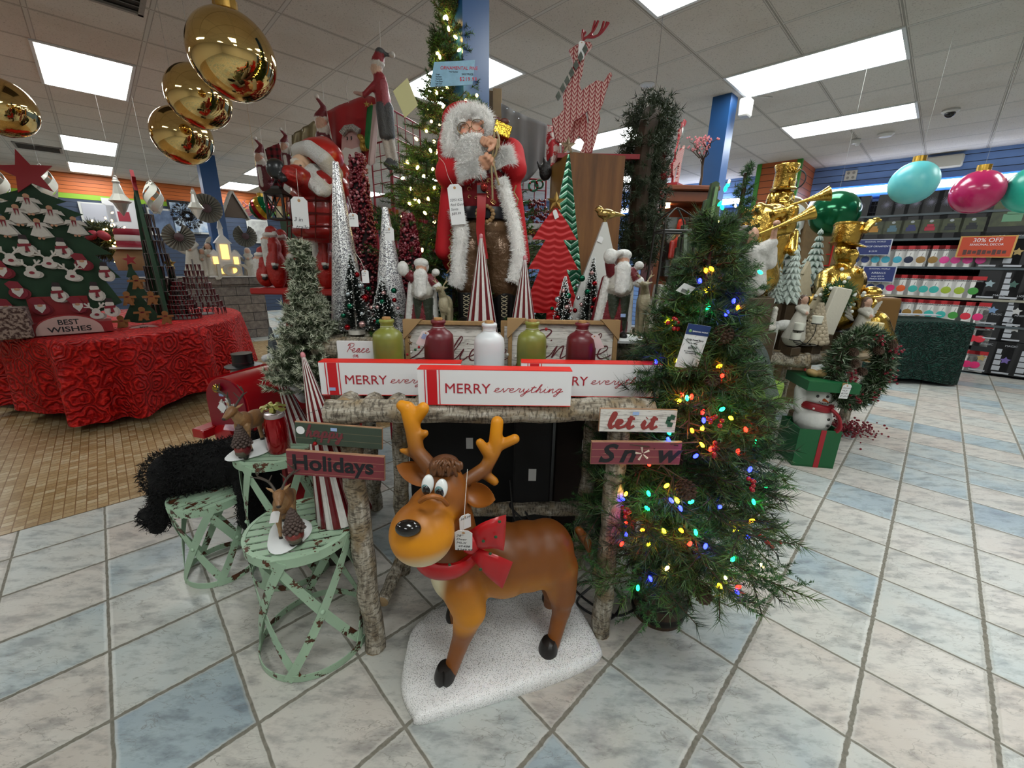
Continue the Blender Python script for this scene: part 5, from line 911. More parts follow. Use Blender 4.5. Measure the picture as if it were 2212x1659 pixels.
def cloth(nm,lb,cat,pts,Y,mat,th=.012,fold=.012,k=9,Yr=None,parent=None):
 """hanging cloth from a pixel outline (top edge list, bottom edge list)"""
 top,bot=pts;n=26;m=12;T=catmull([at(x,y,Y if Yr is None else Y+(Yr-Y)*i/(len(top)-1))for i,(x,y)in enumerate(top)],12);B=catmull([at(x,y,Y if Yr is None else Y+(Yr-Y)*i/(len(bot)-1))for i,(x,y)in enumerate(bot)],12)
 sm=lambda P,u:P[min(len(P)-1,int(u*(len(P)-1)))];o=T[0].copy();vs=[]
 for s in(0,1):
  for i in range(n+1):
   u=i/n;a,b=sm(T,u),sm(B,u)
   for j in range(m+1):v=j/m;p=a.lerp(b,v)-o;p.y+=fold*math.sin(u*k*2.3+v*1.5)*(.3+.7*v)+s*th;vs.append(p)
 N=(n+1)*(m+1);fs=[]
 for i in range(n):
  for j in range(m):q=i*(m+1)+j;fs+=[(q,q+1,q+m+2,q+m+1),(q+N,q+N+m+1,q+N+m+2,q+N+1)]
 for i in range(n):q=i*(m+1);fs+=[(q,q+m+1,q+m+1+N,q+N),(q+m+m+1,q+m,q+m+N,q+m+m+1+N)]
 for j in range(m):fs+=[(j+1,j,j+N,j+1+N),(n*(m+1)+j,n*(m+1)+j+1,n*(m+1)+j+1+N,n*(m+1)+j+N)]
 mb=MB();mb.add(vs,fs);t=thing(nm,lb,cat,o);mb.build('cloth',mat,t,180);return t
t=cloth('christmas_stocking','huge grey velvet stocking hanging right of the big Santa','stocking',([(1082,222),(1110,238),(1140,252),(1182,268)],[(1088,372),(1110,395),(1145,385),(1176,345)]),2.6,M('velvet_grey','#77787a',.7,sheen=.4,var=.1,vs=10));mb=MB();
for i,(x,y)in enumerate(((1095,235),(1110,242),(1120,256),(1100,262))):mb.ell(at(x,y,2.57)-t.location,.004,6,5)
mb.build('silver_bead',M('ball_silver'),t)
cloth('christmas_stocking','red and white striped stocking hanging beside the tall wooden crate','stocking',([(1178,268),(1192,272),(1206,282)],[(1182,362),(1195,370),(1212,360)]),2.64,M('stripe_stocking','#b11a24',.7,col2='#ddd6d0',var=.05,vs=16),k=4)
t=thing('ornament_cluster','black glittery reindeer-shaped ornament hanging right of the grey stocking','ornament',at(1178,372,2.5));organic('body',[('e',(0,0,0),(.035,.02,.045),'#141214'),('c',(0,0,.03),(-.01,0,.07),.016,.006,'#141214'),('c',(.015,0,.03),(.025,0,.075),.012,.005,'#141214'),('c',(-.03,0,.02),(-.045,0,.05),.01,.006,'#141214')],PF,t,.006,1)
WG=M('wreath_green','#2f7a58',.4);BL=M('bell_red');first=None
for i,(x,y,s)in enumerate(((1138,450,.034),(1152,402,.026),(1120,440,.024),(1165,398,.022))):
 lb=['largest green ring wreath with red bells, right of the Santa belt','green ring wreath with red bells, above the largest one','green ring wreath partly hidden by the Santa coat trim','small green ring wreath near the green chevron tree'][i]
 t=thing('jingle_wreath',lb,'wreath',at(x,y,2.64),group='jingle wreaths on the grid');mb=MB();mb.tube([(s*math.cos(a),0,s*math.sin(a))for a in np.linspace(0,2*PI,16,endpoint=False)],s*.28,8,closed=True);mb.build('ring',WG,t)
 for a in(.6,2.5,4.2):mb=MB();mb.ell((s*math.cos(a),-s*.3,s*math.sin(a)),s*.24,8,6);mb.build('bell',BL,t)
mb=MB()
for i in range(150):mb.ell((rng.normal(0,.045),rng.normal(0,.02),rng.uniform(-.14,.1)),.009,6,5)
o=mb.build('berry_bunch',BER,None,180);o.location=at(1162,470,2.62);o['kind']='stuff';tag(o,'bunch of dark red berries hanging between Santa and the red wavy tree','berries')
t=thing('poster','FREE offer poster seen between the Santa coat and the red wavy tree','poster',at(1126,484,2.6));mb=MB();mb.box((.06,0,-.05),(.13,.004,.11));mb.build('sheet',CARD,t,0);mb=MB();mb.box((.06,-.003,-.045),(.12,.002,.035));mb.build('red_band',M('print_dred','#8a1a22',.5),t,0);text('+ FREE',.03,M('print_yellow','#d8c23a',.5),t,(.008,-.005,-.055),bold=.0008)
t=thing('poster','small photo print hanging under the FREE offer poster','poster',at(1130,530,2.6));mb=MB();mb.box((.05,0,-.05),(.11,.004,.11));mb.build('sheet',CARD,t,0);mb=MB();mb.box((.05,-.003,-.045),(.09,.002,.06));mb.build('picture',M('photo_dull','#6f7a6c',.5,col2='#a89488',var=.2,vs=30),t,0)
t=cloth('felt_banner','red felt banner with a Santa face hanging behind the elf doll','banner',([(706,240),(745,222),(790,207),(812,212)],[(722,330),(745,355),(785,360),(800,345)]),3.05,M('felt_red','#9a0f16',.85,sheen=.3),Yr=2.9,th=.01,fold=.01);o_=t.location
mb=MB();c=[at(x,y,2.93)-o_ for x,y in((738,300),(742,280),(757,272),(773,276),(778,295),(780,330),(775,370),(760,395),(745,372),(737,335))];mb.add(c+[p+Vector((0,.012,0))for p in c],[tuple(range(10)),tuple(range(19,9,-1))]+[(i,i+10,(i+1)%10+10,(i+1)%10)for i in range(10)]);mb.build('felt_face',M('felt_pink','#b78f8c',.85),t,0)
mb=MB();c=[at(x,y,2.915)-o_ for x,y in((736,330),(745,318),(760,322),(778,316),(782,340),(772,380),(758,400),(744,380))];mb.add(c+[p+Vector((0,.01,0))for p in c],[tuple(range(8)),tuple(range(15,7,-1))]+[(i,i+8,(i+1)%8+8,(i+1)%8)for i in range(8)]);mb.build('felt_beard',M('felt_white','#c9c2bd',.9),t,0)
mb=MB();mb.tube([at(x,y,2.91)-o_ for x,y in((738,290),(748,277),(762,275),(777,285))],.02,8);mb.build('hat_band',GLIT('silver_felt','#b5b0ac',400,.5,'#6a6664',.3),t);mb=MB();[mb.ell(at(x,y,2.91)-o_,(.005,.004,.011),8,6)for x,y in((750,299),(759,298))];mb.build('eye',M('gloss_black'),t)
for x,y in((792,225),(803,228)):mb=MB();star3d(mb,at(x,y,2.9)-o_,.02,.008,.004);mb.build('gold_star',M('star_gold','#b89a50',.4,.5),t,0)
mb=MB();[mb.ell(at(786+dx,305+dy,2.88)-o_,(.028,.014,.018),10,6,R3(0,r_,0))for dx,dy,r_ in((-6,-8,.6),(8,-6,-.6),(-3,12,1.3),(6,12,-1.3),(0,0,0))];mb.build('gold_bow',M('satin_gold','#9c7c34',.35,.5),t)
cloth('felt_banner','green and cream strip of felt beside the Santa face banner','banner',([(793,232),(800,228),(808,228)],[(786,300),(792,320),(798,318)]),2.86,M('felt_green','#1f6a34',.85),k=3);cloth('felt_banner','long pale pink felt strip hanging under the elf doll','banner',([(806,225),(812,224),(818,226)],[(793,352),(800,358),(808,350)]),2.84,M('felt_blush','#c0a8a4',.85),k=3)
cloth('christmas_stocking','champagne satin stocking hanging left of the red felt banner','stocking',([(630,292),(655,275),(685,258)],[(628,335),(655,350),(690,345)]),3.3,M('satin_champagne','#857a5c',.35,.3),fold=.02)
t_=NT('plaid_red');sp=t_.node('ShaderNodeSeparateXYZ');t_.l.new(t_.pos(),sp.inputs[0]);gx=t_.math('LESS_THAN',t_.math('PINGPONG',t_.math('MULTIPLY',sp.outputs[0],22),.5),.18);gz=t_.math('LESS_THAN',t_.math('PINGPONG',t_.math('MULTIPLY',sp.outputs[2],22),.5),.18);c=t_.mix(t_.math('MULTIPLY',t_.math('ADD',gx,gz),.5),(*lin('#7c1420'),1),(*lin('#14080a'),1));t_.set(Base_Color=c,Roughness=.8)
cloth('christmas_stocking','red and black plaid stocking at the far left of the hanging row','stocking',([(572,322),(590,314),(610,306)],[(590,400),(605,408),(622,385)]),3.5,t_.m)
def doll(lb,x,y,Y,s,rz,hat='#6a101c',coat='#5c1220',kind=0):
 t=thing('hanging_doll',lb,'doll',at(x,y,Y),rz,None,scale=s);W='#cfc8c0';sk='#c49a84'
 if kind==0:
  organic('body',[('e',(0,0,0),(.045,.045,.055),sk),('e',(.01,.01,-.03),(.05,.045,.05),W),('e',(0,.02,.035),(.055,.05,.035),W),('c',(0,.02,.05),(.03,.02,.12),.05,.02,hat),('c',(.03,.02,.12),(-.01,.0,.17),.018,.012,hat),('e',(-.015,0,.185),(.02,.02,.02),W),('c',(0,.03,-.08),(.02,.03,-.25),.055,.075,coat),('c',(.04,.0,-.1),(.09,-.02,-.2),.024,.02,coat),('c',(.0,-.03,-.1),(.01,-.04,-.26),.014,.016,W),('c',(0,.02,-.28),(0,.0,-.42),.02,.018,W),('c',(.045,.02,-.28),(.05,.0,-.42),.02,.018,W),('e',(.03,-.02,.0),(.012,.014,.012),'#d08a78')],PF,t,.009,2)
 else:
  G='#4a4c50';R_='#8c1a26'
  organic('body',[('e',(0,0,0),(.04,.045,.05),'#c9a690'),('e',(-.035,0,0),(.012,.01,.01),'#c9a690'),('e',(.01,0,.03),(.052,.052,.022),W),('c',(.015,0,.05),(.03,0,.09),.045,.035,R_),('e',(.035,0,.105),(.035,.04,.025),G),('c',(.05,0,.1),(.1,0,.085),.018,.01,G),('e',(.12,0,.09),(.022,.022,.022),W),('c',(.02,0,-.06),(.035,.0,-.2),.045,.058,R_),('c',(.0,-.02,-.09),(-.09,-.03,-.17),.024,.02,R_),('c',(-.09,-.03,-.17),(-.16,-.03,-.155),.018,.012,'#b8948a'),('c',(.05,-.02,-.1),(.06,-.03,-.24),.032,.03,'#a8505a'),('c',(.03,-.02,-.25),(.035,-.02,-.42),.048,.04,G),('c',(.07,-.02,-.25),(.075,-.01,-.42),.042,.038,G),('c',(.03,-.02,-.43),(.055,-.02,-.58),.022,.02,W),('c',(.08,-.01,-.43),(.1,-.01,-.58),.022,.02,W),('c',(.06,-.03,-.6),(.04,-.05,-.62),.024,.02,G),('c',(.1,-.02,-.62),(.07,-.06,-.64),.03,.026,G)],PF,t,.009,2)
 mb=MB();mb.tube([(.03,.03,.06),(.035,.03,.3)],.002,4);mb.build('hanging_thread',M('string_white'),t);return t
doll('elf doll in grey knickers and patterned red jumper hanging from the ceiling',813,150,2.75,.80,0,kind=1);doll('Santa doll in dark red hat hanging at the left of the felt banner',694,268,2.95,.82,.3);doll('small Santa doll hanging between plaid and champagne stockings',614,318,3.3,.62,.2);doll('small Santa doll hanging at the far left end of the row',560,342,3.4,.72,.1)
mb=MB();mb.tube(catmull([at(774,95,2.9),at(775,120,2.9),at(757,155,2.9),at(748,190,2.9),at(753,222,2.9)],6),.0022,5);tag(mb.build('hanging_thread',M('thread_pale','#b8b0a8',.7),None),'thin pale thread curving down from the ceiling to the felt banner','thread')
BSp=at(690,520,2.32);BSp.z=1.27;BS=thing('santa_statue','large resin Santa statue in red quilted jacket lifting a black lantern','Santa statue',BSp);Ab=lambda x,y,Y=2.3:tuple(at(x,y,Y)-BSp);J='#9c1410'
def jp(co,C):
 return C
organic('jacket',[('e',Ab(690,455),(.155,.13,.15),J),('e',Ab(695,410),(.15,.13,.10),J),('c',Ab(665,400,2.2),Ab(640,382,2.12),.06,.055,J),('c',Ab(700,400,2.22),Ab(665,400,2.2),.07,.06,J),('e',Ab(695,500),(.15,.13,.06),J),('e',Ab(735,400,2.4),(.08,.1,.12),J)],M('resin_quilt','#ffffff',.28,attr=True,coat=.3,var=.3,vs=9),BS,.009,4)
mb=MB()
for j in range(4):
 y=440+j*26;mb.tube([Vector(Ab(690,y))+Vector((.158*math.sin(a)*(1-.05*abs(j-1)),-.133*math.cos(a),0))for a in np.linspace(-1.4,1.4,16)],.0035,5)
for a in(-1.1,-.65,-.2,.25,.7,1.1):mb.tube([Vector(Ab(690,y))+Vector((.156*math.sin(a),-.131*math.cos(a),0))for y in np.linspace(432,525,8)],.0032,5)
mb.build('quilt_seams',M('seam_dark','#5a0a0a',.4),BS)
organic('cuff',[('c',Ab(636,385,2.1),Ab(622,378,2.07),.046,.042,'#8e1612')]+[('c',Ab(634+math.cos(a)*2,382+18*math.sin(a),2.1-.045*math.cos(a)),Ab(620,376+16*math.sin(a),2.07-.042*math.cos(a)),.007,.007,'#a81a16')for a in np.linspace(0,2*PI,12,endpoint=False)],PF,BS,.005,1)
organic('mitten',[('e',Ab(596,365,2.05),(.042,.04,.045),'#1b1d20'),('c',Ab(605,375,2.05),Ab(612,385,2.03),.02,.018,'#1b1d20')],M('resin_black','#ffffff',.3,attr=True),BS,.006,2)
organic('head',[('e',Ab(655,362,2.24),(.055,.065,.06),'#d9b394'),('e',Ab(640,372,2.17),(.022,.02,.02),'#e0b090'),('e',Ab(648,360,2.18),(.03,.03,.028),'#d9b394'),('c',Ab(637,378,2.17),Ab(645,382,2.18),.012,.014,'#c98a74'),('e',Ab(636,348,2.18),(.022,.014,.014),'#cfc8bc')],SKN,BS,.005,2)
organic('beard',[('c',Ab(668,380,2.2),Ab(700,410,2.15),.045,.035,'#cfcdc8'),('c',Ab(662,385,2.17),Ab(690,415,2.12),.03,.02,'#d8d6d2'),('e',Ab(655,388,2.17),(.03,.025,.018),'#d8d6d2'),('c',Ab(678,372,2.22),Ab(712,402,2.2),.04,.03,'#c8c6c0')],M('resin_beard','#ffffff',.5,attr=True,bump=.9,bs=45,bd=.02),BS,.006,1)
organic('hat',[('e',Ab(692,338,2.32),(.115,.11,.085),'#b41a14'),('c',Ab(700,330,2.34),Ab(722,380,2.36),.075,.05,'#b41a14')],M('resin_quilt'),BS,.008,3)
organic('hat_band',[('c',Ab(645,325,2.26),Ab(668,320,2.2),.034,.036,'#d2d0cc'),('c',Ab(668,320,2.2),Ab(700,345,2.19),.036,.04,'#d2d0cc'),('c',Ab(700,345,2.19),Ab(722,375,2.22),.04,.042,'#c9c2b4'),('c',Ab(722,375,2.22),Ab(724,400,2.28),.042,.03,'#a89068'),('c',Ab(645,325,2.26),Ab(640,348,2.28),.03,.02,'#d2d0cc')],M('resin_plush','#ffffff',.6,attr=True,bump=1.,bs=120,bd=.012),BS,.006,1)
mb=MB();mb.ell(Ab(649,358,2.152),(.006,.005,.005),10,6);mb.build('eye',M('gloss_black'),BS)
price_tag(BS,Ab(645,425,2.02),(.05,.05,.15),.072,.135,lines=('','','3 in',' trailer'),string=[(.0,.0,.05),(-.01,.03,.12)],sz=.026)
t=thing('lantern','small black candle lantern held out left of the quilted Santa','lantern',at(608,476,2.06));IR=M('iron_black','#15120f',.5);H=.11;w_=.085
mb=MB();mb.box((0,0,.004),(w_,w_,.008));mb.box((0,0,H),(w_,w_,.008));[mb.box((a*w_*.45,b*w_*.45,H/2),(.009,.009,H))for a in(-1,1)for b in(-1,1)]
for a in(-1,1):mb.tube([(a*w_*.45,-w_*.46,0),(-a*w_*.45,-w_*.46,H)],.003,5);mb.tube([(-w_*.46,a*w_*.45,0),(-w_*.46,-a*w_*.45,H)],.003,5)
mb.build('frame',IR,t,0);mb=MB();mb.lathe([(w_*.78,H),(w_*.35,H+.025),(w_*.3,H+.035),(0,H+.04)],n=4,R=R3(0,0,PI/4));mb.build('roof',IR,t,20);mb=MB();mb.lathe([(.018,.008),(.018,.06),(0,.061)],n=12);mb.build('candle',M('candle_cream','#cfc4a0',.5),t);mb=MB();mb.tube(catmull([(-.02,0,H+.035),(0,0,H+.065),(.02,0,H+.035)],5),.003,5);mb.build('handle',IR,t)
sh_=at(650,622,2.42);SHZ=sh_.z;t=thing('display_shelf','red painted pedestal shelf carrying the row of round-bodied Santas','shelf',(sh_.x-.05,2.45,0));RP=M('paint_red','#a01a16',.5,var=.15,vs=10)
mb=MB();mb.box((.12,0,SHZ-.016),(.62,.26,.034),bev=.006);mb.build('shelf_board',RP,t,30);mb=MB();mb.box((-.02,0,SHZ/2),(.07,.1,SHZ-.03));mb.box((.3,.02,SHZ/2),(.06,.1,SHZ-.03));mb.build('post',RP,t,0)
for k,z in enumerate((.9,.6,.3)):mb=MB();mb.box((.14,.05,z),(.5,.22,.02));mb.build('lower_shelf',RP,t,0)
def roly(lb,x,s,tall,Y=2.42,face=-.9):
 t=thing('round_santa',lb,'Santa figurine',(at(x,620,Y).x,Y,SHZ+.002),face,'round-bodied Santas on the red shelf',scale=s);R_,W='#a3180f','#d6d2cc';h=.1*tall
 organic('body',[('e',(0,0,.07+h*.4),(.06,.055,.07+h*.5),R_),('e',(0,0,.13+h),(.045,.042,.06),R_),('c',(0,-.035,.15+h),(0,-.05,.07+h*.6),.028,.012,W),('e',(0,-.03,.17+h),(.022,.022,.022),'#c99478'),('e',(0,-.052,.17+h),(.009,.009,.008),'#cc8468'),('e',(0,-.008,.195+h),(.042,.042,.015),W),('e',(0,.0,.215+h),(.033,.033,.03),R_),('c',(.01,0,.23+h),(.03,.01,.22+h),.016,.012,R_),('e',(.04,.01,.2+h),(.013,.013,.013),W),('c',(.05,-.0,.14+h),(.055,-.012,.08+h*.6),.017,.016,R_),('e',(.056,-.014,.072+h*.6),(.018,.018,.01),W),('e',(.057,-.015,.055+h*.6),(.016,.015,.014),'#121212'),('c',(-.05,-.0,.14+h),(-.055,-.012,.08+h*.6),.017,.016,R_),('e',(-.057,-.015,.055+h*.6),(.016,.015,.014),'#121212')],PF,t,.0048,2);return t
roly('short round Santa with a tag, leftmost on the red shelf',578,.9,.05);roly('tall slim Santa, second from the left on the red shelf',603,.95,1.05,2.40);roly('tall slim Santa half hidden behind the second one on the red shelf',622,.92,1.05,2.50);roly('round Santa partly hidden by the frosted pine on the red shelf',652,.95,.25,2.40);s5=roly('tall slim Santa with a square tag, right of the frosted pine',708,1.0,1.05,2.40);price_tag(s5,(-.02,-.07,.25),(0,.6,.9),.045,.05,hole=False)
for x,y,Y,s in((600,585,2.5,.014),):pass
v=at(850,520,3.6);t=thing('stock_unit','red metal shelf unit with small boxed goods left of the prelit pine','shelf unit',(v.x,3.65,0));mb=MB();[mb.box((x,y,1.0),(.025,.025,2.0))for x in(-.3,.3)for y in(-.12,.12)];mb.build('post',GR,t,0);zz=[.5,.8,1.1,1.4,1.68]
for z in zz:mb=MB();mb.box((0,0,z),(.62,.28,.02));mb.build('shelf',GR,t,0)
k=0
for z in zz[1:]:
 for i in range(5):
  k+=1;h=rng.uniform(.1,.2);mb=MB();(mb.box((0,0,h/2),(.08,.1,h))if k%2 else mb.ell((0,0,.05),.05,12,8));c_=['#7c1420','#c0bcb8','#1c2430','#8c2a34','#a8988c'][k%5];o=mb.build('boxed_ornament',M('goods_'+c_[1:],c_,.4),None);o.location=(v.x-.22+i*.11,3.6,z+.012);tag(o,'small boxed ornament on the red shelf unit beside the prelit pine','ornament','boxed ornaments on the red unit')
c=at(882,262,2.35);mb=MB();mb.add([(-.045,0,.02),(.02,0,.07),(.06,0,-.03),(.0,0,-.08),(-.045,.002,.02),(.02,.002,.07),(.06,.002,-.03),(.0,.002,-.08)],[(0,3,2,1),(4,5,6,7),(0,1,5,4),(1,2,6,5),(2,3,7,6),(3,0,4,7)]);o=mb.build('paper_card',M('card_yellow','#bdb886',.6),None,0);o.location=c+Vector((.06,-.32,0));tag(o,'pale yellow card tucked into the left side of the prelit pine','card')
# ================================================================ BERRY FIR IN A BARREL POT
FB=Vector((.640,1.40,0));FR_=thing('berry_fir_tree','dark green fir tree with coloured lights, pine cones and berries in a barrel pot','Christmas tree',FB)
FRf=lambda z:max(.03,.39*(1-(z-.22)/1.32)**.66)if z>.3 else.37
tri,pc_,seg=conifer_tris(1.53,.38,330,z0=.30,needle=.05,dens=44,droop=.12,up=.22,tw=5,shape=.62,cols=('#223a1c','#304e24','#40602c','#1c341e','#4e6c30'),wd=.0014,kmin=.08,fwd=1.0)
def clear_signs(tri,col):p=tri.mean(1)+np.array(FB);k=~((p[:,0]<.62)&(p[:,1]<1.25)&(p[:,2]>.70)&(p[:,2]<1.0));return tri[k],col[k]
tri,pc_=clear_signs(tri,pc_);tri_obj('foliage',tri,NEED,FR_,pc_)
tri,pc2,seg2=conifer_tris(1.50,.40,190,z0=.28,needle=.015,dens=80,droop=.25,up=.15,tw=5,shape=.62,cols=('#22441f','#2c5028','#3c6a34'),wd=.0016,kmin=.07,fwd=.8)
tri,pc2=clear_signs(tri,pc2);tri_obj('short_needle_sprays',tri,NEED,FR_,pc2);twigs(FR_,seg,.003)
mb=MB();mb.tube([(0,0,.1),(0,0,1.5)],[.022,.006],10);mb.build('trunk',M('twig_brown'),FR_)
for i in range(7):
 a=rng.uniform(0,2*PI);L=.10;p=np.array([0,0,1.44]);d=np.array([math.cos(a)*.6,math.sin(a)*.6,.9])
mb=MB();mb.lathe([(.104,0),(.109,.05),(.120,.13),(.126,.22),(.131,.255),(.122,.255),(.115,.235),(0,.235)],n=30)
t=NT('barrel_wood');sp=t.node('ShaderNodeSeparateXYZ');t.l.new(t.pos(),sp.inputs[0]);an=t.math('ARCTAN2',sp.outputs[1],sp.outputs[0]);k=t.math('PINGPONG',t.math('MULTIPLY',an,3.5),.5);n=t.noise(t.mapping(t.pos(),(1,1,.15)),40,4);c=t.mix(smooth(t,k,0,.05),(*lin('#120c08'),1),t.ramp(n,[(.3,'#2a1c12'),(.7,'#4a3420')]));t.set(Base_Color=c,Roughness=.5);t.bump(n,.3,.004)
pot=mb.build('barrel_pot',t.m,FR_,50)
for z,r in((.035,.108),(.115,.1185),(.235,.129)):mb=MB();mb.lathe([(r,-.016),(r+.003,-.012),(r+.004,.012),(r+.001,.016)],(0,0,z),30);mb.build('hoop',M('iron_band','#1b1815',.5,.4),pot)
def hit(x,y,rf=.93,ax=FB,Rf=FRf):
 r=ray(x,y);d=Vector((r.x,r.y));best=None
 for i in range(400):
  k=(ax.y-.5+i*.0025)/r.y;p=Vector((r.x*k,r.y*k,HC+r.z*k));
  if math.hypot(p.x-ax.x,p.y-ax.y)<=Rf(p.z)*rf:return p-ax
 k=ax.y/r.y;return Vector((r.x*k,r.y*k,HC+r.z*k))-ax
BL_=dict(orange='1525 584 1537 581 1594 665 1554 791 1471 1145 1388 1145 1495 930 1624 1125',yellow='1527 626 1443 696 1464 780 1579 903 1467 867 1517 926 1440 1049 1434 1147 1589 1147 1401 1175 1555 1266 1463 1081 1352 1067 1516 961',green='1642 588 1530 664 1484 860 1445 934 1560 884 1401 1066 1493 1084 1628 1084 1503 1150 1583 1208 1378 1270 1655 1052 1398 1098 1630 953',blue='1512 607 1570 677 1585 650 1417 780 1520 908 1444 950 1503 985 1450 1081 1470 1098 1555 1095 1616 1158 1352 1155 1405 1250 1524 1180 1620 1014 1345 1078 1592 1279',red='1560 812 1473 853 1494 857 1518 890 1611 928 1594 975 1535 970 1402 1003 1343 1175 1490 1175 1352 1130 1595 1268',warm='1567 1248 1646 1222 1441 1228')
for c_,s in BL_.items():
 v=[int(q)for q in s.split()];bulbs(FR_,[hit(v[i],v[i+1])for i in range(0,len(v),2)],[c_]*(len(v)//2),30,.0058,'light_bulb')
def pinecone(parent,c,r,L,d=(0,-.3,-1),col='pinecone_brown',nm='pine_cone'):
 c,d=Vector(c),Vector(d).normalized();q=Vector((0,0,-1)).rotation_difference(d).to_matrix();mb=MB();mb.ell(c,(r*.5,r*.5,L*.5),10,8,q)
 for j in range(9):
  z=L*(-.45+j*.11);R=r*math.sin(PI*(j+1.2)/10.5)**.7
  for k in range(9):a=2*PI*(k+(j%2)*.5)/9;mb.ell(c+q@Vector((R*math.cos(a)*.8,R*math.sin(a)*.8,z)),(r*.22,r*.17,r*.09),6,4,q@R3(0,0,a)@R3(0,.5,0))
 return mb.build(nm,M(col,'#4f3828',.7,var=.4,vs=90),parent,60)
for x,y,r in((1562,721,.032),(1538,818,.026),(1481,1057,.034),(1519,1281,.032),(1560,980,.02)):pinecone(FR_,hit(x,y,1.0),r,r*1.9,(rng.uniform(-.4,.4),-1,-.3))
for(x,y)in((1537,975),(1625,1048),(1546,905),(1657,1172),(1350,1110),(1455,700)):
 p=hit(x,y,1.06);mb=MB();[mb.ell(p+Vector((rng.normal(0,.014),rng.normal(0,.01),rng.normal(0,.012))),.0075,8,6)for _ in range(6)];mb.build('berry_sprig',M('berry_bright','#a3101c',.2,coat=.4),FR_)
p=hit(1512,702,1.32);g_=thing('price_sign','white and blue hanging price card on the berry fir reading $239.99','sign',FB+p,0,rot=(.12,.12,.05));w_,h_=.072,.140
mb=MB();mb.box((0,0,-h_/2),(w_,.0012,h_));mb.build('card',CARD,g_,0);mb=MB();mb.box((0,-.0008,-.016),(w_,.001,.032));mb.build('header',M('print_navy','#20386e',.5),g_,0);mb=MB();mb.ell((-.024,-.0015,-.021),(.005,.0006,.005),10,6);mb.build('globe_mark',M('print_leaf','#7aa66a',.5),g_)
text('SEASONAL WORLD',.0056,CARD,g_,(-.017,-.0016,-.023),bold=.00005)
for s,z,sz in(("5' LED Forest Berry",-.05,.0068),('Fir Tree',-.061,.0068),('$239.99',-.076,.0085),('Part Number: MTX56885L',-.086,.0042),('UPC: 745922613738',-.092,.0042)):text(s,sz,INK(),g_,(0,-.0012,z),align='CENTER')
mb=MB();[mb.tube(catmull([(.006*s,0,-.004),(.004*s,.01,.03),(-.004*s,.03,.06)],4),.0007,4)for s in(-1,1)];mb.build('string',M('string_dark','#2c3a30',.6),g_)
p=hit(1482,625,1.3);g_=thing('care_label','small white barcode label on the upper left of the berry fir','label',FB+p,0,rot=(.3,.3,.1));mb=MB();mb.add([(-.016,0,.016),(.026,0,.014),(.016,0,-.016),(-.028,0,-.014)],[(0,3,2,1)]);mb.add([(-.016,.001,.016),(.026,.001,.014),(.016,.001,-.016),(-.028,.001,-.014)],[(0,1,2,3)]);mb.build('card',CARD,g_,0);mb=MB();[mb.box((-.012+k*.0026,-.001,-.006),(.0012,.0005,.011))for k in range(9)];mb.build('barcode',INK(),g_,0)
mb=MB();pts=[Vector((0,0,0)),Vector((.045,.0,-.05)),Vector((.085,0,-.14)),Vector((.12,0,-.21))];strip(catmull(pts,5),.045,.001,mb,nrm=lambda p:Vector((-.2,-1,.3)));o=mb.build('plastic_sleeve',M('sleeve_grey','#6d7a78',.25,trans=.3,alpha=.75),None);o.location=at(1622,735,1.42);tag(o,'grey translucent plastic sleeve curling out of the right side of the berry fir','sleeve')
# ================================================================ BEHIND THE FIR
IRN=M('iron_black');lc=at(1440,655,2.1);t=thing('obelisk_lantern','black metal frame lantern between the right Santa figurine and the fir','lantern',(lc.x,2.12,0));z0,z1,z2=.75,at(1440,500,2.1).z,at(1437,448,2.1).z;cs=[(-.1,-.1),(.1,-.1),(.1,.1),(-.1,.1)]
mb=MB()
for a,b in cs:mb.tube([(a*1.25,b*1.25,.02),(a,b,z0),(a*.72,b*.72,z1)],.006,6);mb.tube(catmull([(a*.72,b*.72,z1),(a*.68,b*.68,z1+.05),(a*.2,b*.2,z2-.01),(0,0,z2)],5),.004,6)
for z,s in((1.2,.95),(z1,.74)):
 for i in range(4):a,b=cs[i],cs[(i+1)%4];mb.tube([(a[0]*s,a[1]*s,z),(b[0]*s,b[1]*s,z)],.006,6)
mb.box((0,0,1.2),(.19,.19,.01));mb.build('frame',IRN,t,40)
for i,(dx,rz)in enumerate(((-.05,.08),(-.02,-.05),(.015,.05),(.05,-.25))):mb=MB();mb.box((0,0,.06),(.012,.10,.12),R3(0,rz,0));o=mb.build('white_book',M('white_plastic'),None,0);o.location=(lc.x+dx,2.12,1.207);tag(o,['leftmost white slab standing in the black frame lantern','second white slab from the left in the black frame lantern','third white slab from the left in the frame lantern','tilted white slab at the right in the black frame lantern'][i],'ornament box','white slabs in the frame lantern')
wc=at(1395,400,2.55);t=thing('evergreen_wreath','big dark evergreen wreath with red beads hung beside the tall wooden crate','wreath',wc,1.12);R_=.30;ring=[Vector((.62*R_*math.cos(a),0,R_*1.15*math.sin(a)))for a in np.linspace(0,2*PI,30)]
mb=MB();mb.tube([(0,0,R_*1.15),(0,0,CZ-wc.z)],.0012,5);mb.build('hanging_wire',M('wire_dark'),t);mb=MB();mb.tube(ring,.05,8);mb.build('twig_ring',M('twig_brown'),t);P,N=path_pts(ring,.06,900);T=[]
for p,n in zip(P,N):e=p+n*.05+rng.normal(0,.022,3);q,m=path_pts([p,e],.002,26);T.append(fuzz(q,m+(e-p)/.07*.6,.035,.0026,.3))
tri_obj('foliage',np.concatenate(T),M('needles_deep','#2c3a20',.7,var=.4,vs=12),t);
for k in range(9):a=-1.4+k*.33;mb=MB();mb.ell((.62*R_*math.cos(a)+.03,-.05,R_*1.15*math.sin(a)),.022+.008*(k%3),10,8);mb.build('red_ball',M('glit_red','#8c1020',.25,.6,bump=.5,bs=200),t)
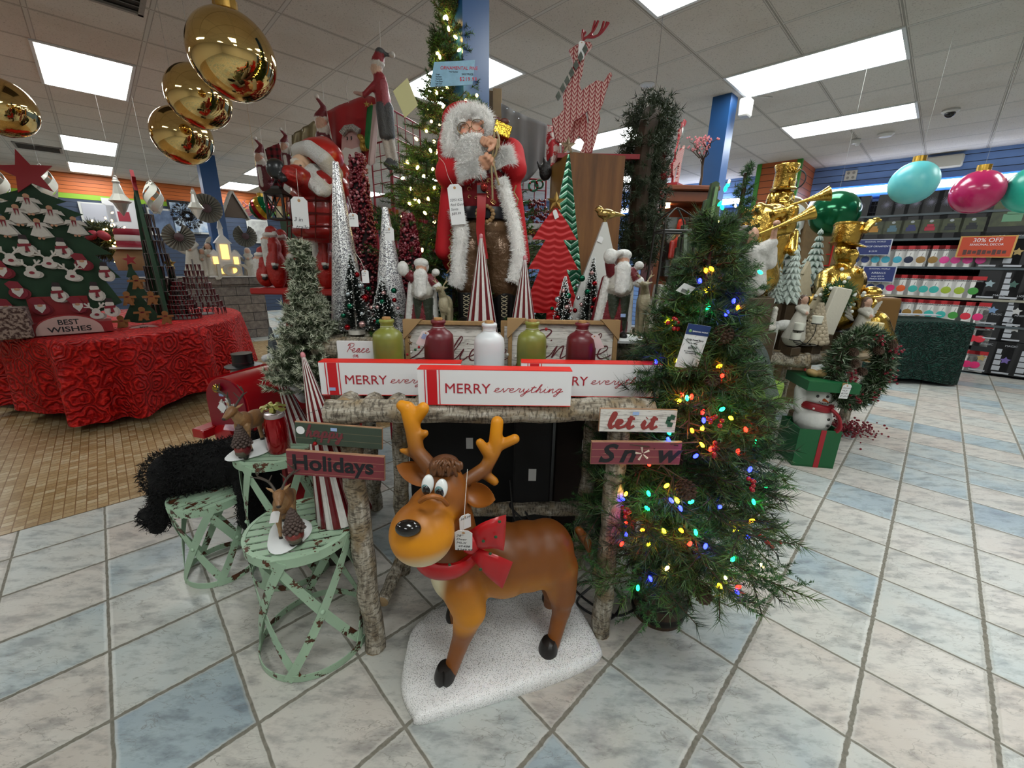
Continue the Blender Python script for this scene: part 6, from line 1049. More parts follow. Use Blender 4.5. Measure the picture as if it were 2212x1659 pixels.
for k,(a,b)in enumerate(((.10,-.2),(.05,.12),(.12,-.28))):pinecone(t,(a,-.06,b),.03,.06,(0,-1,-.3))
cz=at(1485,405,3.6).z;cx0,cx1=at(1438,420,3.5).x,at(1538,410,3.5).x;t=thing('display_cabinet','lit wooden display cabinet with mirror behind the black frame lantern','cabinet',((cx0+cx1)/2,3.68,0));w_=cx1-cx0+.06;CW=M('cherry_wood','#6a3418',.35,var=.25,vs=8,coat=.2);
mb=MB();mb.box((0,.16,cz/2),(w_,.02,cz-.02));mb.build('back',CW,t,0);mb=MB();mb.box((-w_/2+.02,0,cz/2),(.04,.34,cz-.04));mb.box((w_/2-.02,0,cz/2),(.04,.34,cz-.04));mb.build('side',CW,t,0);mb=MB();mb.box((0,-.01,cz-.02),(w_+.06,.38,.04),bev=.01);mb.box((0,0,cz-.08),(w_+.02,.34,.09),bev=.01);mb.build('cornice',CW,t,20)
mb=MB();mb.box((0,.145,cz-.45),(w_-.1,.006,.5));mb.build('mirror',M('mirror_dim','#8f9aa0',.1,.9),t,0)
for k in range(3):mb=MB();mb.box((0,0,cz-.75-k*.4),(w_-.06,.3,.02));mb.build('shelf',CW,t,0)
mb=MB();mb.lathe([(.03,0),(.03,-.02),(0,-.024)],(-.12,-.05,cz-.13),12);mb.build('lamp',M('bulb_cab','#ffd9a0',.4,emit=25,ecol='#ffc987'),t)
n_=thing('nutcracker','small red nutcracker standing inside the lit wooden cabinet','nutcracker',((cx0+cx1)/2+.02,3.62,cz-.739));organic('body',[('c',(-.03,0,.02),(-.03,0,.16),.022,.024,'#b09070'),('c',(.03,0,.02),(.03,0,.16),.022,.024,'#b09070'),('c',(0,0,.2),(0,0,.32),.05,.05,'#8c2018'),('c',(-.06,0,.32),(-.07,-.02,.2),.018,.018,'#8c2018'),('c',(.06,0,.32),(.07,-.02,.2),.018,.018,'#8c2018'),('e',(0,0,.39),(.035,.035,.04),'#c99a7c'),('c',(0,0,.43),(0,0,.48),.036,.03,'#a01c14')],PF,n_,.006,1)
kf=at(1465,404,3.62);kf.z=cz+.022;k2=dup(kd,kf,.9,'pale pink knit deer cutout seen narrow on top of the lit cabinet',None,scale=.80);k2.location.x-=.02
bt=thing('berry_branch_tree','bare twig tree with pink berries standing on the lit cabinet','twig tree',at(1512,402,3.6));bt.location.z=cz;mb=MB();tips=[]
def br(p,d,L,r,k):
 e=p+d*L;mb.tube([p,(p+e)/2+Vector((rng.normal(0,.01),0,0)),e],[r,r*.8,r*.6],5)
 if k==0:tips.append(e);return
 for _ in range(3):br(e if _ else p.lerp(e,.6),(d+Vector((rng.normal(0,.55),rng.normal(0,.4),rng.uniform(0,.3)))).normalized(),L*.68,r*.6,k-1)
br(Vector((0,0,0)),Vector((0,0,1)),.16,.012,3);mb.build('branches',M('twig_brown'),bt);mb=MB();[mb.ell(p+Vector((rng.normal(0,.012),0,rng.normal(0,.012))),.008,6,4)for p in tips for _ in range(3)];mb.build('pink_berries',M('berry_pink','#b86a70',.5),bt)['kind']='stuff'
def slat_tree(lb,base,top,half,Y,col='#4a5644'):
 b=at(*base,Y);a=at(*top,Y)-b;t=thing('wooden_tree',lb,'wooden tree',b);hw=half/878*Y;mb=MB();n=7;pl=[]
 for k in range(n):u=k/n;pl+=[(hw*(1-u),a.z*u),(hw*(1-u)*.86,a.z*(u+.9/n))]
 pl=[(x+a.x*z/a.z,z)for x,z in pl]+[(a.x,a.z)]+[(-x+a.x*z/a.z,z)for x,z in pl[::-1]];mb.prism(pl,.025);mb.build('slats',M('slate_green',col,.8,var=.25,vs=30),t,0);mb=MB();mb.prism([(-.012,.0),(.012,.0),(a.x+.008,a.z*.95),(a.x-.008,a.z*.95)],.02,(0,-.022,0));mb.build('centre_strip',M('slate_pale','#7c8a78',.8,var=.2,vs=40),t,0);return t
slat_tree('tall grey-green wooden slat tree leaning left of the fir top',(1500,640),(1545,392),60,2.5);slat_tree('shorter grey-green wooden slat tree behind the black frame lantern',(1470,650),(1478,485),40,2.3)
q=at(1575,600,2.5);t=thing('small_lit_pine','small green pine with bright green bulbs rising behind the berry fir','Christmas tree',(q.x,2.5,.75));hh=at(1582,365,2.5).z-.75
tri,pc_,seg=conifer_tris(hh,.25,130,z0=.2,needle=.026,dens=60,droop=0,up=.6,tw=4,shape=.8,cols=('#1e3a1c','#2c5226','#3f6a2c'),wd=.0014);tri_obj('foliage',tri,NEED,t,pc_);mb=MB();mb.tube([(0,0,0),(0,0,hh-.02)],.012,8);mb.build('trunk',M('twig_brown'),t)
bulbs(t,[at(x,y,2.38)-t.location for x,y in((1567,408),(1572,400),(1555,440),(1560,448),(1580,486))],['green']*5,7,.009,'green_bulb');bulbs(t,[at(x,y,2.38)-t.location for x,y in((1553,478),(1550,528),(1575,392),(1589,445),(1547,520))],['warm']*5,25,.006,'warm_bulb')
mb=MB();mb.lathe([(.13,0),(.15,.02),(.12,.75),(.14,.75),(0,.75)],n=16);o=mb.build('plinth',M('box_brown'),None);o.location=(q.x,2.5,0);tag(o,'dark round plinth hidden behind the berry fir','plinth')
# ================================================================ GOLD AND WHITE DISPLAY
TZ=.80;tbl=thing('log_table','birch log table carrying the gold and white figures at right','table',(2.45,3.50,0));log('front_rail',(-.62,-.42,TZ-.04),(-.26,-.56,TZ-.04),.05,tbl,BKX,seed=51);log('front_rail',(-.26,-.5,TZ-.04),(.62,-.12,TZ-.04),.05,tbl,BKX,seed=52)
mb=MB();mb.lathe([(.60,-.05),(.62,-.02),(.6,0),(0,0)],(0,.12,TZ),30);mb.build('tabletop',M('table_pale','#a08c6c',.7,var=.3,vs=14),tbl)
for i,(x,y)in enumerate(((-.4,-.3),(.55,-.05),(-.3,.5),(.4,.6))):log('leg',(x*1.02,y,0),(x*.95,y,TZ-.06),.042,tbl,BKZ,seed=60+i)
GO=M('gold_cast','#c8a450',.2,1.,var=.25,vs=22,bump=.35,bs=45,bd=.01);W_='#ffffff'
def gfig(nm,lb,cat,base,shapes,s=1,rz=0,mat=GO,vox=.008,grp=None,sm=2):
 t=thing(nm,lb,cat,base,rz,grp,scale=s);organic('body',shapes,mat,t,vox,sm);return t
nb=at(1648,640,3.35);nb.z=at(1648,640,3.35).z;Hn=at(1665,355,3.35).z-nb.z;s=Hn/1.0
nt=gfig('nutcracker','tall gold nutcracker soldier with plumed hat, behind the trumpet angels','nutcracker',nb,[('c',(-.06,0,.0),(-.06,0,.25),.05,.055,W_),('c',(.06,0,.0),(.06,0,.25),.05,.055,W_),('c',(0,0,.3),(0,0,.45),.10,.115,W_),('e',(0,0,.5),(.15,.09,.07),W_),('c',(-.15,0,.5),(-.16,-.03,.32),.04,.035,W_),('c',(.15,0,.5),(.12,-.08,.36),.04,.035,W_),('c',(0,0,.6),(0,0,.7),.045,.045,W_),('e',(0,0,.755),(.075,.075,.085),W_),('e',(0,-.078,.755),(.014,.02,.02),W_),('e',(-.03,-.06,.79),(.02,.02,.012),W_),('e',(.03,-.06,.79),(.02,.02,.012),W_),('c',(-.045,-.07,.725),(.045,-.07,.725),.013,.013,W_),('c',(0,-.065,.70),(0,-.08,.60),.03,.008,W_),('e',(-.08,.01,.74),(.025,.04,.07),W_),('e',(.08,.01,.74),(.025,.04,.07),W_)],s)
mb=MB();mb.lathe([(.085,.815),(.094,.825),(.078,.84),(.074,.95),(.088,.99),(.085,1.0),(0,.995)],n=24,sx=1,sy=1);mb.build('hat',GO,nt);mb=MB()
for k in range(5):a=-.8+k*.4;mb.ell((.05*math.sin(a),-.085,.92+.03*math.cos(a)),(.008,.008,.022),8,6,R3(0,a,0))
mb.ell((0,-.085,.87),(.014,.01,.03),8,6);mb.build('plume',GO,nt)
def trumpet(par,a,b,r=.05):
 a,b=Vector(a),Vector(b);mb=MB();P=[a.lerp(b,t_)for t_ in(0,.3,.5,.75,.9,1)];mb.tube(P,[.006,.008,.012,r*.5,r*.8,r],12,caps=False);mb.tube([b,b.lerp(a,.08)],[r,r*.3],12,caps=False);mb.build('trumpet',GO,par)
wp=lambda x,y,Y:at(x,y,Y)
ga=at(1630,600,3.1);t=thing('angel_figure','gold winged angel blowing a long trumpet, in front of the nutcracker','angel figurine',ga);Ag=lambda x,y,Y=3.1:tuple(at(x,y,Y)-ga)
organic('body',[('c',Ag(1640,500),Ag(1655,470),.10,.09,W_),('e',Ag(1668,462),(.09,.08,.07),W_),('c',Ag(1640,520),Ag(1640,600),.10,.13,W_),('c',Ag(1675,462,3.02),Ag(1712,452,2.98),.04,.03,W_),('c',Ag(1712,452,2.98),Ag(1700,490,3.0),.04,.055,W_),('e',Ag(1640,455),(.05,.05,.055),W_),('c',Ag(1665,500,3.05),Ag(1700,490,3.0),.05,.05,W_)],GO,t,.009,2)
mb=MB();[mb.tube(catmull([Ag(1632,475+k*6,3.15),Ag(1610-k*1,455+k*5,3.2),Ag(1604+k,480+k*6,3.22)],5),[.02]*4+[.016]*4+[.006]*3,6)for k in range(6)];mb.build('wing',GO,t);trumpet(t,Ag(1700,445,2.98),Ag(1792,418,2.9),.05)
wa=at(1630,640,2.95);t=thing('angel_figure','brown-haired angel in white robe raising a gold trumpet','angel figurine',wa);Ag=lambda x,y,Y=2.95:tuple(at(x,y,Y)-wa);R_w,SKc,HR='#cfcdc8','#c59880','#3a281c'
organic('body',[('e',Ag(1622,508),(.05,.05,.055),SKc),('e',Ag(1636,506,2.93),(.012,.012,.012),SKc),('e',Ag(1600,510,2.97),(.075,.06,.055),HR),('e',Ag(1588,522,2.97),(.07,.05,.04),HR),('e',Ag(1610,495,2.96),(.05,.05,.025),HR),('c',Ag(1630,545),Ag(1632,620),.065,.07,R_w),('c',Ag(1645,540,2.92),Ag(1668,525,2.9),.05,.035,R_w),('c',Ag(1668,525,2.9),Ag(1675,490,2.88),.022,.016,SKc),('e',Ag(1678,482,2.87),(.025,.018,.02),SKc),('c',Ag(1665,540,2.92),Ag(1662,568,2.92),.04,.045,R_w)],PF,t,.007,2);trumpet(t,Ag(1640,505,2.88),Ag(1758,458,2.8),.045)
sb=at(1825,660,3.35);t=thing('soldier_bust','large gold soldier figure with peaked feathered cap facing right','soldier figure',sb);Ag=lambda x,y,Y=3.35:tuple(at(x,y,Y)-sb)
organic('body',[('e',Ag(1815,610),(.19,.13,.15),W_),('c',Ag(1800,640),Ag(1810,670),.16,.17,W_),('c',Ag(1822,575),Ag(1824,560),.06,.055,W_),('e',Ag(1825,545),(.078,.075,.09),W_),('e',Ag(1838,552,3.3),(.05,.05,.06),W_),('e',Ag(1849,550,3.26),(.022,.022,.024),W_),('e',Ag(1843,540,3.27),(.028,.03,.012),W_),('c',Ag(1836,558,3.27),Ag(1846,560,3.27),.012,.010,W_),('e',Ag(1808,545,3.3),(.014,.025,.026),W_),('c',Ag(1785,600),Ag(1780,640,3.2),.07,.06,W_),('c',Ag(1835,572,3.28),Ag(1840,574,3.27),.015,.012,W_),('e',Ag(1842,567,3.28),(.026,.02,.018),W_)],GO,t,.009,2)
mb=MB();c=Vector(Ag(1824,525));mb.lathe([(.088,-.01),(.092,.0),(.098,.12),(.105,.125),(.1,.14),(0,.135)],c,24,R=R3(-.1,.15,0));mb.ell(c+Vector((.03,-.07,-.012)),(.085,.07,.014),16,8,R3(.2,.2,0));mb.build('cap',GO,t);mb=MB();mb.tube(catmull([c+Vector((.06,-.08,.08)),c+Vector((.09,-.08,.13)),c+Vector((.13,-.08,.16)),c+Vector((.17,-.08,.16))],5),[.03]*8+[.02]*5+[.01]*3,8);mb.build('feather',GO,t)
mb=MB();mb.tube([Ag(1853,640,3.25),Ag(1858,590,3.25)],.015,8);mb.ell(Ag(1858,585,3.25),.022,10,8);mb.build('baton',GO,t)
s2b=at(1880,740,3.3);t=thing('soldier_bust','smaller gold soldier figure beside a gold paper bag, right of the white angel','soldier figure',s2b);Ag=lambda x,y,Y=3.3:tuple(at(x,y,Y)-s2b)
organic('body',[('c',Ag(1885,700),Ag(1888,745),.11,.15,W_),('e',Ag(1878,660),(.055,.055,.06),W_),('c',Ag(1880,675),Ag(1882,690),.035,.05,W_)],GO,t,.009,2);mb=MB();mb.ell(Ag(1872,640,3.25),(.13,.08,.02),18,8,R3(0,-.1,0));mb.ell(Ag(1882,632,3.3),(.07,.07,.05),14,8);mb.build('cap',GO,t)
t=thing('gold_bag','crumpled gold paper bag behind the smaller gold soldier','bag',at(1905,680,3.45));mb=MB();mb.box((0,0,0),(.2,.12,.28),bev=.02);mb.jitter(.012,30);mb.build('bag',M('bag_gold','#7d5c30',.4,.4),t,30)
SNW=M('tree_snow_white','#b4c0b8',.5);SNG=M('tree_snow_green','#4e6a5c',.6)
def resin_tree(lb,base,top,half,Y,green,grp='snowy resin trees'):
 b=at(*base,Y);h=at(*top,Y).z-b.z;t=thing('resin_tree',lb,'resin tree',b,0,grp);r=half/878*Y*.95;mb=MB();n=9;m2=MB()
 for k in range(n):
  u=k/n;R=r*(1-u)+.008;z=h*u
  for j in range(9):a=2*PI*(j+.5*(k%2))/9;d=Vector((math.cos(a),math.sin(a),-.45));(mb).tube([Vector((0,0,z+h/n)),Vector((0,0,z+h/n*.9))+d*R*.6,Vector((0,0,z+h/n*.55))+d*R],[R*.25,R*.26,.003],6)
  if green:m2.lathe([(R*.35,z),(R*.8,z+.01),(R*.3,z+h/n)],n=14)
 mb.ell((0,0,h*.98),(.006,.006,.02),8,6);mb.build('snowy_boughs',SNW,t,50)
 if green:m2.build('green_underside',SNG,t)
 else:m2.lathe([(r*.5,0),(r*.2,h*.7)],n=12);m2.build('stem',SNW,t)
resin_tree('tall snowy green resin tree left, just right of the nutcracker',(1695,620),(1722,478),30,3.5,1);resin_tree('tall snowy green resin tree in front of the red rack',(1748,615),(1757,496),26,3.5,1);resin_tree('all-white resin tree between the two green ones, lower',(1700,650),(1710,540),26,3.2,0);resin_tree('small all-white resin tree left of the centre of the group',(1722,640),(1725,562),16,3.3,0);resin_tree('small cream resin tree behind the white reindeer',(1672,650),(1675,580),16,3.2,0)
r0,r1=at(1716,470,4.35),at(1805,475,4.25);grid('grid_rack','bright red wire grid rack behind the snowy resin trees',(r0.x,4.35),(r1.x,4.2),.7,r1.z-.0,M('rack_bright_red','#b01a18',.35),.10,.005,.008)
def deer_shapes(c):
 s=[('e',(0,0,.34),(.12,.05,.065),c),('c',(-.09,0,.37),(-.14,0,.50),.042,.028,c),('c',(-.14,0,.51),(-.205,0,.49),.026,.013,c),('c',(.11,0,.37),(.14,0,.37),.014,.008,c)]
 for x,y in((-.08,-.025),(-.07,.025),(.085,-.025),(.095,.025)):s+=[('c',(x,y,.32),(x-.01,y,.17),.024,.013,c),('c',(x-.01,y,.17),(x,y,.0),.012,.011,c)]
 for y in(-1,1):s+=[('c',(-.135,y*.015,.53),(-.10,y*.05,.64),.007,.006,c),('c',(-.10,y*.05,.64),(-.13,y*.07,.72),.006,.004,c),('c',(-.115,y*.035,.60),(-.16,y*.05,.64),.005,.004,c),('c',(-.10,y*.05,.64),(-.06,y*.06,.68),.005,.004,c),('c',(-.13,y*.02,.525),(-.11,y*.05,.53),.01,.005,c)]
 return s
db=at(1678,728,3.0);gfig('reindeer_figurine','white reindeer figurine standing on the right log table','reindeer figurine',(db.x+.06,3.02,TZ+.002),deer_shapes('#cfcfca'),.62,PI-.3,PF,.007)
def robe_angel(lb,x,y,Y,h,hair,wings=1,lean=0):
 b=at(x,y,Y);b.z=max(TZ,b.z)if False else b.z;t=thing('angel_figurine',lb,'angel figurine',b,0,None,scale=h);c,s_='#c4c0b4','#c49a84'
 organic('body',[('c',(lean,0,.62),(0,0,.08),.10,.22,c),('e',(0,0,.06),(.24,.2,.06),c),('e',(lean,0,.7),(.13,.09,.08),'#bab6aa'),('c',(lean-.1,0,.7),(lean-.02,-.14,.6),.05,.04,'#bab6aa'),('c',(lean+.1,0,.7),(lean+.02,-.14,.6),.05,.04,'#bab6aa'),('e',(lean,-.15,.6),(.05,.04,.04),s_),('e',(lean,-.02,.86),(.07,.07,.085),s_),('e',(lean,.02,.89),(.085,.08,.08),hair),('c',(lean-.07,.02,.86),(lean-.08,.0,.68),.035,.025,hair),('c',(lean+.07,.02,.86),(lean+.08,.0,.68),.035,.025,hair)],PF,t,.018,1)
 if wings:
  mb=MB();[mb.ell((s*(.2+.03*k),.1,.74+.02*k-.05*(4-k)),(.13-.01*k,.02,.035),12,6,R3(0,-s*(.5+.08*k),0))for s in(-1,1)for k in range(5)];mb.build('wing',M('wing_grey','#a8a49a',.6),t)
 return t
robe_angel('white angel with brown hair kneeling beside the candle stand',1712,735,2.98,.34,'#4a3222',0,.06);robe_angel('white angel with spread wings holding a bird, behind the cream candle',1850,745,3.15,.38,'#4a3222')
def shingle_cone(lb,x,yb,yt,Y,half):
 b=at(x,yb,Y);h=at(x,yt,Y).z-b.z;t=thing('shingled_cone',lb,'cone tree',b);r=half/878*Y;mb=MB()
 for k in range(12):
  u=k/12;R=r*(1-u*.9)
  for j in range(12):a=2*PI*(j+.5*(k%2))/12;mb.ell((R*math.cos(a),R*math.sin(a),h*u+.01),(R*.12+.003,R*.28+.002,h/14),6,5,R3(0,0,a))
 mb.lathe([(r*.95,0),(r*.1,h)],n=12);mb.build('cone',M('shingle_cream','#b5a78e',.6,var=.3,vs=50),t)
shingle_cone('cream shingled cone tree behind the candle stand',1755,740,655,3.05,26)
cp=at(1740,745,2.92);t=thing('candle_stand','black wire stand with three white votive candles on the log table edge','candle holder',cp);mb=MB();vt=[(1725,705),(1717,725),(1764,690)];
for x,y in vt:p=at(x,y+8,2.9)-cp;mb.tube(catmull([(p.x,p.y,p.z-.005),(p.x,p.y,p.z*.5),(0,0,.0)],5),.003,5);mb.lathe([(.035,0),(.035,.004)],p-Vector((0,0,.006)),14)
mb.tube([(.07*math.cos(a),.05*math.sin(a),.003)for a in np.linspace(0,2*PI,16)],.003,5);mb.build('wire_frame',IRN,t)
for i,(x,y)in enumerate(vt):p=at(x,y+8,2.9);mb=MB();mb.lathe([(.03,0),(.034,.05),(.031,.05),(.029,.042),(0,.042)],n=18);o=mb.build('votive_candle',M('votive_white','#d8d8cc',.3,coat=.3),None);o.location=p;tag(o,['middle white votive candle on the black wire stand','lowest white votive candle on the black wire stand','highest white votive candle on the black wire stand'][i],'candle','votive candles on the wire stand')
p=at(1880,735,3.05);mb=MB();mb.lathe([(.055,0),(.055,.13),(.05,.135),(.0,.13)],n=22);mb.tube([(0,0,.13),(.003,0,.145)],.002,5);o=mb.build('pillar_candle',M('candle_wax','#cdbb86',.4),None);o.location=p;tag(o,'thick cream pillar candle at the right edge of the gold display','candle')
for i,(x,y,hw,h,Y)in enumerate(((1730,640,24,.26,3.25),(1758,690,26,.24,3.15),(1785,700,22,.2,3.2))):
 b=at(x,y,Y);t=thing('wooden_tree',['cream wooden tree cutout left of the gold dome','cream wooden tree cutout in front of the gold dome','low cream wooden tree cutout beside the white slab'][i],'wooden tree',b,.2,'cream tree cutouts');w_=hw/878*Y;mb=MB();pl=[(w_,0),(w_*.5,h*.35),(w_*.75,h*.35),(w_*.3,h*.65),(w_*.45,h*.65),(0,h)];mb.prism(pl+[(-x_,z)for x_,z in pl[:-1][::-1]],.03);mb.build('cutout',M('cream_paint','#b3a78c',.7,var=.15,vs=30),t,0)
b=at(1757,672,3.35);mb=MB();mb.ell((0,0,0),(.16,.14,.14),24,14);o=mb.build('gold_dome',M('gold_mottled','#b08a2a',.35,.7,var=.5,vs=26),None);o.location=b;tag(o,'mottled gold round ornament behind the cream tree cutout','ornament')
b=at(1800,672,3.05);mb=MB();mb.box((0,0,0),(.12,.05,.34),R3(0,.18,0),bev=.006);o=mb.build('white_plaque',M('plaster_white','#c4bfb0',.8,bump=.6,bs=60),None,30);o.location=b;tag(o,'tall white plaster slab leaning among the gold figures','plaque')
t=thing('mistletoe_pick','green pick with white berries in front of the large gold soldier','floral pick',at(1815,640,3.1));mb=MB();[mb.ell((rng.normal(0,.07),rng.normal(0,.03),rng.normal(0,.07)),.013,8,6)for _ in range(34)];mb.build('white_berries',M('berry_white','#d4d4cc',.4),t)['kind']='stuff';P,N=sph_pts((0,.02,0),(.09,.05,.09),500);tri_obj('leaves',fuzz(P,N,.06,.006,.6),M('leaf_green','#3a5c30',.6),t)
p=at(1672,780,2.9);mb=MB();mb.lathe([(.09,-.06),(.095,.03),(.09,.05),(0,.052)],n=24);o=mb.build('lime_candle',M('lime_wax','#8cae4c',.5),None);o.location=p;tag(o,'lime green drum-shaped item behind the right edge of the fir','candle');o.location.z=.56;mb=MB();mb.lathe([(.08,0),(.08,.5),(0,.5)],n=14);o2=mb.build('stump',M('box_brown'),None);o2.location=(p.x,p.y,0);tag(o2,'dark stump under the lime green drum behind the fir','stump')
gfig('resin_cluster','small white resin nativity group at the left end of the right log table','figurine',at(1655,722,2.95),[('e',(0,0,.05),(.06,.04,.03),'#c6c2b8'),('c',(-.03,0,.06),(-.03,0,.13),.025,.018,'#c6c2b8'),('c',(.025,0,.06),(.03,0,.15),.025,.02,'#c6c2b8'),('e',(.03,0,.18),(.02,.02,.022),'#c6c2b8'),('e',(-.03,0,.16),(.018,.018,.02),'#c6c2b8')],1,0,PF,.006)
gfig('resin_cluster','tiny white resin figures right of the right Santa figurine','figurine',at(1395,712,1.9),[('e',(0,0,.015),(.04,.02,.012),'#b8b2a8'),('c',(-.02,0,.02),(-.02,0,.05),.011,.009,'#b8b2a8'),('c',(.02,0,.02),(.02,0,.06),.011,.009,'#b8b2a8')],1,0,PF,.004)
c0=at(1725,470,4.3);t=thing('clock_house','wooden house front with snowy roof and clock face behind the nutcracker','clock',(c0.x,4.3,0));z0=c0.z;mb=MB();arc=lambda cx,w,z,h:[(cx-w,0),(cx-w,z)]+[(cx+w*math.cos(a),z+h*math.sin(a))for a in np.linspace(PI,0,9)]+[(cx+w,0)]
mb.prism(arc(-.12,.22,z0-.02,.20),.05);mb.prism(arc(.22,.18,z0+.0,.22),.05,(0,-.06,0));mb.build('wood_front',M('wood_weathered','#7a6444',.8,var=.4,vs=9),t,0)
mb=MB();mb.tube([(-.12+.22*math.cos(a),-.0,z0-.02+.20*math.sin(a))for a in np.linspace(PI,0,12)],.02,6);mb.tube([(.22+.18*math.cos(a),-.06,z0+.0+.22*math.sin(a))for a in np.linspace(PI,0,12)],.03,6);mb.build('snow_roof',M('snow_white'),t);mb=MB();mb.lathe([(.14,0),(.14,.01),(0,.01)],(-.08,-.03,z0-.02),24,R=R3(PI/2));mb.build('clock_face',M('clock_white','#c8ccc8',.6),t);text('11 12',.06,INK(),t,(-.17,-.045,z0+.04))
hb=at(1718,388,5.6);t=thing('iron_hook','round black iron wreath hook on the orange pier','hook',hb,BR);mb=MB();mb.tube([(0,.11*math.cos(a),.11*math.sin(a))for a in np.linspace(0,2*PI,20)],.008,6);mb.ell((0,0,-.04),(.03,.03,.05));mb.tube([(0,0,-.05),(0,0,-.3)],.012,6);mb.build('ring',IRN,t)
# ---------------------------------------------------------------- wreath leaning on the right table, snowman gift box, berries on the floor
wc=Vector((2.50,2.86,.73));t=thing('snowy_wreath','frosted green wreath with cones and red berries leaning on the right log table','wreath',wc,.15);ring=[Vector((.2*math.cos(a),.0,.24*math.sin(a)))for a in np.linspace(0,2*PI,30)];mb=MB();mb.tube(ring,.045,8);mb.build('twig_ring',M('twig_brown'),t)
P,N=path_pts(ring,.065,5200);C_=np.array([lin(c)for c in('#26401f','#35502a','#1e3018','#8e9c84')])[rng.integers(0,4,5200)];tri_obj('leaves',fuzz(P-N*.02,N,.06,.0055,.7),NEED,t,C_)
for a,b in((-.13,.06),(-.05,-.0),(.04,.15),(-.16,.14),(.13,.19)):pinecone(t,(a,-.07,b),.034,.06,(0,-1,-.2))
for a,b,n in((-.12,-.05,24),(.17,.15,26),(.0,.22,16),(.12,-.2,20),(-.02,-.22,16),(.22,-.05,14)):mb=MB();[mb.ell((a+rng.normal(0,.025),-.07+rng.normal(0,.015),b+rng.normal(0,.025)),.008,6,4)for _ in range(n)];mb.build('berry_cluster',M('berry_wine','#7c1a2a',.4),t)['kind']='stuff'
sx=Vector((2.27,2.88,0));t=thing('snowman_box','snowman popping out of a green gift box with red ribbon and green lid','snowman statue',sx,-.16);GBX=M('box_green','#0c5a30',.5);mb=MB();mb.box((0,0,.005),(.28,.28,.01));[mb.box(c,d)for c,d in(((0,-.135,.15),(.28,.01,.29)),((0,.135,.15),(.28,.01,.29)),((-.135,0,.15),(.01,.27,.29)),((.135,0,.15),(.01,.27,.29)))];mb.build('gift_box',GBX,t,0);mb=MB();mb.box((.02,-.1415,.148),(.035,.003,.296));mb.build('ribbon',M('ribbon_dull','#a01c28',.5),t,0)
Wn='#d3d3d0';organic('snowman',[('e',(0,0,.34),(.125,.12,.13),Wn),('e',(-.01,-.0,.52),(.095,.09,.085),Wn),('c',(-.1,0,.42),(-.135,-.01,.56),.045,.035,Wn),('e',(-.135,-.02,.585),(.035,.03,.03),Wn),('c',(.1,0,.42),(.12,-.01,.56),.04,.035,Wn)],M('snowman_white','#ffffff',.6,attr=True,bump=.5,bs=60),t,.009,3)
mb=MB();mb.tube(catmull([Vector((.1*math.cos(a)-.005,.095*math.sin(a),.445+.01*math.sin(2*a)))for a in np.linspace(0,2*PI,14,endpoint=False)],3,True),.022,8,closed=True,flat=1.3,up=(0,0,1));mb.tube(catmull([(.05,-.1,.45),(.1,-.12,.40),(.12,-.13,.33),(.11,-.12,.29)],5),[.022]*10+[.028]*6,8,flat=.6);mb.build('scarf',M('scarf_red','#8c1220',.5),t)
mb=MB();[mb.ell((x,y,z),(.011,.006,.011),10,6)for x,y,z in((.02,-.085,.535),(-.045,-.085,.535),(.05,-.108,.37),(.05,-.118,.325))];[mb.ell((-.03+.011*k,-.092,.485+.0012*(k-3)**2),.004,6,4)for k in range(7)];mb.build('coal',M('gloss_black'),t);mb=MB();mb.tube([(.0,-.085,.51),(.01,-.13,.505)],[.012,.002],8);mb.build('carrot_nose',M('carrot','#c0582a',.5),t)
mb=MB();[mb.ell((.1*math.cos(a),-.115+.02*abs(math.sin(a)),.445),(.01,.006,.01),8,6)for a in(2.2,1.4,.8)];mb.build('scarf_dot',Wd:=M('white_plastic'),t)
mb=MB();mb.box((0,0,.625),(.33,.33,.07),R3(.0,.02,0));mb.build('lid',GBX,t,0);mb=MB();[mb.ell((x,-.02,.69),(.045,.04,.028),14,8,R3(0,r_,0))for x,r_ in((-.08,.3),(-.02,-.2),(.05,.2))];mb.build('gold_bow',M('burlap_gold','#a68a58',.7,var=.3,vs=40),t);mb=MB();mb.box((.06,-.166,.63),(.03,.004,.07));mb.build('lid_ribbon',MC['burlap_gold'],t)
price_tag(t,(.07,-.18,.66),(.15,0,0),.055,.11,lines=('Snowman','MLX','BLF40','$149.99'),string=[(0,.02,.03)],sz=.017)
t=thing('berry_bush','bunch of dark red berry sprigs lying on the tiles beside the snowman box','berry spray',atz(1815,935,0));T=[];P=rng.normal(0,1,(420,3))*[.13,.08,.035]+[0,0,.06];P[:,2]=np.abs(P[:,2]);mb=MB();[mb.ell(p,rng.uniform(.006,.011),6,4)for p in P];o=mb.build('berries',M('berry_wine'),t);o['kind']='stuff';mb=MB();[mb.tube([(0,0,.015),tuple(p)],.0015,3,caps=False)for p in P[:120]];mb.build('stems',M('twig_brown'),t)
p=atz(1870,895,0);mb=MB();mb.lathe([(.2,0),(.2,.008),(0,.012)],n=24);mb.lathe([(.10,.0),(.09,.08),(0,.08)],(-.15,.1,0),16);o=mb.build('brass_base',M('brass_dull','#4a3c26',.4,.5),None);o.location=(2.95,3.62,0);tag(o,'dull brass disc base on the floor behind the right log table leg','stand base')
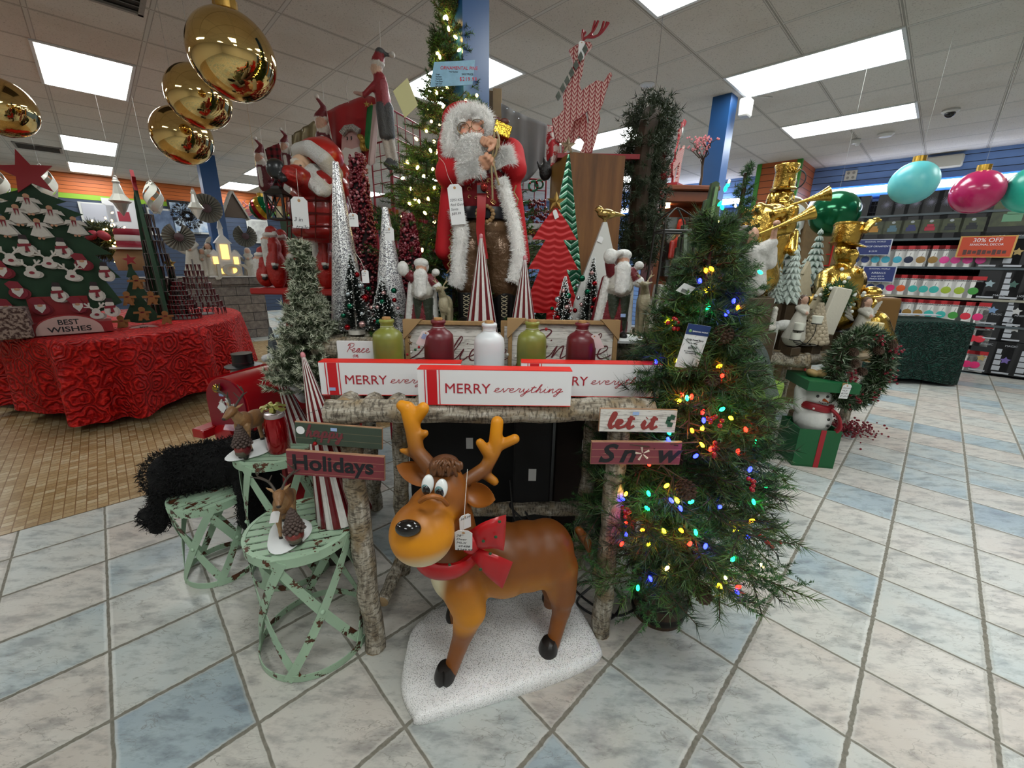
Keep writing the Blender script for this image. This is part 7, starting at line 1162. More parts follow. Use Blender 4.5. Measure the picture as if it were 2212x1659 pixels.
# ---------------------------------------------------------------- big hanging balls
def ball(lb,x,y,Y,r,mat,cap=None,nm='hanging_ball',wire=True,grp=None):
 p=at(x,y,Y);t=thing(nm,lb,'hanging ball',p,0,grp);mb=MB();mb.ell((0,0,0),r,40,26);mb.build('ball',mat,t,180)
 if cap:mb=MB();mb.lathe([(r*.26,r*.95),(r*.26,r*1.22),(0,r*1.24)],n=20,wave=(.05,10));mb.build('cap',cap,t,40)
 if wire:mb=MB();mb.tube([(0,0,r*1.02),(0,0,CZ-p.z)],.0009,5);mb.build('wire',M('wire_clear','#a8a8a4',.4),t)
 return t
CP=M('cap_gold','#b8923e',.25,.9)
ball('translucent turquoise ball with gold cap hanging at upper right',1973,395,3.5,.152,M('ball_turquoise','#3fb4c4',.35,col2='#7fd6d2',var=.5,vs=4),CP);b_=ball('glossy magenta ball with gold cap and tape patch at right',2110,415,3.45,.155,M('ball_magenta','#b8205e',.22,coat=.4),CP);mb=MB();strip([(.09,-.12,.045),(.085,-.105,.085)],.035,.002,mb,nrm=lambda p:Vector(p));mb.build('tape',M('tape','#b08898',.5),b_)
ball('teal ball cut by the right edge of the photo',2236,408,3.3,.165,M('ball_teal','#12a592',.3,col2='#3ccab0',var=.4,vs=5),CP);ball('dark green glossy ball behind the gold trumpets',1802,462,3.9,.19,M('ball_darkgreen','#0b5a38',.15,.5),None)
GM=M('gold_mirror','#d9a63e',.035,1.)
GT=NT('gold_mirror_ball');sp=GT.node('ShaderNodeSeparateXYZ');GT.l.new(GT.pos(),sp.inputs[0]);GT.set(Base_Color=lin('#dcbc7c'),Metallic=1.,Roughness=.045);GM=GT.m
for x,y,Y,r,lb in((503,122,2.15,.172,'largest gold mirrored ball hanging at upper left'),(430,210,2.75,.165,'middle gold mirrored ball, behind the largest one'),(394,294,3.1,.175,'lowest gold mirrored ball above the far blue column'),(3,232,3.0,.17,'gold mirrored ball cut by the left edge')):ball(lb,x,y,Y,r,GM,M('cap_amber','#a8823c',.3,.7)if Y<2.2 else None,'gold_ball',grp='gold mirrored balls')
bpy.context.view_layer.update()
for o in[o for o in bpy.data.objects if o.parent is None and o.name.split('.')[0]in('nutcracker','angel_figure','soldier_bust','resin_tree','angel_figurine','gold_dome','gold_bag','wooden_tree','shingled_cone','resin_cluster')]:
 c=o.location;on=math.hypot(c.x-2.45,c.y-3.62)<.85;zb=TZ+.001 if on else 0;ch=list(o.children)or[o];zt=c.z+min(min(v.co.z for v in k.data.vertices)for k in ch if k.type=='MESH')*o.scale.z
 if zt-zb<.03 or(c.x<1.2 and c.z>1.25 and o.name.startswith('angel'))or(c.x>1.2 and c.x<1.5 and o.name=='nutcracker'):continue
 r=.09 if o.name.startswith(('soldier','angel_figure','nut'))else.045;mb=MB();mb.box((0,0,(zt-zb)/2),(2*r,2*r,zt-zb-.002),bev=.004);k=mb.build('display_riser',M('riser_brown','#4a3a28',.6,var=.2,vs=10),None,30);k.location=(c.x,c.y,zb);k.rotation_euler=(0,0,.3);tag(k,'brown riser block under the '+' '.join(o['label'].split()[:10]),'riser')
# ================================================================ RIGHT WALL SHELVING
PF_=8.78;BK=M('mesh_black','#101114',.5)
t=thing('gridwall','black grid wall panel carrying the stock shelves on the right wall','grid wall',rm(PW-.09,0),BR);za,zb=.1,onp(2000,424,PW-.25).z;mb=MB();q0_,q1_=-4.2,1.9
for i in range(int((q1_-q0_)/.1)+1):mb.tube([(0,q0_+i*.1,za),(0,q0_+i*.1,zb)],.004,4,caps=False)
for j in range(int((zb-za)/.1)+1):mb.tube([(0,q0_,za+j*.1),(0,q1_,za+j*.1)],.004,4,caps=False)
mb.build('wire_panel',BK,t,60);mb=MB();mb.box((.05,(q0_+q1_)/2,(za+zb)/2),(.02,q1_-q0_,zb-za));mb.build('dark_backing',M('backing_black','#0b0c10',.9),t,0)
def shq(x,y,p=PF_):return topq(onp(x,y,p))[1]
SZ={}
for nm,ref in dict(a=(2000,462),b=(2000,516),c=(2000,577),d=(2000,640),e=(2130,702)).items():SZ[nm]=onp(*ref,PF_).z
SH=M('shelf_steel','#4a5358',.4,.3)
for nm,z in SZ.items():
 t=thing('stock_shelf',{'a':'top black wire shelf under the dark starburst boxes','b':'second shelf from the top, under the toy car picture boxes','c':'third shelf, under the upper row of red and white boxes','d':'fourth shelf, under the middle row of red and white boxes','e':'lowest shelf, under the bottom row of red and white boxes'}[nm],'shelf',rm(PF_+.13,-1.15,z),BR);mb=MB();mb.box((0,0,-.012),(.34,5.9,.02));mb.build('shelf_board',SH if nm!='a' else BK,t,0);mb=MB();mb.box((-.172,0,-.008),(.008,5.9,.03));mb.build('price_rail',M('rail_cream','#8c8a7c',.5)if nm=='d' else SH,t,0)
BW=M('carton_white','#d3d2cf',.6);BR_=M('carton_red','#a51a22',.5);BMn=M('carton_maroon','#4c1420',.6);proto={}
def obox(cn,col,x,y,z,lb,w_=.185,h=.30):
 q=shq(x,y)
 if cn not in proto:
  t=thing('ornament_carton',lb,'carton',rm(PF_+.06,q,z),BR,'red and white ornament cartons');mb=MB();mb.box((0,0,h/2),(.18,w_,h));mb.build('carton_body',[BW],t,0);mb=MB();mb.box((-.001,0,h-.025),(.184,w_+.003,.05));mb.build('red_band',BR_,t,0);mb=MB();mb.box((0,w_/2+.0012,h/2-.025),(.178,.002,h-.05));mb.box((0,-w_/2-.0012,h/2-.025),(.178,.002,h-.05));mb.build('maroon_side',BMn,t,0)
  if col:mb=MB();mb.ell((-.091,.0,.1),(.002,.052,.05),16,10);mb.build('printed_ball',M('print_'+cn,col,.4),t);mb=MB();mb.tube([(-.0915,0,.15),(-.0915,-.01,.2)],.002,4);mb.build('printed_string',INK(),t)
  o=cursive('ornament',.022,M('print_grey','#6a6668',.6),t,(-.0915,.075,.225),.0022,.3,.95,name='script_print',rot=(0,0,-PI/2));proto[cn]=t;return t
 return dup(proto[cn],rm(PF_+.06,q,z),BR,lb)
GL['o']=GL['o'];CC=dict(navy='#262a62',cyan='#3a9cb4',midnight='#14203c',gold='#8a6a34',pink='#d0408c',orange='#cc5626',teal='#36a39c',lime='#93aa34',green='#3f8c3c',hot='#d0286c',red='#b0252c',none=None)
ordn=['first','second','third','fourth','fifth','sixth','seventh','eighth','ninth','tenth','eleventh','twelfth','thirteenth']
row1=[(1845,'navy'),(1866,'navy'),(1888,'cyan'),(1910,'cyan'),(1935,'cyan'),(1959,'midnight'),(1985,'gold'),(2011,'gold'),(2036,'pink'),(2060,'pink'),(2086,'pink'),(2114,'pink')]
row2=[(1876,'navy'),(1897,'navy'),(1919,'hot'),(1942,'orange'),(1968,'teal'),(1991,'teal'),(2014,'teal'),(2040,'lime'),(2069,'lime'),(2099,'green')]
row3=[(1885,'navy'),(1908,'midnight'),(1930,'midnight'),(1951,'gold'),(1975,'gold'),(1999,'teal'),(2025,'teal'),(2052,'green'),(2079,'red'),(2106,'hot')]
for rn,row,y,z in(('upper',row1,574,'c'),('middle',row2,636,'d'),('bottom',row3,700,'e')):
 for i,(x,c)in enumerate(row):obox(c,CC[c],x,y,SZ[z]+.003,f'white carton with {c} ball print, {ordn[i]} from left in {rn} red-and-white row')
for i,(x,y)in enumerate(((2088,760),(2106,760))):obox('red',CC['red'],x,y,.40,['red ball print carton low beside the green tablecloth','red ball print carton low, next to the black cartons'][i])
for i,(x,y)in enumerate(((2084,795),(2102,795))):obox('hot',CC['hot'],x,y,.03,['red-topped carton on the floor level beside the green tablecloth','red-topped carton on the floor level next to the black cartons'][i])
BC_=M('carton_black','#141519',.45);
def bbox(nm,lb,x,y,z,w_,h,pic,grp,logo=None):
 q=shq(x,y);t=thing(nm,lb,'carton',rm(PF_+.06,q,z),BR,grp);mb=MB();mb.box((0,0,h/2),(.18,w_,h));mb.build('carton_body',BC_,t,0);X=-.0915
 if pic=='car':
  mb=MB();mb.box((X,0,h*.5),(.002,w_*.8,h*.55));mb.build('picture',M('pic_dusk','#34382c',.5,col2='#4e5638',var=.3,vs=5),t,0);mb=MB();mb.box((X-.002,0,h*.40),(.003,w_*.36,h*.16),bev=.001);mb.box((X-.002,0,h*.52),(.003,w_*.24,h*.12),bev=.001);mb.build('printed_car',logo,t,0);mb=MB();mb.ell((X-.002,0,h*.70),(.002,.022,.018));mb.build('printed_snowman',M('print_pale','#9aa0a4',.5),t)
 elif pic=='burst':
  mb=MB();[mb.tube([(X,0,h*.5),(X,w_*.3*math.cos(a),h*.5+w_*.3*math.sin(a))],[.003,.0008],4)for a in np.linspace(0,2*PI,22)];mb.build('starburst_print',M('print_burst','#8a8a9c',.5),t,0)
 else:
  mb=MB();[mb.box((X-.001,-w_*.22+k*.006,h*(.2+k*.17)),(.002,.045+.01*(3-k),h*.14))for k in range(4)];mb.build('printed_strip',[M('strip_white','#a8acb4',.5)],t,0);mb=MB();mb.prism([(a,b)for a,b in star(5,w_*.13,w_*.07)],.002,(X,w_*.18,h*.45),R3(0,0,PI/2));mb.build('team_mark',logo,t,0);mb=MB();mb.box((X,w_*.2,h*.06),(.002,w_*.4,h*.05));mb.build('label_bar',M('strip_white'),t,0);text(['MAGIC','LIGHT'][int(x)%2],h*.08,M('strip_white'),t,(X-.001,w_*.3,h*.86),rot=(PI/2,0,-PI/2))
 return t
for i,(x,c)in enumerate(zip((1850,1884,1923,1963,2003,2046,2092),('#8c6a2c','#b07c2a','#4c6c7c','#2a3060','#a02038','#22262c','#181c22'))):bbox('picture_carton',f'black carton with toy car picture, {ordn[i]} from left on the second shelf',x,512,SZ['b']+.003,.30,.34,'car','toy car picture cartons',M('car_'+c[1:],c,.4))
for i,x in enumerate((1836,1856,1912,1940,1974,2006,2040,2080,2112)):bbox('light_carton',f'black carton with starburst print, {ordn[i]} from left on the top shelf',x,458,SZ['a']+.003,.22,.30,'burst','starburst light cartons')
TM=['#9aa4c0','#a8905c','#6a5a9c','#8ca0a8','#3c5c54','#b06a6a','#6c8ab0','#b0b0b0']
k=0
for y,z,xs in((574,SZ['c'],(2150,2206,2262)),(638,SZ['d'],(2146,2198,2255)),(702,SZ['e'],(2150,2203,2258)),(806,.03,(2124,2178,2232))):
 for j,x in enumerate(xs):bbox('team_carton',f'black team light carton, {ordn[j]} from left in the {["upper", "middle", "lower", "floor-level"][k]} row at far right',x,y,z+.003,.40,.46,'team','black team light cartons',M('team_%d'%((k*3+j)%8),TM[(k*3+j)%8],.5))
 k+=1
for j,x in enumerate((2140,2192)):bbox('team_carton',['black team light carton stacked above the floor row, left one','black team light carton stacked above the floor row, right one'][j],x,760,.50,.40,.40,'team','black team light cartons',M('team_7',TM[7],.5))
bbox('picture_carton','tall dark carton with green village picture at the far right of the top shelves',2172,512,SZ['b']+.003,.48,.60,'car','toy car picture cartons',M('village','#5c8a6c',.5))
def wsign(lb,x,y,w_,h,mat,border,lines,col,p=PF_-.12,rot=0):
 c=onp(x,y,p);t=thing('shelf_sign',lb,'sign',c,BR);mb=MB();mb.box((0,0,0),(.004,w_,h));mb.build('border',border,t,0);mb=MB();mb.box((-.003,0,0),(.003,w_*.93,h*.91));mb.build('card',mat,t,0)
 for s,z,sz in lines:text(s,sz*h,col,t,(-.005,0,z*h),rot=(PI/2,0,-PI/2),align='CENTER')
 return t
NV,WB=M('sign_navy','#1c2c66',.5),M('sign_pale','#b4bac4',.5);WT=M('text_white','#d4d8e0',.5)
wsign('upper navy sign with white border above the cartons, reading 8FT. DROP',1888,534,.40,.235,NV,WB,(('SEASONAL WORLD',.3,.12),('8FT. DROP ORNAMENT',0,.15),('$129.99',-.3,.13)),WT);wsign('lower navy sign with white border, reading AIRBALLS',1897,592,.40,.235,NV,WB,(('SEASONAL WORLD',.3,.12),('AIRBALLS',.02,.17),('Large $59.99',-.18,.12),('Medium $39.99',-.34,.12)),WT)
s_=wsign('orange-red 30% OFF sign with gold border above the pink ball cartons',2129,533,.52,.28,M('sign_orange','#b03c1c',.5),M('sign_gold','#b8904a',.5),(('30% OFF',.22,.26),('SEASONAL DECOR',.06,.13)),WT);mb=MB();[mb.box((-.006,-.18+k*.045,-.07),(.002,.035,.04+.012*(k%3)))for k in range(9)];mb.build('picture_strip',M('pic_brown','#4a2c28',.5),s_,0)
GC=NT('rose_cloth_green')
def rose_mat(nm,c0,c1,c2,sc=9):
 t=NT(nm);v=t.node('ShaderNodeTexVoronoi');v.inputs['Scale'].default_value=sc;n0=t.noise(t.pos(),sc*1.5,2,.5,1);va=t.node('ShaderNodeVectorMath',operation='MULTIPLY_ADD');t.l.new(n0,va.inputs[0]);va.inputs[1].default_value=(.10,.10,.10);t.l.new(t.pos(),va.inputs[2]);t.l.new(va.outputs[0],v.inputs['Vector'])
 w=t.math('SINE',t.math('MULTIPLY',v.outputs['Distance'],30));n=t.noise(t.pos(),45,3,.6);h=t.math('ADD',t.math('MULTIPLY',w,.6),n);c=t.ramp(t.math('ADD',t.math('MULTIPLY',w,.13),t.math('ADD',t.math('MULTIPLY',n,.5),.25)),[(.3,c0),(.5,c1),(.78,c2)]);t.set(Base_Color=c,Roughness=.6,Specular_IOR_Level=.25);t.bump(t.math('ADD',t.math('MULTIPLY',w,.8),t.math('MULTIPLY',n,.5)),.8,.025);return t.m
def draped(nm,lb,outline,z1,z0,mat,amp=.05,k=9,flare=.06,cat='tablecloth'):
 """closed outline at height z1 falling in folds to z0"""
 P=catmull([Vector((x,y,0))for x,y in outline],22,True);n=len(P);c=sum(P,Vector())/n;t=thing(nm,lb,cat,(c.x,c.y,0));vs=[];rings=16
 for s in(0,.35,.7,.93):vs+=[(p-c)*s+Vector((0,0,z1))for p in P]
 for i,p in enumerate(P):vs.append((p-c)*.985+Vector((0,0,z1-.004)))
 for j in range(rings+1):
  u=j/rings
  for i,p in enumerate(P):a=2*PI*i/n;f=1+flare*u+amp*u**.7*(math.sin(a*k+1+.8*math.sin(a*2))+.5*math.sin(a*k*1.7));vs.append((p-c)*f+Vector((0,0,z1-.02-(z1-.02-z0)*u+.03*u*math.sin(a*3))))
 R=5+rings+1;fs=[(j*n+i,j*n+(i+1)%n,(j+1)*n+(i+1)%n,(j+1)*n+i)for j in range(R-1)for i in range(n)];mb=MB();mb.add(vs,[f[::-1]for f in fs]);o=mb.build('cloth',mat,t,180);return t
a,b=rm(7.35,.42),rm(8.55,-.62);gz=at(1990,688,5.4).z;g0=rm(7.25,.35);g1=rm(8.45,.35);g2=rm(8.45,-.65);g3=rm(7.25,-.65)
def rect_out(c,hx,hy,ang):co,si=math.cos(ang),math.sin(ang);return[(c[0]+x*co-y*si,c[1]+x*si+y*co)for x,y in((-hx,-hy),(0,-hy),(hx,-hy),(hx,0),(hx,hy),(0,hy),(-hx,hy),(-hx,0))]
L0,L1=atz(1895,823,.03),atz(2075,832,.03);cl=(L0+L1)/2;dd=(L1-L0);ang=math.atan2(dd.y,dd.x);nrm=Vector((-dd.y,dd.x,0)).normalized();cc=cl+nrm*.36
draped('tablecloth','dark green rose-textured cloth covering the table by the stock shelves',rect_out(cc,dd.length/2*.93,.33,ang),gz,.05,rose_mat('rose_green','#03120f','#0a2c24','#14483c'),.02,11,.02)
t=thing('folding_table','table under the dark green rose cloth, only dark feet showing','table',(cc.x,cc.y,0),ang);mb=MB();mb.box((0,0,gz-.03),(dd.length*.82,.5,.03));mb.build('tabletop',M('laminate','#6a6a66',.5),t,0)
for x in(-1,1):
 for y in(-1,1):mb=MB();mb.tube([(x*dd.length*.36,y*.2,0),(x*dd.length*.36,y*.2,gz-.04)],.018,8);mb.build('leg',M('black_rubber'),t)
p=cc+Vector((0,0,gz));t=thing('white_board','long white strip lying on the green cloth table','board',p+Vector((-.1,.12,.008)),ang-.05);mb=MB();mb.box((0,0,.006),(.9,.1,.012));mb.build('strip',WB,t,0)
# ================================================================ STOOLS AT THE LEFT
t=NT('stool_green');n=t.noise(t.pos(),22,5,.7);n2=t.noise(t.pos(),5,2);k=t.math('ADD',n,t.math('MULTIPLY',n2,.45));c=t.mix(t.ramp(k,[(.80,'#000000'),(.82,'#ffffff')]),t.mix(.3,(*lin('#a9c6aa'),1),t.ramp(n2,[(.3,'#a0a0a0'),(.7,'#ffffff')]),'MULTIPLY'),t.ramp(n,[(.5,'#24140c'),(.75,'#6a3a1e')]));t.set(Base_Color=c,Roughness=.45,Specular_IOR_Level=.4);t.bump(t.ramp(k,[(.79,1.0),(.82,.0)]),.3,.002);SGN=t.m
def stool(lb,x,y,r,h,rb,ph=0):
 t=thing('slatted_stool',lb,'stool',(x,y,0),ph,'distressed green metal stools')
 mb=MB();mb.lathe([(r-.004,h-.034),(r,h-.034),(r+.001,h+.001),(r-.012,h+.003),(r-.014,h-.002),(r-.004,h-.002),(r-.004,h-.034)],n=48);mb.build('seat_rim',SGN,t,40)
 mb=MB();n=9;m=2*r/n
 for i in range(n):
  yy=-r+m*(i+.5);L=math.sqrt(max(0,(r-.006)**2-yy*yy));mb.box((0,yy,h-.001),(2*L,m*.72,.004))
 o=mb.build('seat_slat',SGN,t,0);mb=MB();mb.lathe([(rb-.003,.002),(rb,.002),(rb,.03),(rb-.003,.03),(rb-.003,.002)],n=48);mb.build('base_ring',SGN,t,40)
 N=5
 for i in range(N):
  for s in(-1,1):
   a0=2*PI*i/N+.25*s*0;P=[]
   for j in range(11):
    u=j/10;a=a0+s*(u-.5)*2*PI/N*1.16;R=(rb+(r-rb)*u)*(1-.10*math.sin(PI*u))-(0 if s>0 else.004);P.append(Vector((R*math.cos(a),R*math.sin(a),.008+(h-.02)*u)))
   mb=MB();strip(P,.031,.0025,mb,nrm=lambda p:Vector((p.x,p.y,0)));mb.build('band_leg',SGN,t,30)
  a=2*PI*i/N;R=(rb+r)/2*.90+.002;mb=MB();mb.ell((R*math.cos(a),R*math.sin(a),h*.5),(.009,.009,.009),10,8);mb.build('rivet',SGN,t)
 return t
stool('middle-height green metal stool in front, holding a deer figurine and striped cone',-.75,1.26,.185,.5,.2,.35);stool('lowest green metal stool, covered by the black curly plush',-1.37,1.62,.15,.40,.148,.9);stool('tallest green metal stool, at the back under the red jar',-1.04,1.64,.165,.62,.175,.1)
striped('tallest peppermint striped cone, on the front green stool',(-.62,1.325,.503),at(655,770,1.34),.098,12,1);striped('smaller peppermint striped cone, hidden behind the Holidays plank',(-.70,1.395,.503),at(687,873,1.37),.05,9,1);striped('peppermint striped cone on the tallest green stool, behind the red jar',(-.97,1.735,.623),at(596,792,1.72),.055,10,1)
def deer_gnome(lb,c,rz,s=1.):
 t=thing('deer_gnome_figurine',lb,'figurine',c,rz,'deer and gnome figurines',scale=s);D,D2,K='#8c643c','#ac865c','#2c2620'
 mb=MB();mb.lathe([(.062,0),(.068,.006),(.06,.013),(0,.016)],(0,0,0),28,sx=1,sy=1.55,wave=(.09,3));mb.build('snow_foot',M('snow_white'),t)
 sh=[('e',(0,.03,.125),(.030,.062,.036),D),('e',(0,-.02,.135),(.030,.034,.038),D),('c',(0,-.035,.145),(0,-.06,.185),.022,.016,D2),('c',(0,-.062,.192),(0,-.098,.176),.019,.010,D),('e',(0,-.104,.175),(.008,.006,.007),K),('c',(.018,-.05,.205),(.034,-.045,.215),.006,.003,D2),('c',(-.018,-.05,.205),(-.034,-.045,.215),.006,.003,D2)]
 for x,y in((-.018,-.03),(.018,-.03),(-.018,.075),(.018,.075)):sh+=[('c',(x,y,.12),(x,y-.004,.06),.015,.008,D2),('c',(x,y-.004,.06),(x,y,.025),.0075,.0075,D2),('c',(x,y,.02),(x,y,.014),.009,.009,K)]
 organic('deer',sh,PF,t,.004,1);mb=MB()
 for q in(-1,1):
  mb.tube(catmull([(q*.008,-.058,.205),(q*.025,-.045,.235),(q*.05,-.05,.262),(q*.052,-.06,.29)],4),[.004]*8+[.002]*5,6)
  for a,b in(((.025,-.046,.236),(.012,-.055,.262)),((.042,-.048,.252),(.07,-.055,.268)),((.05,-.052,.27),(.036,-.058,.295))):mb.tube([(q*a[0],a[1],a[2]),(q*b[0],b[1],b[2])],[.003,.0012],5)
 mb.build('antler',M('antler_grey','#4c443c',.6),t);g=(.028,-.075,0);mb=MB()
 for k in range(9):
  u=k/9;R=.030*(1-u*.9)
  for j in range(10):a=2*PI*(j+.5*(k%2))/10;mb.ell((g[0]+R*math.cos(a),g[1]+R*math.sin(a),.065+.075*u),(.0075,.0075,.006),6,4)
 mb.lathe([(.027,.06),(.004,.145)],(g[0],g[1],0),10);mb.build('pinecone_hat',M('pinecone_grey','#5a4a44',.7,var=.3,vs=200),t,60)
 organic('gnome',[('e',(g[0],g[1],.042),(.028,.026,.026),'#6c1c22'),('e',(g[0],g[1]-.016,.05),(.02,.014,.014),'#8c3a34'),('e',(g[0],g[1]-.01,.035),(.022,.02,.018),'#5c5648'),('c',(g[0]-.01,g[1],.02),(g[0]-.01,g[1]-.004,.013),.009,.01,'#1c1814'),('c',(g[0]+.01,g[1],.02),(g[0]+.01,g[1]-.004,.013),.009,.01,'#1c1814'),('e',(g[0]-.026,g[1]+.01,.045),(.012,.012,.016),'#c9c6c0')],PF,t,.0032,1);return t
dg1=deer_gnome('deer figurine with pinecone gnome on snow, on the front green stool',(-.765,1.20,.503),.42);price_tag(dg1,(-.012,-.085,.15),(0,.3,.3),.026,.04,hole=False,name='price_tag');dg2=deer_gnome('deer figurine with pinecone gnome on snow, on the tallest green stool',(-1.115,1.60,.623),-.15,1.08)
jp_=Vector((-1.0,1.60,.623));t=thing('red_jar','red mercury-glass jar topped with gilded holly leaves, beside the striped cones','jar',jp_);mb=MB();mb.lathe([(.038,0),(.044,.01),(.045,.13),(.038,.155),(.034,.165)],n=32);JR=NT('jar_red');JR.set(Base_Color=lin('#a00814'),Roughness=.12,Metallic=.55,Coat_Weight=.6);mb.build('glass',JR.m,t);mb=MB();mb.lathe([(.037,.158),(.040,.165),(.037,.176),(.033,.176),(0,.17)],n=28);mb.build('rim',M('glass_rim','#b8a8a8',.15,.4),t)
mb=MB();[strip(catmull([(0,0,.175),(.02*math.cos(a),.02*math.sin(a),.195+.01*(i%3)),(.05*math.cos(a),.04*math.sin(a),.19+.012*(i%2))],4),.016,.0012,mb,nrm=lambda p:Vector((0,-.3,1)))for i,a in enumerate(np.linspace(0,6,13))];mb.build('gilded_leaves',M('leaf_gilt','#9c9850',.35,.4),t,0);mb=MB();mb.ell((-.005,-.02,.195),.007,8,6);mb.build('berry',M('berry_bright'),t)
fz=thing('curly_plush','black curly fur plush animal lying over the lowest green stool','plush',(-1.40,1.66,.41));FBK=M('fur_black','#08080a',.95);organic('body',[('c',(-.10,-.04,.09),(.12,.04,.11),.095,.105,'#0a0a0c'),('e',(.18,.06,.16),(.09,.08,.08),'#0a0a0c'),('c',(-.14,-.06,.06),(-.19,-.09,-.16),.05,.035,'#0a0a0c'),('c',(-.19,-.09,-.10),(-.24,-.08,-.10),.035,.03,'#0a0a0c'),('c',(.19,.0,.08),(.21,-.05,-.15),.055,.045,'#0a0a0c'),('c',(.26,.08,.14),(.27,.05,-.1),.05,.04,'#0a0a0c')],M('fur_black_core','#050506',1.),fz,.012,2)
P=np.concatenate([sph_pts((-.11,-.05,.09),(.10,.10,.10),1800)[0],sph_pts((.22,.02,-.1),(.06,.06,.08),600)[0],path_pts([(-.10,-.04,.09),(.0,.0,.1),(.12,.04,.11)],.10,4200)[0],path_pts([(-.14,-.06,.06),(-.19,-.09,-.17)],.045,1100)[0],path_pts([(.19,.0,.08),(.21,-.05,-.16)],.052,1300)[0],sph_pts((.18,.06,.16),(.092,.082,.082),1500)[0],path_pts([(-.19,-.09,-.12),(-.25,-.08,-.11)],.032,500)[0]]);nn=P-np.array([0,0,.05]);nn/=np.linalg.norm(nn,axis=1)[:,None];o=tri_obj('curly_pile',fuzz(P,nn,.022,.0028,.9,0,1.4),FBK,fz);o['kind']='stuff'
mo=Vector((-1.49,2.02,.55));yaw=-.28;t=thing('mailbox','big red mailbox with a snowflake ornament, behind the tallest green stool','mailbox',mo,yaw);MR=M('mail_red','#a80f18',.28,coat=.3,var=.1,vs=6);MD=M('mail_door','#7e0a24',.35);w_,zt,L=.135,.27,.42
arc_=[(-w_,0),(-w_,zt*.55)]+[(w_*math.cos(a),zt*.55+w_*.95*math.sin(a))for a in np.linspace(PI,0,14)[1:-1]]+[(w_,zt*.55),(w_,0)]
mb=MB();mb.prism(arc_,L,(0,L/2,0));mb.build('body',MR,t,40);mb=MB();mb.prism([(x*1.04,z*1.02-.004)for x,z in arc_],.02,(0,-.0,0));mb.build('rim',MR,t,40);mb=MB();mb.prism([(x*.95,z*.96+.006)for x,z in arc_],.012,(0,-.012,0));mb.build('door',MD,t,40)
mb=MB();mb.ell((-.02,-.035,.225),(.024,.018,.024),18,12);mb.build('brass_knob',M('brass','#b08d3c',.2,1.),t);mb=MB();mb.box((-.02,-.0195,.185),(.03,.001,.014));mb.build('price_sticker',M('sticker_blue'),t,0);mb=MB();mb.box((-.13,L*.45,.24),(.012,L*.9,.03),R3(0,-.3,0));mb.build('flag_rail',MR,t,0)
mb=MB();mb.box((-.16,.02,-.03),(.08,.2,.05),bev=.005);mb.lathe([(.062,0),(.062,.2),(0,.2)],(-.06,-.02,-.05),24,R=R3(-PI/2));mb.build('newspaper_tube',MR,t,40);mb=MB();mb.box((.03,.25,-.27),(.07,.07,.54));mb.box((.03,.2,-.535),(.3,.3,.03));mb.build('post',M('post_red','#8a1018',.5),t,20);mb=MB()
for k in range(6):
 a=k*PI/3+.3;c=Vector((.01,-.022,.115));d=Vector((math.cos(a),0,math.sin(a)));mb.tube([c,c+d*.055],.0042,5)
 for u in(.5,.78):
  for s in(-1,1):e=Vector((math.cos(a+s*.9),0,math.sin(a+s*.9)));mb.tube([c+d*.055*u,c+d*.055*u+e*.018],.0038,5)
sf=mb.build('snowflake_ornament',M('flake_white','#cfcdc8',.5),t);price_tag(t,(.0,-.03,.14),(0,.7,0),.045,.05,hole=False);mb=MB();mb.add([(-.03,-.02,.02),(.06,-.02,.03),(.09,-.05,.005),(-.02,-.045,.0)],[(0,1,2,3)]);mb.build('clear_sleeve',M('clear_film','#d8a8c0',.1,alpha=.35),t,0)
s_=at(527,795,2.6);t=thing('snowman_figure','snowman with black top hat behind the red mailbox','snowman',(s_.x,s_.y,0));z=s_.z;organic('body',[('e',(0,0,z-.04),(.085,.085,.08),'#c9c8c4'),('e',(0,0,z-.24),(.13,.13,.15),'#c9c8c4'),('e',(0,0,z-.5),(.17,.17,.2),'#c9c8c4'),('c',(0,0,.1),(0,0,.12),.12,.14,'#c9c8c4'),('c',(0,0,.2),(0,0,.4),.1,.14,'#c9c8c4')],PF,t,.012,2);mb=MB();mb.lathe([(0,z+.0),(.105,z+.012),(.108,z+.02),(.062,z+.025),(.058,z+.095),(.062,z+.1),(0,z+.1)],n=28);mb.build('top_hat',M('hat_black','#0c0c0e',.35),t);mb=MB();mb.lathe([(.061,z+.025),(.061,z+.045)],n=28);mb.build('hat_band',M('band_wine','#4c1824',.6),t)
t=thing('white_deer_ornament','shiny white ornament pile behind the striped cone and frosted pine','ornament',at(600,775,1.9));organic('body',[('c',(-.06,0,.0),(.04,0,.03),.018,.022,'#c4c4c8'),('c',(-.02,0,.02),(.06,0,.04),.016,.012,'#d0d0d4'),('e',(.06,0,.0),.016,'#c8c8cc'),('c',(.0,0,-.03),(.09,.02,-.2),.02,.03,'#bcbcc0')],PF,t,.006,1)
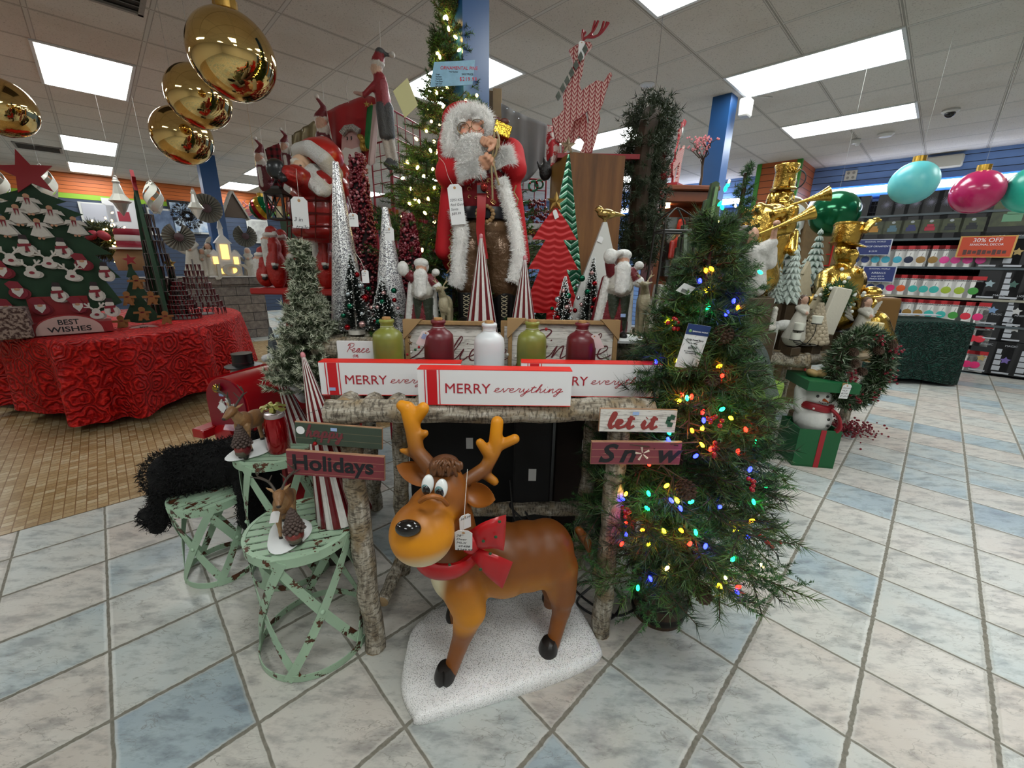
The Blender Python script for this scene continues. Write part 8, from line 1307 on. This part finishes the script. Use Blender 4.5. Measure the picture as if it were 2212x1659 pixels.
# ================================================================ RED CLOTH TABLE AND WOODEN DISPLAY TREES
RZ=.77;out=[(-4.7,3.5),(-4.26,3.33),(-3.75,3.17),(-3.39,3.17),(-3.2,3.45),(-3.1,3.95),(-3.14,4.5),(-3.5,5.25),(-4.1,5.7),(-4.9,5.4),(-5.3,4.5),(-5.1,3.8)]
draped('tablecloth','red rose-textured cloth in deep folds over the big round-ended table',out,RZ,.10,rose_mat('rose_red','#86060a','#b40c0e','#dc2a20',6.5),.08,10,.0)
t=thing('folding_table','table under the red rose cloth, black foot showing at the floor','table',(-4.1,4.3,0),.8);mb=MB();mb.lathe([(.75,RZ-.06),(.75,RZ-.03),(0,RZ-.03)],n=30);mb.build('tabletop',M('laminate'),t,0);f_=atz(176,918,0)-Vector((-4.1,4.3,0));c8,s8=math.cos(-.8),math.sin(-.8)
for x,y in((f_.x*c8-f_.y*s8,f_.x*s8+f_.y*c8),(.6,-.4),(-.5,.5),(.5,.5)):mb=MB();mb.tube([(x,y,0),(x,y,.06),(x*.9,y*.9,RZ-.06)],[.028,.022,.018],10);mb.build('leg',M('black_rubber'),t)
Q1=topq(atz(140,708,RZ+.05))[1]+.12
def pz(x,y,q):v=onq(x,y,q);return topq(v)[0],v.z
def qtree(nm,lb,px,q,axis,mat,starpx,star_r,cat='display tree',mirror=True,zb=None,starm=None):
 R=[pz(x,y,q)for x,y in px];ap,az=R[0];zb=R[-1][1]if zb is None else zb;t=thing(nm,lb,cat,rm(ap,q,RZ+.008),BR);o=[(p-ap,z-RZ)for p,z in R]
 pl=o+[(-a,b)for a,b in o[::-1][:-1]]if mirror else o;mb=MB();mb.prism(pl,.03);mb.build('cross_panel',mat,t,0);mb=MB();mb.prism([(0,o[0][1])]+[(a*.7,b)for a,b in o]+[(0,o[-1][1])],.03,R=R3(0,0,PI/2));mb.build('cross_panel',mat,t,0)
 if star_r:p,z=pz(*starpx,q);mb=MB();mb.prism([(x+p-ap,y+z-RZ)for x,y in star(5,star_r,star_r*.42,PI/2+.15)],.04,(0,-.03,0));mb.build('star',starm or M('star_red','#8c0f1c',.5),t,0)
 return t,ap
WGN=M('tree_paint_green','#123a20',.7,var=.3,vs=6)
Tt,ap1=qtree('display_tree','huge dark green wooden display tree with red star, hung with white ornaments',[(57,391),(90,418),(143,438),(121,444),(180,466),(150,475),(203,510),(175,512),(243,551),(205,553),(262,602),(225,604),(265,655),(180,690)],Q1,57,WGN,(60,378),.17)
b0,b1=pz(52,712,Q1),pz(230,712,Q1);mb=MB();mb.box(((b0[0]+b1[0])/2-ap1-.2,-.05,.045),((b1[0]-b0[0])+.5,.35,.09));mb.box(((b0[0]+b1[0])/2-ap1,.0,.17),(.36,.05,.26));mb.build('red_base',M('base_crimson','#8a0f18',.5),Tt,0)
def bw(par,x,y,q,w_,h,dy):
 p,z=pz(x,y,q);o=par.location;lp=Vector((p,0,0));X=p-topq(o)[0];Z=z-o.z;mb=MB();ol=[(X+w_/2*math.cos(a),Z-h/2+h*math.sin(a)**.8)for a in np.linspace(0,PI,20)];mb.prism(ol,.015,(0,dy,0));mb.build('name_plate',M('plate_pink','#b89a94',.6,var=.15,vs=6),par,0);mb=MB();mb.prism([(X+(a-X)*1.06,Z-h/2+(b-Z+h/2)*1.08-.004)for a,b in ol],.012,(0,dy+.004,0));mb.build('plate_edge',M('base_crimson'),par,0)
 text('BEST',h*.40,M('word_black','#15171c',.7),par,(X,dy-.0085,Z+h*.03),align='CENTER',bold=.001,ext=.0006);text('WISHES',h*.40,MC['word_black'],par,(X,dy-.0085,Z-h*.36),align='CENTER',bold=.001,ext=.0006,sx=1.25)
bw(Tt,152,695,Q1,pz(222,690,Q1)[0]-pz(82,700,Q1)[0],.15,-.235)
OW=M('ornament_white','#cdc9c2',.6,var=.1,vs=40);OR_=M('ornament_red','#7c1024',.6);OSK=M('ornament_skin','#b88a6c',.6)
def orn(kind,s=.075):
 t=thing('wooden_ornament','x','ornament',(0,0,0),BR,'wooden ornaments on the big green tree',scale=1);mb=MB()
 def P(nm,pl,mat,dy=0,th=.006):m=MB();m.prism([(x*s,z*s)for x,z in pl],th,(0,dy,0));return m.build(nm,mat,t,0)
 circ=lambda cx,cz,r,rz_=None,n=14:[(cx+r*math.cos(a),cz+(rz_ or r)*math.sin(a))for a in np.linspace(0,2*PI,n,endpoint=False)]
 if kind=='angel':b=[(-.75,-.65),(0,-.85),(.8,-.65),(.3,.35),(.85,.2),(.6,.7),(-.6,.7),(-.85,.2),(-.3,.35)];P('dress',b,OW);P('backing',[(x+.22,z-.1)for x,z in b],OW,.02);P('head',circ(0,.85,.25),OSK);P('scarf',[(-.2,.65),(.2,.65),(.12,.0),(.05,.55),(-.05,.55),(-.12,.0)],OR_,-.005);P('foot',circ(-.15,-.95,.12),OSK);P('foot',circ(.15,-.95,.12),OSK)
 elif kind=='snowman':P('body',circ(0,-.3,.62,.68),OW);P('backing',circ(.2,-.38,.62,.68),OW,.02);P('head',circ(0,.5,.4),OW,-.002);P('scarf',[(-.5,.3),(.5,.35),(.45,.1),(.2,.05),(.3,-.5),(-.05,-.45),(.0,.05),(-.5,.0)],OR_,-.006);P('hat',[(-.35,.8),(.35,.75),(.3,1.2),(-.2,1.25)],M('ornament_dark','#26141a',.6),-.004);P('star_mark',[(x*.16,z*.16-.5)for x,z in star()],M('ornament_dark'),-.005)
 elif kind=='reindeer':
  P('muzzle',circ(0,-.4,.62,.42),OW);P('backing',circ(.22,-.5,.62,.42),OW,.02);P('face',circ(0,.0,.38,.45),OW,-.001);P('nose',circ(0,-.3,.2,.16),OR_,-.006);m=MB()
  for q in(-1,1):m.tube([(q*.2*s,0,.3*s),(q*.6*s,0,.75*s),(q*.85*s,0,1.05*s)],.1*s,6);m.tube([(q*.5*s,0,.6*s),(q*.45*s,0,1.1*s)],.09*s,6);m.tube([(q*.45*s,0,.55*s),(q*.95*s,0,.6*s)],.09*s,6)
  m.build('antler',OW,t)
 elif kind=='santa':P('body',circ(0,-.3,.7,.62),OR_);P('backing',circ(.2,-.38,.7,.62),OR_,.02);P('hat',[(-.5,.1),(.5,.1),(.2,.9),(-.4,1.0),(-.8,.7)],OR_,.001);P('beard',[(-.42,.2),(.42,.2),(.4,-.2),(0,-.75),(-.4,-.2)],OW,-.006);P('face',circ(0,.1,.22,.14),OSK,-.01)
 else:GGB=M('ginger','#8a5a2a',.7,var=.2,vs=60);P('body',circ(0,-.1,.38,.5),GGB);P('backing',circ(.18,-.2,.5,.6),GGB,.02);P('head',circ(0,.6,.36),GGB,-.001);P('arm',[(-.9,.35),(.9,.35),(.95,.05),(-.95,.05)],GGB,.001);P('leg',[(-.6,-.9),(-.2,-.9),(0,-.4),(.2,-.9),(.6,-.9),(.4,-.2),(-.4,-.2)],GGB,.001);P('bow',[(-.2,.3),(.2,.15),(.2,.3),(-.2,.15)],OR_,-.006)
 return t
PL=dict(angel=[(61,442),(38,465),(111,467),(10,490),(84,495),(162,490)],snowman=[(54,533),(134,538),(227,589),(125,634),(206,632),(239,666)],reindeer=[(22,556),(104,563),(67,583),(155,591),(208,674)],santa=[(177,566),(38,627),(87,662),(168,659),(14,665),(2,582)])
WH=['highest','second highest','third highest','fourth highest','fifth highest','lowest']
for kind,L in PL.items():
 pr=orn(kind)
 for rank,(x,y)in enumerate(sorted(L,key=lambda a:(a[1],a[0]))):
  v=onq(x,y,Q1-.06);lb=f'{"white" if kind != "santa" else "dark red"} wooden {kind} ornament, {WH[rank]} {kind} on the big display tree'
  if rank==0:pr.location=v;pr['label']=lb
  else:dup(pr,v,BR,lb)
Q2=Q1+.02;Tg,ap2=qtree('display_tree','smaller green wooden display tree with gingerbread people and a red star',[(280,572),(300,600),(292,602),(322,640),(305,642),(350,690),(320,698)],Q2+.1,280,WGN,(280,563),.055);bw(Tg,310,708,Q2,.28,.075,-.2)
pr=orn('ginger',.07)
for i,(x,y)in enumerate(((295,610),(327,644),(275,645),(308,678),(358,686),(262,697))):
 v=onq(x,y,Q2);lb=f'brown gingerbread ornament, {WH[i]} on the smaller display tree'
 if i==0:pr.location=v;pr['label']=lb;pr['group']='gingerbread ornaments'
 else:dup(pr,v,BR,lb,'gingerbread ornaments')
Q3=Q1+.7;v0,v1=onq(303,400,Q3),onq(345,640,Q3);t=thing('display_tree','tall green wooden display tree seen edge-on, right of the gingerbread tree','display tree',(v1.x,v1.y,RZ+.008),BR);H=v0.z-RZ;mb=MB();mb.prism([(-.09,0),(.09,0)]+[(.085*(1-k/9)+(.02 if k%2 else 0),H*k/9)for k in range(1,9)]+[(0,H),(-.03,H*.9)],.04);mb.build('cross_panel',WGN,t,0);mb=MB();mb.prism([(-.4,0),(.4,0),(0,H)],.03,R=R3(0,0,PI/2));mb.build('cross_panel',WGN,t,0);mb=MB();mb.prism([(a,b+H+.02)for a,b in star(5,.11,.045)],.03,R=R3(0,0,PI/2));mb.build('star',M('star_red'),t,0)
def icicles(lb,base,top,Y,half,col):
 b=at(*base,Y);b.z=RZ;h=at(*top,Y).z-RZ;t=thing('icicle_rack',lb,'ornament rack',b);mb=MB();mb.tube([(0,0,0),(0,0,h)],.008,6);mb.lathe([(.12,.0),(.12,.008),(0,.02)],n=20);R=half/878*Y
 for k in range(8):r=R*(1-k/9.5);z=h*(k+1.2)/9;mb.tube([(r*math.cos(a),r*math.sin(a),z)for a in np.linspace(0,2*PI,16)],.003,5)
 mb.build('wire_stand',M('stand_grey','#6a6664',.5),t);m=[MB(),MB()]
 for k in range(8):
  r=R*(1-k/9.5);z=h*(k+1.2)/9;n=int(26*(1-k/12))
  for j in range(n):a=2*PI*j/n;L=h/9*rng.uniform(.9,1.3);m[int(rng.uniform()<.35)].tube([(r*math.cos(a),r*math.sin(a),z),(r*math.cos(a)*1.03,r*math.sin(a)*1.03,z-L)],[.010,.003],5)
 for mm,nm,c_ in zip(m,('dark_icicles','light_icicles'),col):o=mm.build(nm,M(nm+c_,c_,.3,coat=.3),t,60);o['kind']='stuff'
icicles('tall rack hung with brown and silver icicle ornaments, behind the edge-on tree',(368,690),(323,440),4.6,34,('#35191b','#564c4a'));icicles('rack hung with dark red icicle ornaments at the right end of the red table',(440,690),(412,560),4.9,42,('#4c0c16','#6a4446'));icicles('low rack of dark red icicle ornaments between the two taller ones',(400,695),(385,600),4.5,30,('#5c0e18','#2a1416'))
v=at(392,690,4.75);t=thing('display_tree','small green wooden tree with gold star between the icicle racks','display tree',(v.x,v.y,RZ+.005));H=at(392,575,4.75).z-RZ;mb=MB();mb.prism([(-.12,0),(.12,0),(.06,H*.45),(.08,H*.45),(0,H)]+[(-.08,H*.45),(-.06,H*.45)],.03);mb.build('cross_panel',WGN,t,0);mb=MB();mb.prism([(a,b+H+.02)for a,b in star(5,.07,.03)],.03);mb.build('star',M('star_gold'),t,0)
v=onq(16,690,Q1-.2);mb=MB();mb.box((0,0,.12),(.24,.2,.24),bev=.01);o=mb.build('basket',M('basket_mottle','#8c7a70',.8,col2='#3c2420',var=.1,vs=40),None,30);o.location=(v.x,v.y,RZ+.005);o.rotation_euler=(0,0,BR);tag(o,'mottled brown and cream box of trinkets at the left end of the red table','box')
t=thing('evergreen_arrangement','dark green leafy arrangement with a red bow behind the big display tree','floral arrangement',at(222,520,5.0));P,N=sph_pts((0,0,0),(.22,.15,.2),2200);P=P*rng.uniform(.4,1,(2200,1));tri_obj('foliage',fuzz(P,N,.09,.008,.8),M('needles_deep'),t);mb=MB();[mb.ell((.1+.07*s,-.15,.05),(.08,.03,.05),10,8,R3(0,s*.4,0))for s in(-1,1)];mb.build('bow',M('ornament_red'),t)
for i in range(40):pass
bulbs(t,[Vector((.25+rng.normal(0,.08),-.1,rng.normal(0,.16)))for _ in range(34)],['warm']*34,14,.008,'fairy_dot')
v=at(287,535,4.9);t=thing('hat_cushion','plush red and white striped top hat shape beside the fairy lights','plush',v,.2);mb=MB();[mb.lathe([(.13,z),(.14,z+.02),(.13,z+.07),(0,z+.07)],n=24,mi=k%2)for k,z in enumerate((.0,.07,.13))];mb.lathe([(.2,-.02),(.2,0),(0,0)],n=24,mi=1);mb.lathe([(.17,-.25),(.19,-.1),(.14,-.02)],n=24,mi=2);mb.build('plush_body',[M('mail_door'),M('felt_white','#c9c2bd',.9),M('tan_plush','#8c6a48',.9)],t)
FWH=M('finial_white','#b9b8ae',.35,coat=.3)
def finial(lb,x,y0,y1,Y,kind=0):
 a,b=at(x,y0,Y),at(x,y1,Y);h=a.z-b.z;t=thing('hanging_finial',lb,'hanging ornament',b,0,'white hanging finials');mb=MB()
 if kind==0:mb.lathe([(0,0),(h*.11,h*.20),(h*.17,h*.34),(h*.25,h*.40),(h*.13,h*.58),(h*.07,h*.85),(h*.09,h*.90),(h*.05,h*.95),(0,h*.96)],n=8);mb.build('body',FWH,t,20);mb=MB();mb.ell((0,0,h*.95),h*.06,10,8);mb.build('cap',M('white_plastic'),t)
 else:
  for q in range(4):strip([(h*.26*math.sin(PI*u)*math.cos(q*PI/2+u*3.2),h*.26*math.sin(PI*u)*math.sin(q*PI/2+u*3.2),h*u)for u in np.linspace(0.02,.98,16)],h*.2,.004,mb,nrm=lambda p:Vector((p.x,p.y,.01)))
  mb.build('body',FWH,t,60)
 mb=MB();mb.tube([(0,0,h*.97),(0,0,CZ-b.z)],.0007,4);mb.tube([(h*.05*math.cos(a_),0,h*1.0+h*.05*math.sin(a_))for a_ in np.linspace(0,2*PI,12)],.004,5);mb.build('hook',M('wire_clear'),t);return t
finial('white pointed finial hanging left of the edge-on green tree',268,384,468,4.6);finial('white spiral finial hanging right of the edge-on green tree',339,393,462,5.0,1);finial('small white pointed finial hanging beside the far blue column',428,410,475,6.2);finial('large white finial half hidden behind the red star, right side',108,358,440,4.9,1);finial('large white finial cut by the left edge of the photo',6,362,438,4.4,1);finial('thin white finial hanging behind the black lantern',580,415,470,4.8)
v=at(566,450,4.5);t=thing('striped_bauble','gold, green and red swirled bauble hanging left of the black lantern','bauble',v);mb=MB();mb.ell((0,0,0),.115,28,18);m_=NT('swirl_ball');sp=m_.node('ShaderNodeSeparateXYZ');m_.l.new(m_.pos(),sp.inputs[0]);k=m_.math('FRACT',m_.math('ADD',m_.math('MULTIPLY',sp.outputs[0],7),m_.math('MULTIPLY',sp.outputs[2],3)));r_=m_.ramp(k,[(0,'#b8942c'),(.34,'#0e6a40'),(.67,'#8c1420')]);r_.node.color_ramp.interpolation='CONSTANT';m_.set(Base_Color=r_,Roughness=.15,Metallic=.6);mb.build('ball',m_.m,t);mb=MB();mb.lathe([(.03,.11),(.03,.14),(0,.15)],n=14);mb.tube([(0,0,.15),(0,0,CZ-v.z)],.0012,4);mb.build('cap',CP,t)
sA,sB=topq(atz(440,738,0)),topq(atz(568,733,0));st=at(500,600,7.15).z;QS=8.75;pL,pR=topq(onq(300,650,QS))[0],topq(onq(574,650,QS))[0]
def stone_mat():
 t=NT('stone_block');sp=t.node('ShaderNodeSeparateXYZ');t.l.new(t.pos(),sp.inputs[0]);cb=t.node('ShaderNodeCombineXYZ');u=t.math('ADD',t.math('MULTIPLY',sp.outputs[0],PC),t.math('MULTIPLY',sp.outputs[1],PS));t.l.new(u,cb.inputs[0]);t.l.new(sp.outputs[2],cb.inputs[1]);b=t.node('ShaderNodeTexBrick');t.l.new(cb.outputs[0],b.inputs['Vector']);b.inputs['Scale'].default_value=1;b.inputs['Brick Width'].default_value=.42;b.inputs['Row Height'].default_value=.155;b.inputs['Mortar Size'].default_value=.006
 b.inputs['Color1'].default_value=(*lin('#857a70'),1);b.inputs['Color2'].default_value=(*lin('#6a6460'),1);b.inputs['Mortar'].default_value=(*lin('#3c3834'),1);n=t.noise(t.pos(),16,5,.65);c=t.mix(.6,b.outputs[0],t.ramp(n,[(.3,'#6a6460'),(.7,'#ffffff')]),'MULTIPLY');t.set(Base_Color=c,Roughness=.85);t.bump(t.math('SUBTRACT',n,b.outputs['Fac']),.6,.02);return t.m
mb=MB();pqbox(mb,pL,pR,QS,QS+.5,0,st-.12);SM=stone_mat();struct(mb.build('wall_stone_counter',SM,None,0));mb=MB();pqbox(mb,pL-.04,pR+.04,QS-.05,QS+.55,st-.12,st);struct(mb.build('trim_4',SM,None,0))
def onS(x,dy=.12):v=onq(x,598,QS+dy);return Vector((v.x,v.y,st+.002))
ch=thing('church_lamp','white lit church with JOY letters standing on the stone counter','lamp',onS(496,.05),BR);CWt=M('church_white','#c9c9c6',.5);mb=MB();mb.box((-.02,0,.17),(.44,.1,.34));mb.prism([(-.28,.34),(-.06,.34),(-.17,.46)],.11);mb.prism([(.02,.34),(.24,.34),(.13,.46)],.11);mb.box((-.02,0,.42),(.2,.12,.34));mb.prism([(-.15,.56),(.11,.56),(-.02,.72)],.14);mb.box((-.02,0,.75),(.06,.06,.12));mb.prism([(-.06,.80),(.02,.80),(-.02,.98)],.06);mb.box((.05,-.02,.012),(.72,.18,.024));mb.build('church',CWt,ch,20)
GLW=M('window_glow','#ffd890',.5,emit=1.4,ecol='#ffc86a');[(lambda m:(m.box((x,-.062-(.01 if w_>.1 else 0),z),(w_,.006,h)),m.build('lit_window',GLW,ch,0)))(MB())for x,z,w_,h in((-.02,.42,.11,.24),(-.17,.28,.07,.12),(.13,.28,.07,.12),(-.1,.1,.06,.08),(.1,.1,.08,.1))];text('JOY',.27,M('joy_grey','#a8a498',.5),ch,(-.2,-.12,.03),bold=.008,ext=.02,sx=1.3)
for x,h,hair,lb in((461,.56,'#2c2018','white angel with dark hair left of the JOY church'),(543,.50,'#b8b4ac','silver white angel right of the JOY church'),(446,.46,'#b8b4ac','pale angel at the left, half behind the far blue column')):
 b=onS(x,.08);t=robe_angel(lb,500,600,7.1,h*1.05,hair);t.location=b;t.rotation_euler=(0,0,BR*.6)
b=onS(426,.12);gl=robe_angel('clear glass angel with raised wings at the left end of the stone counter',500,600,7.1,.75,'#a8a8b0');gl.location=b;gl.rotation_euler=(0,0,.4)
def wall_pic(lb,x,y,w_,h,col,inner=None,q=QW-.06,frame='#b8b8b4'):
 v=onq(x,y,q);t=thing('framed_picture',lb,'picture',v,BR);mb=MB();mb.box((0,0,0),(w_,.03,h));mb.build('frame',M('picframe_'+frame[1:],frame,.5),t,0);mb=MB();mb.box((0,-.02,0),(w_*.86,.006,h*.86));mb.build('picture',M('pic_'+col[1:],col,.5,col2=inner or col,var=.2,vs=4),t,0);return t
f_=wall_pic('white framed print with a small red emblem on the navy wall',268,468,.62,.72,'#b4b2b4');mb=MB();mb.box((0,-.03,.0),(.2,.006,.2));mb.build('emblem',M('ornament_red'),f_,0);wall_pic('blue winter landscape picture in black frame on the navy wall',398,470,.55,.75,'#5c7ca4','#b4c0cc',frame='#16181c');wall_pic('blue and white picture beside the far blue column',434,480,.45,.55,'#7c98bc','#c4ccd4');wall_pic('pale canvas print on the navy wall above the evergreen arrangement',215,460,.6,.4,'#9c9ca4');wall_pic('dark storm-blue picture behind the spiral finial',352,480,.5,.6,'#3c4a64','#5a6a84');wall_pic('white canvas print left of the black lantern',558,500,.5,.6,'#b4b4b0','#8c8c8a')
v=onq(405,466,QW-1.6);t=thing('dark_wreath','dark brown feather wreath in front of the blue pictures','wreath',v,BR);P,N=path_pts([(.16*math.cos(a),0,.16*math.sin(a))for a in np.linspace(0,2*PI,20)],.09,1800);tri_obj('feathers',fuzz(P,N,.06,.008,.8),M('feather_dark','#1c1410',.9),t)
def fan(lb,x,y,q,r,a0,col='#77756c'):
 v=onq(x,y,q);t=thing('paper_fan',lb,'fan ornament',v,BR,'pleated grey fans');mb=MB();n=44;A_=np.linspace(a0+.35,a0+2*PI-.35,n);vs=[(0,0,0)];vs=[(rr*math.cos(a),(-.02 if i%2 else.02),rr*math.sin(a))for rr in(r*.28,r)for i,a in enumerate(A_)];mb.add(vs,[(i,i+1,n+i+1,n+i)for i in range(n-1)]);mb.add([(x_,y_+.01,z_)for x_,y_,z_ in vs],[(i,n+i,n+i+1,i+1)for i in range(n-1)]);mb.build('pleats',M('fan_grey',col,.6),t,0);mb=MB();mb.lathe([(r*.3,-.02),(r*.3,.02),(0,.03)],n=20,R=R3(PI/2));mb.build('centre_disc',M('disc_wine','#3c2024',.4),t)
fan('large pleated grey fan above the icicle racks',386,512,8.2,.2,PI/2);fan('pleated grey fan right of the far blue column',530,510,9.0,.19,PI/2);fan('pleated dark green fan beside the far blue column',446,450,8.6,.22,PI*.9,'#4c544e')
mb=MB();[mb.tube(catmull([(0,0,0),(rng.normal(0,.12),0,.12),(rng.normal(0,.3),0,rng.uniform(.1,.4))],4),.006,4)for _ in range(46)];o=mb.build('pink_branches',M('coral_pink','#b06a70',.6),None);o.location=onq(527,472,10.5);tag(o,'spray of pink coral-like twigs right of the far blue column','twigs')
v=onq(507,470,10);t=thing('wooden_house','small rustic wooden stable with steep roof behind the church','ornament',v,BR);mb=MB();mb.prism([(-.2,0),(.2,0),(.0,.42)],.2);mb.build('stable',M('rustic_brown','#4a3c30',.8),t,0);mb=MB();[mb.box((s*.12,0,.22),(.03,.24,.55),R3(0,-s*.44,0))for s in(-1,1)];mb.build('roof',M('roof_grey','#8c857c',.8),t,0)
GD2=M('fixture_dark','#1a1618',.8);v=at(640,560,3.9);t=thing('goods_fixture','dark stock fixture behind the round-bodied Santas','display fixture',(v.x,4.0,0),.1);mb=MB();mb.box((.45,.2,.8),(1.1,.04,1.6));[mb.box((.45,0,z),(1.1,.4,.02))for z in(.3,.7,1.1,1.5)];mb.build('shelf_unit',GD2,t,0)
pal=['#7c1420','#c4c0bc','#2c4a34','#8c6a3c','#4c5c78','#a03040','#b8a890','#b0b8c0']
for k in range(26):
 sx_,hh=rng.uniform(.04,.075),rng.uniform(.1,.26);r_,c_=divmod(k,9);z=(.71,1.11,1.51)[r_];x=-.05+c_*.12;mb=MB();(mb.lathe([(sx_*.9,0),(sx_,hh*.5),(sx_*.4,hh*.8),(sx_*.5,hh),(0,hh)],n=12)if k%3 else mb.box((0,0,hh/2),(sx_*1.6,.08,hh)));o=mb.build('trinket',M('trinket_'+pal[k%8][1:],pal[k%8],.45),None);o.location=(v.x+x,3.95+x*.1,z);tag(o,'small seasonal trinket standing on the dark fixture behind the Santas','trinket','trinkets on the dark fixture')
v=at(582,700,2.75);mb=MB();mb.lathe([(.09,0),(.01,.42),(0,.43)],n=6);o=mb.build('metal_cone',M('galvanised','#6a7278',.35,.8),None,20);o.location=(v.x,2.75,.55);tag(o,'grey metal cone tree under the left end of the red shelf','cone tree');mb=MB();mb.lathe([(.12,0),(.12,.55),(0,.55)],n=14);o=mb.build('plinth',M('box_brown'),None);o.location=(v.x,2.75,0);tag(o,'brown plinth under the grey metal cone','plinth')
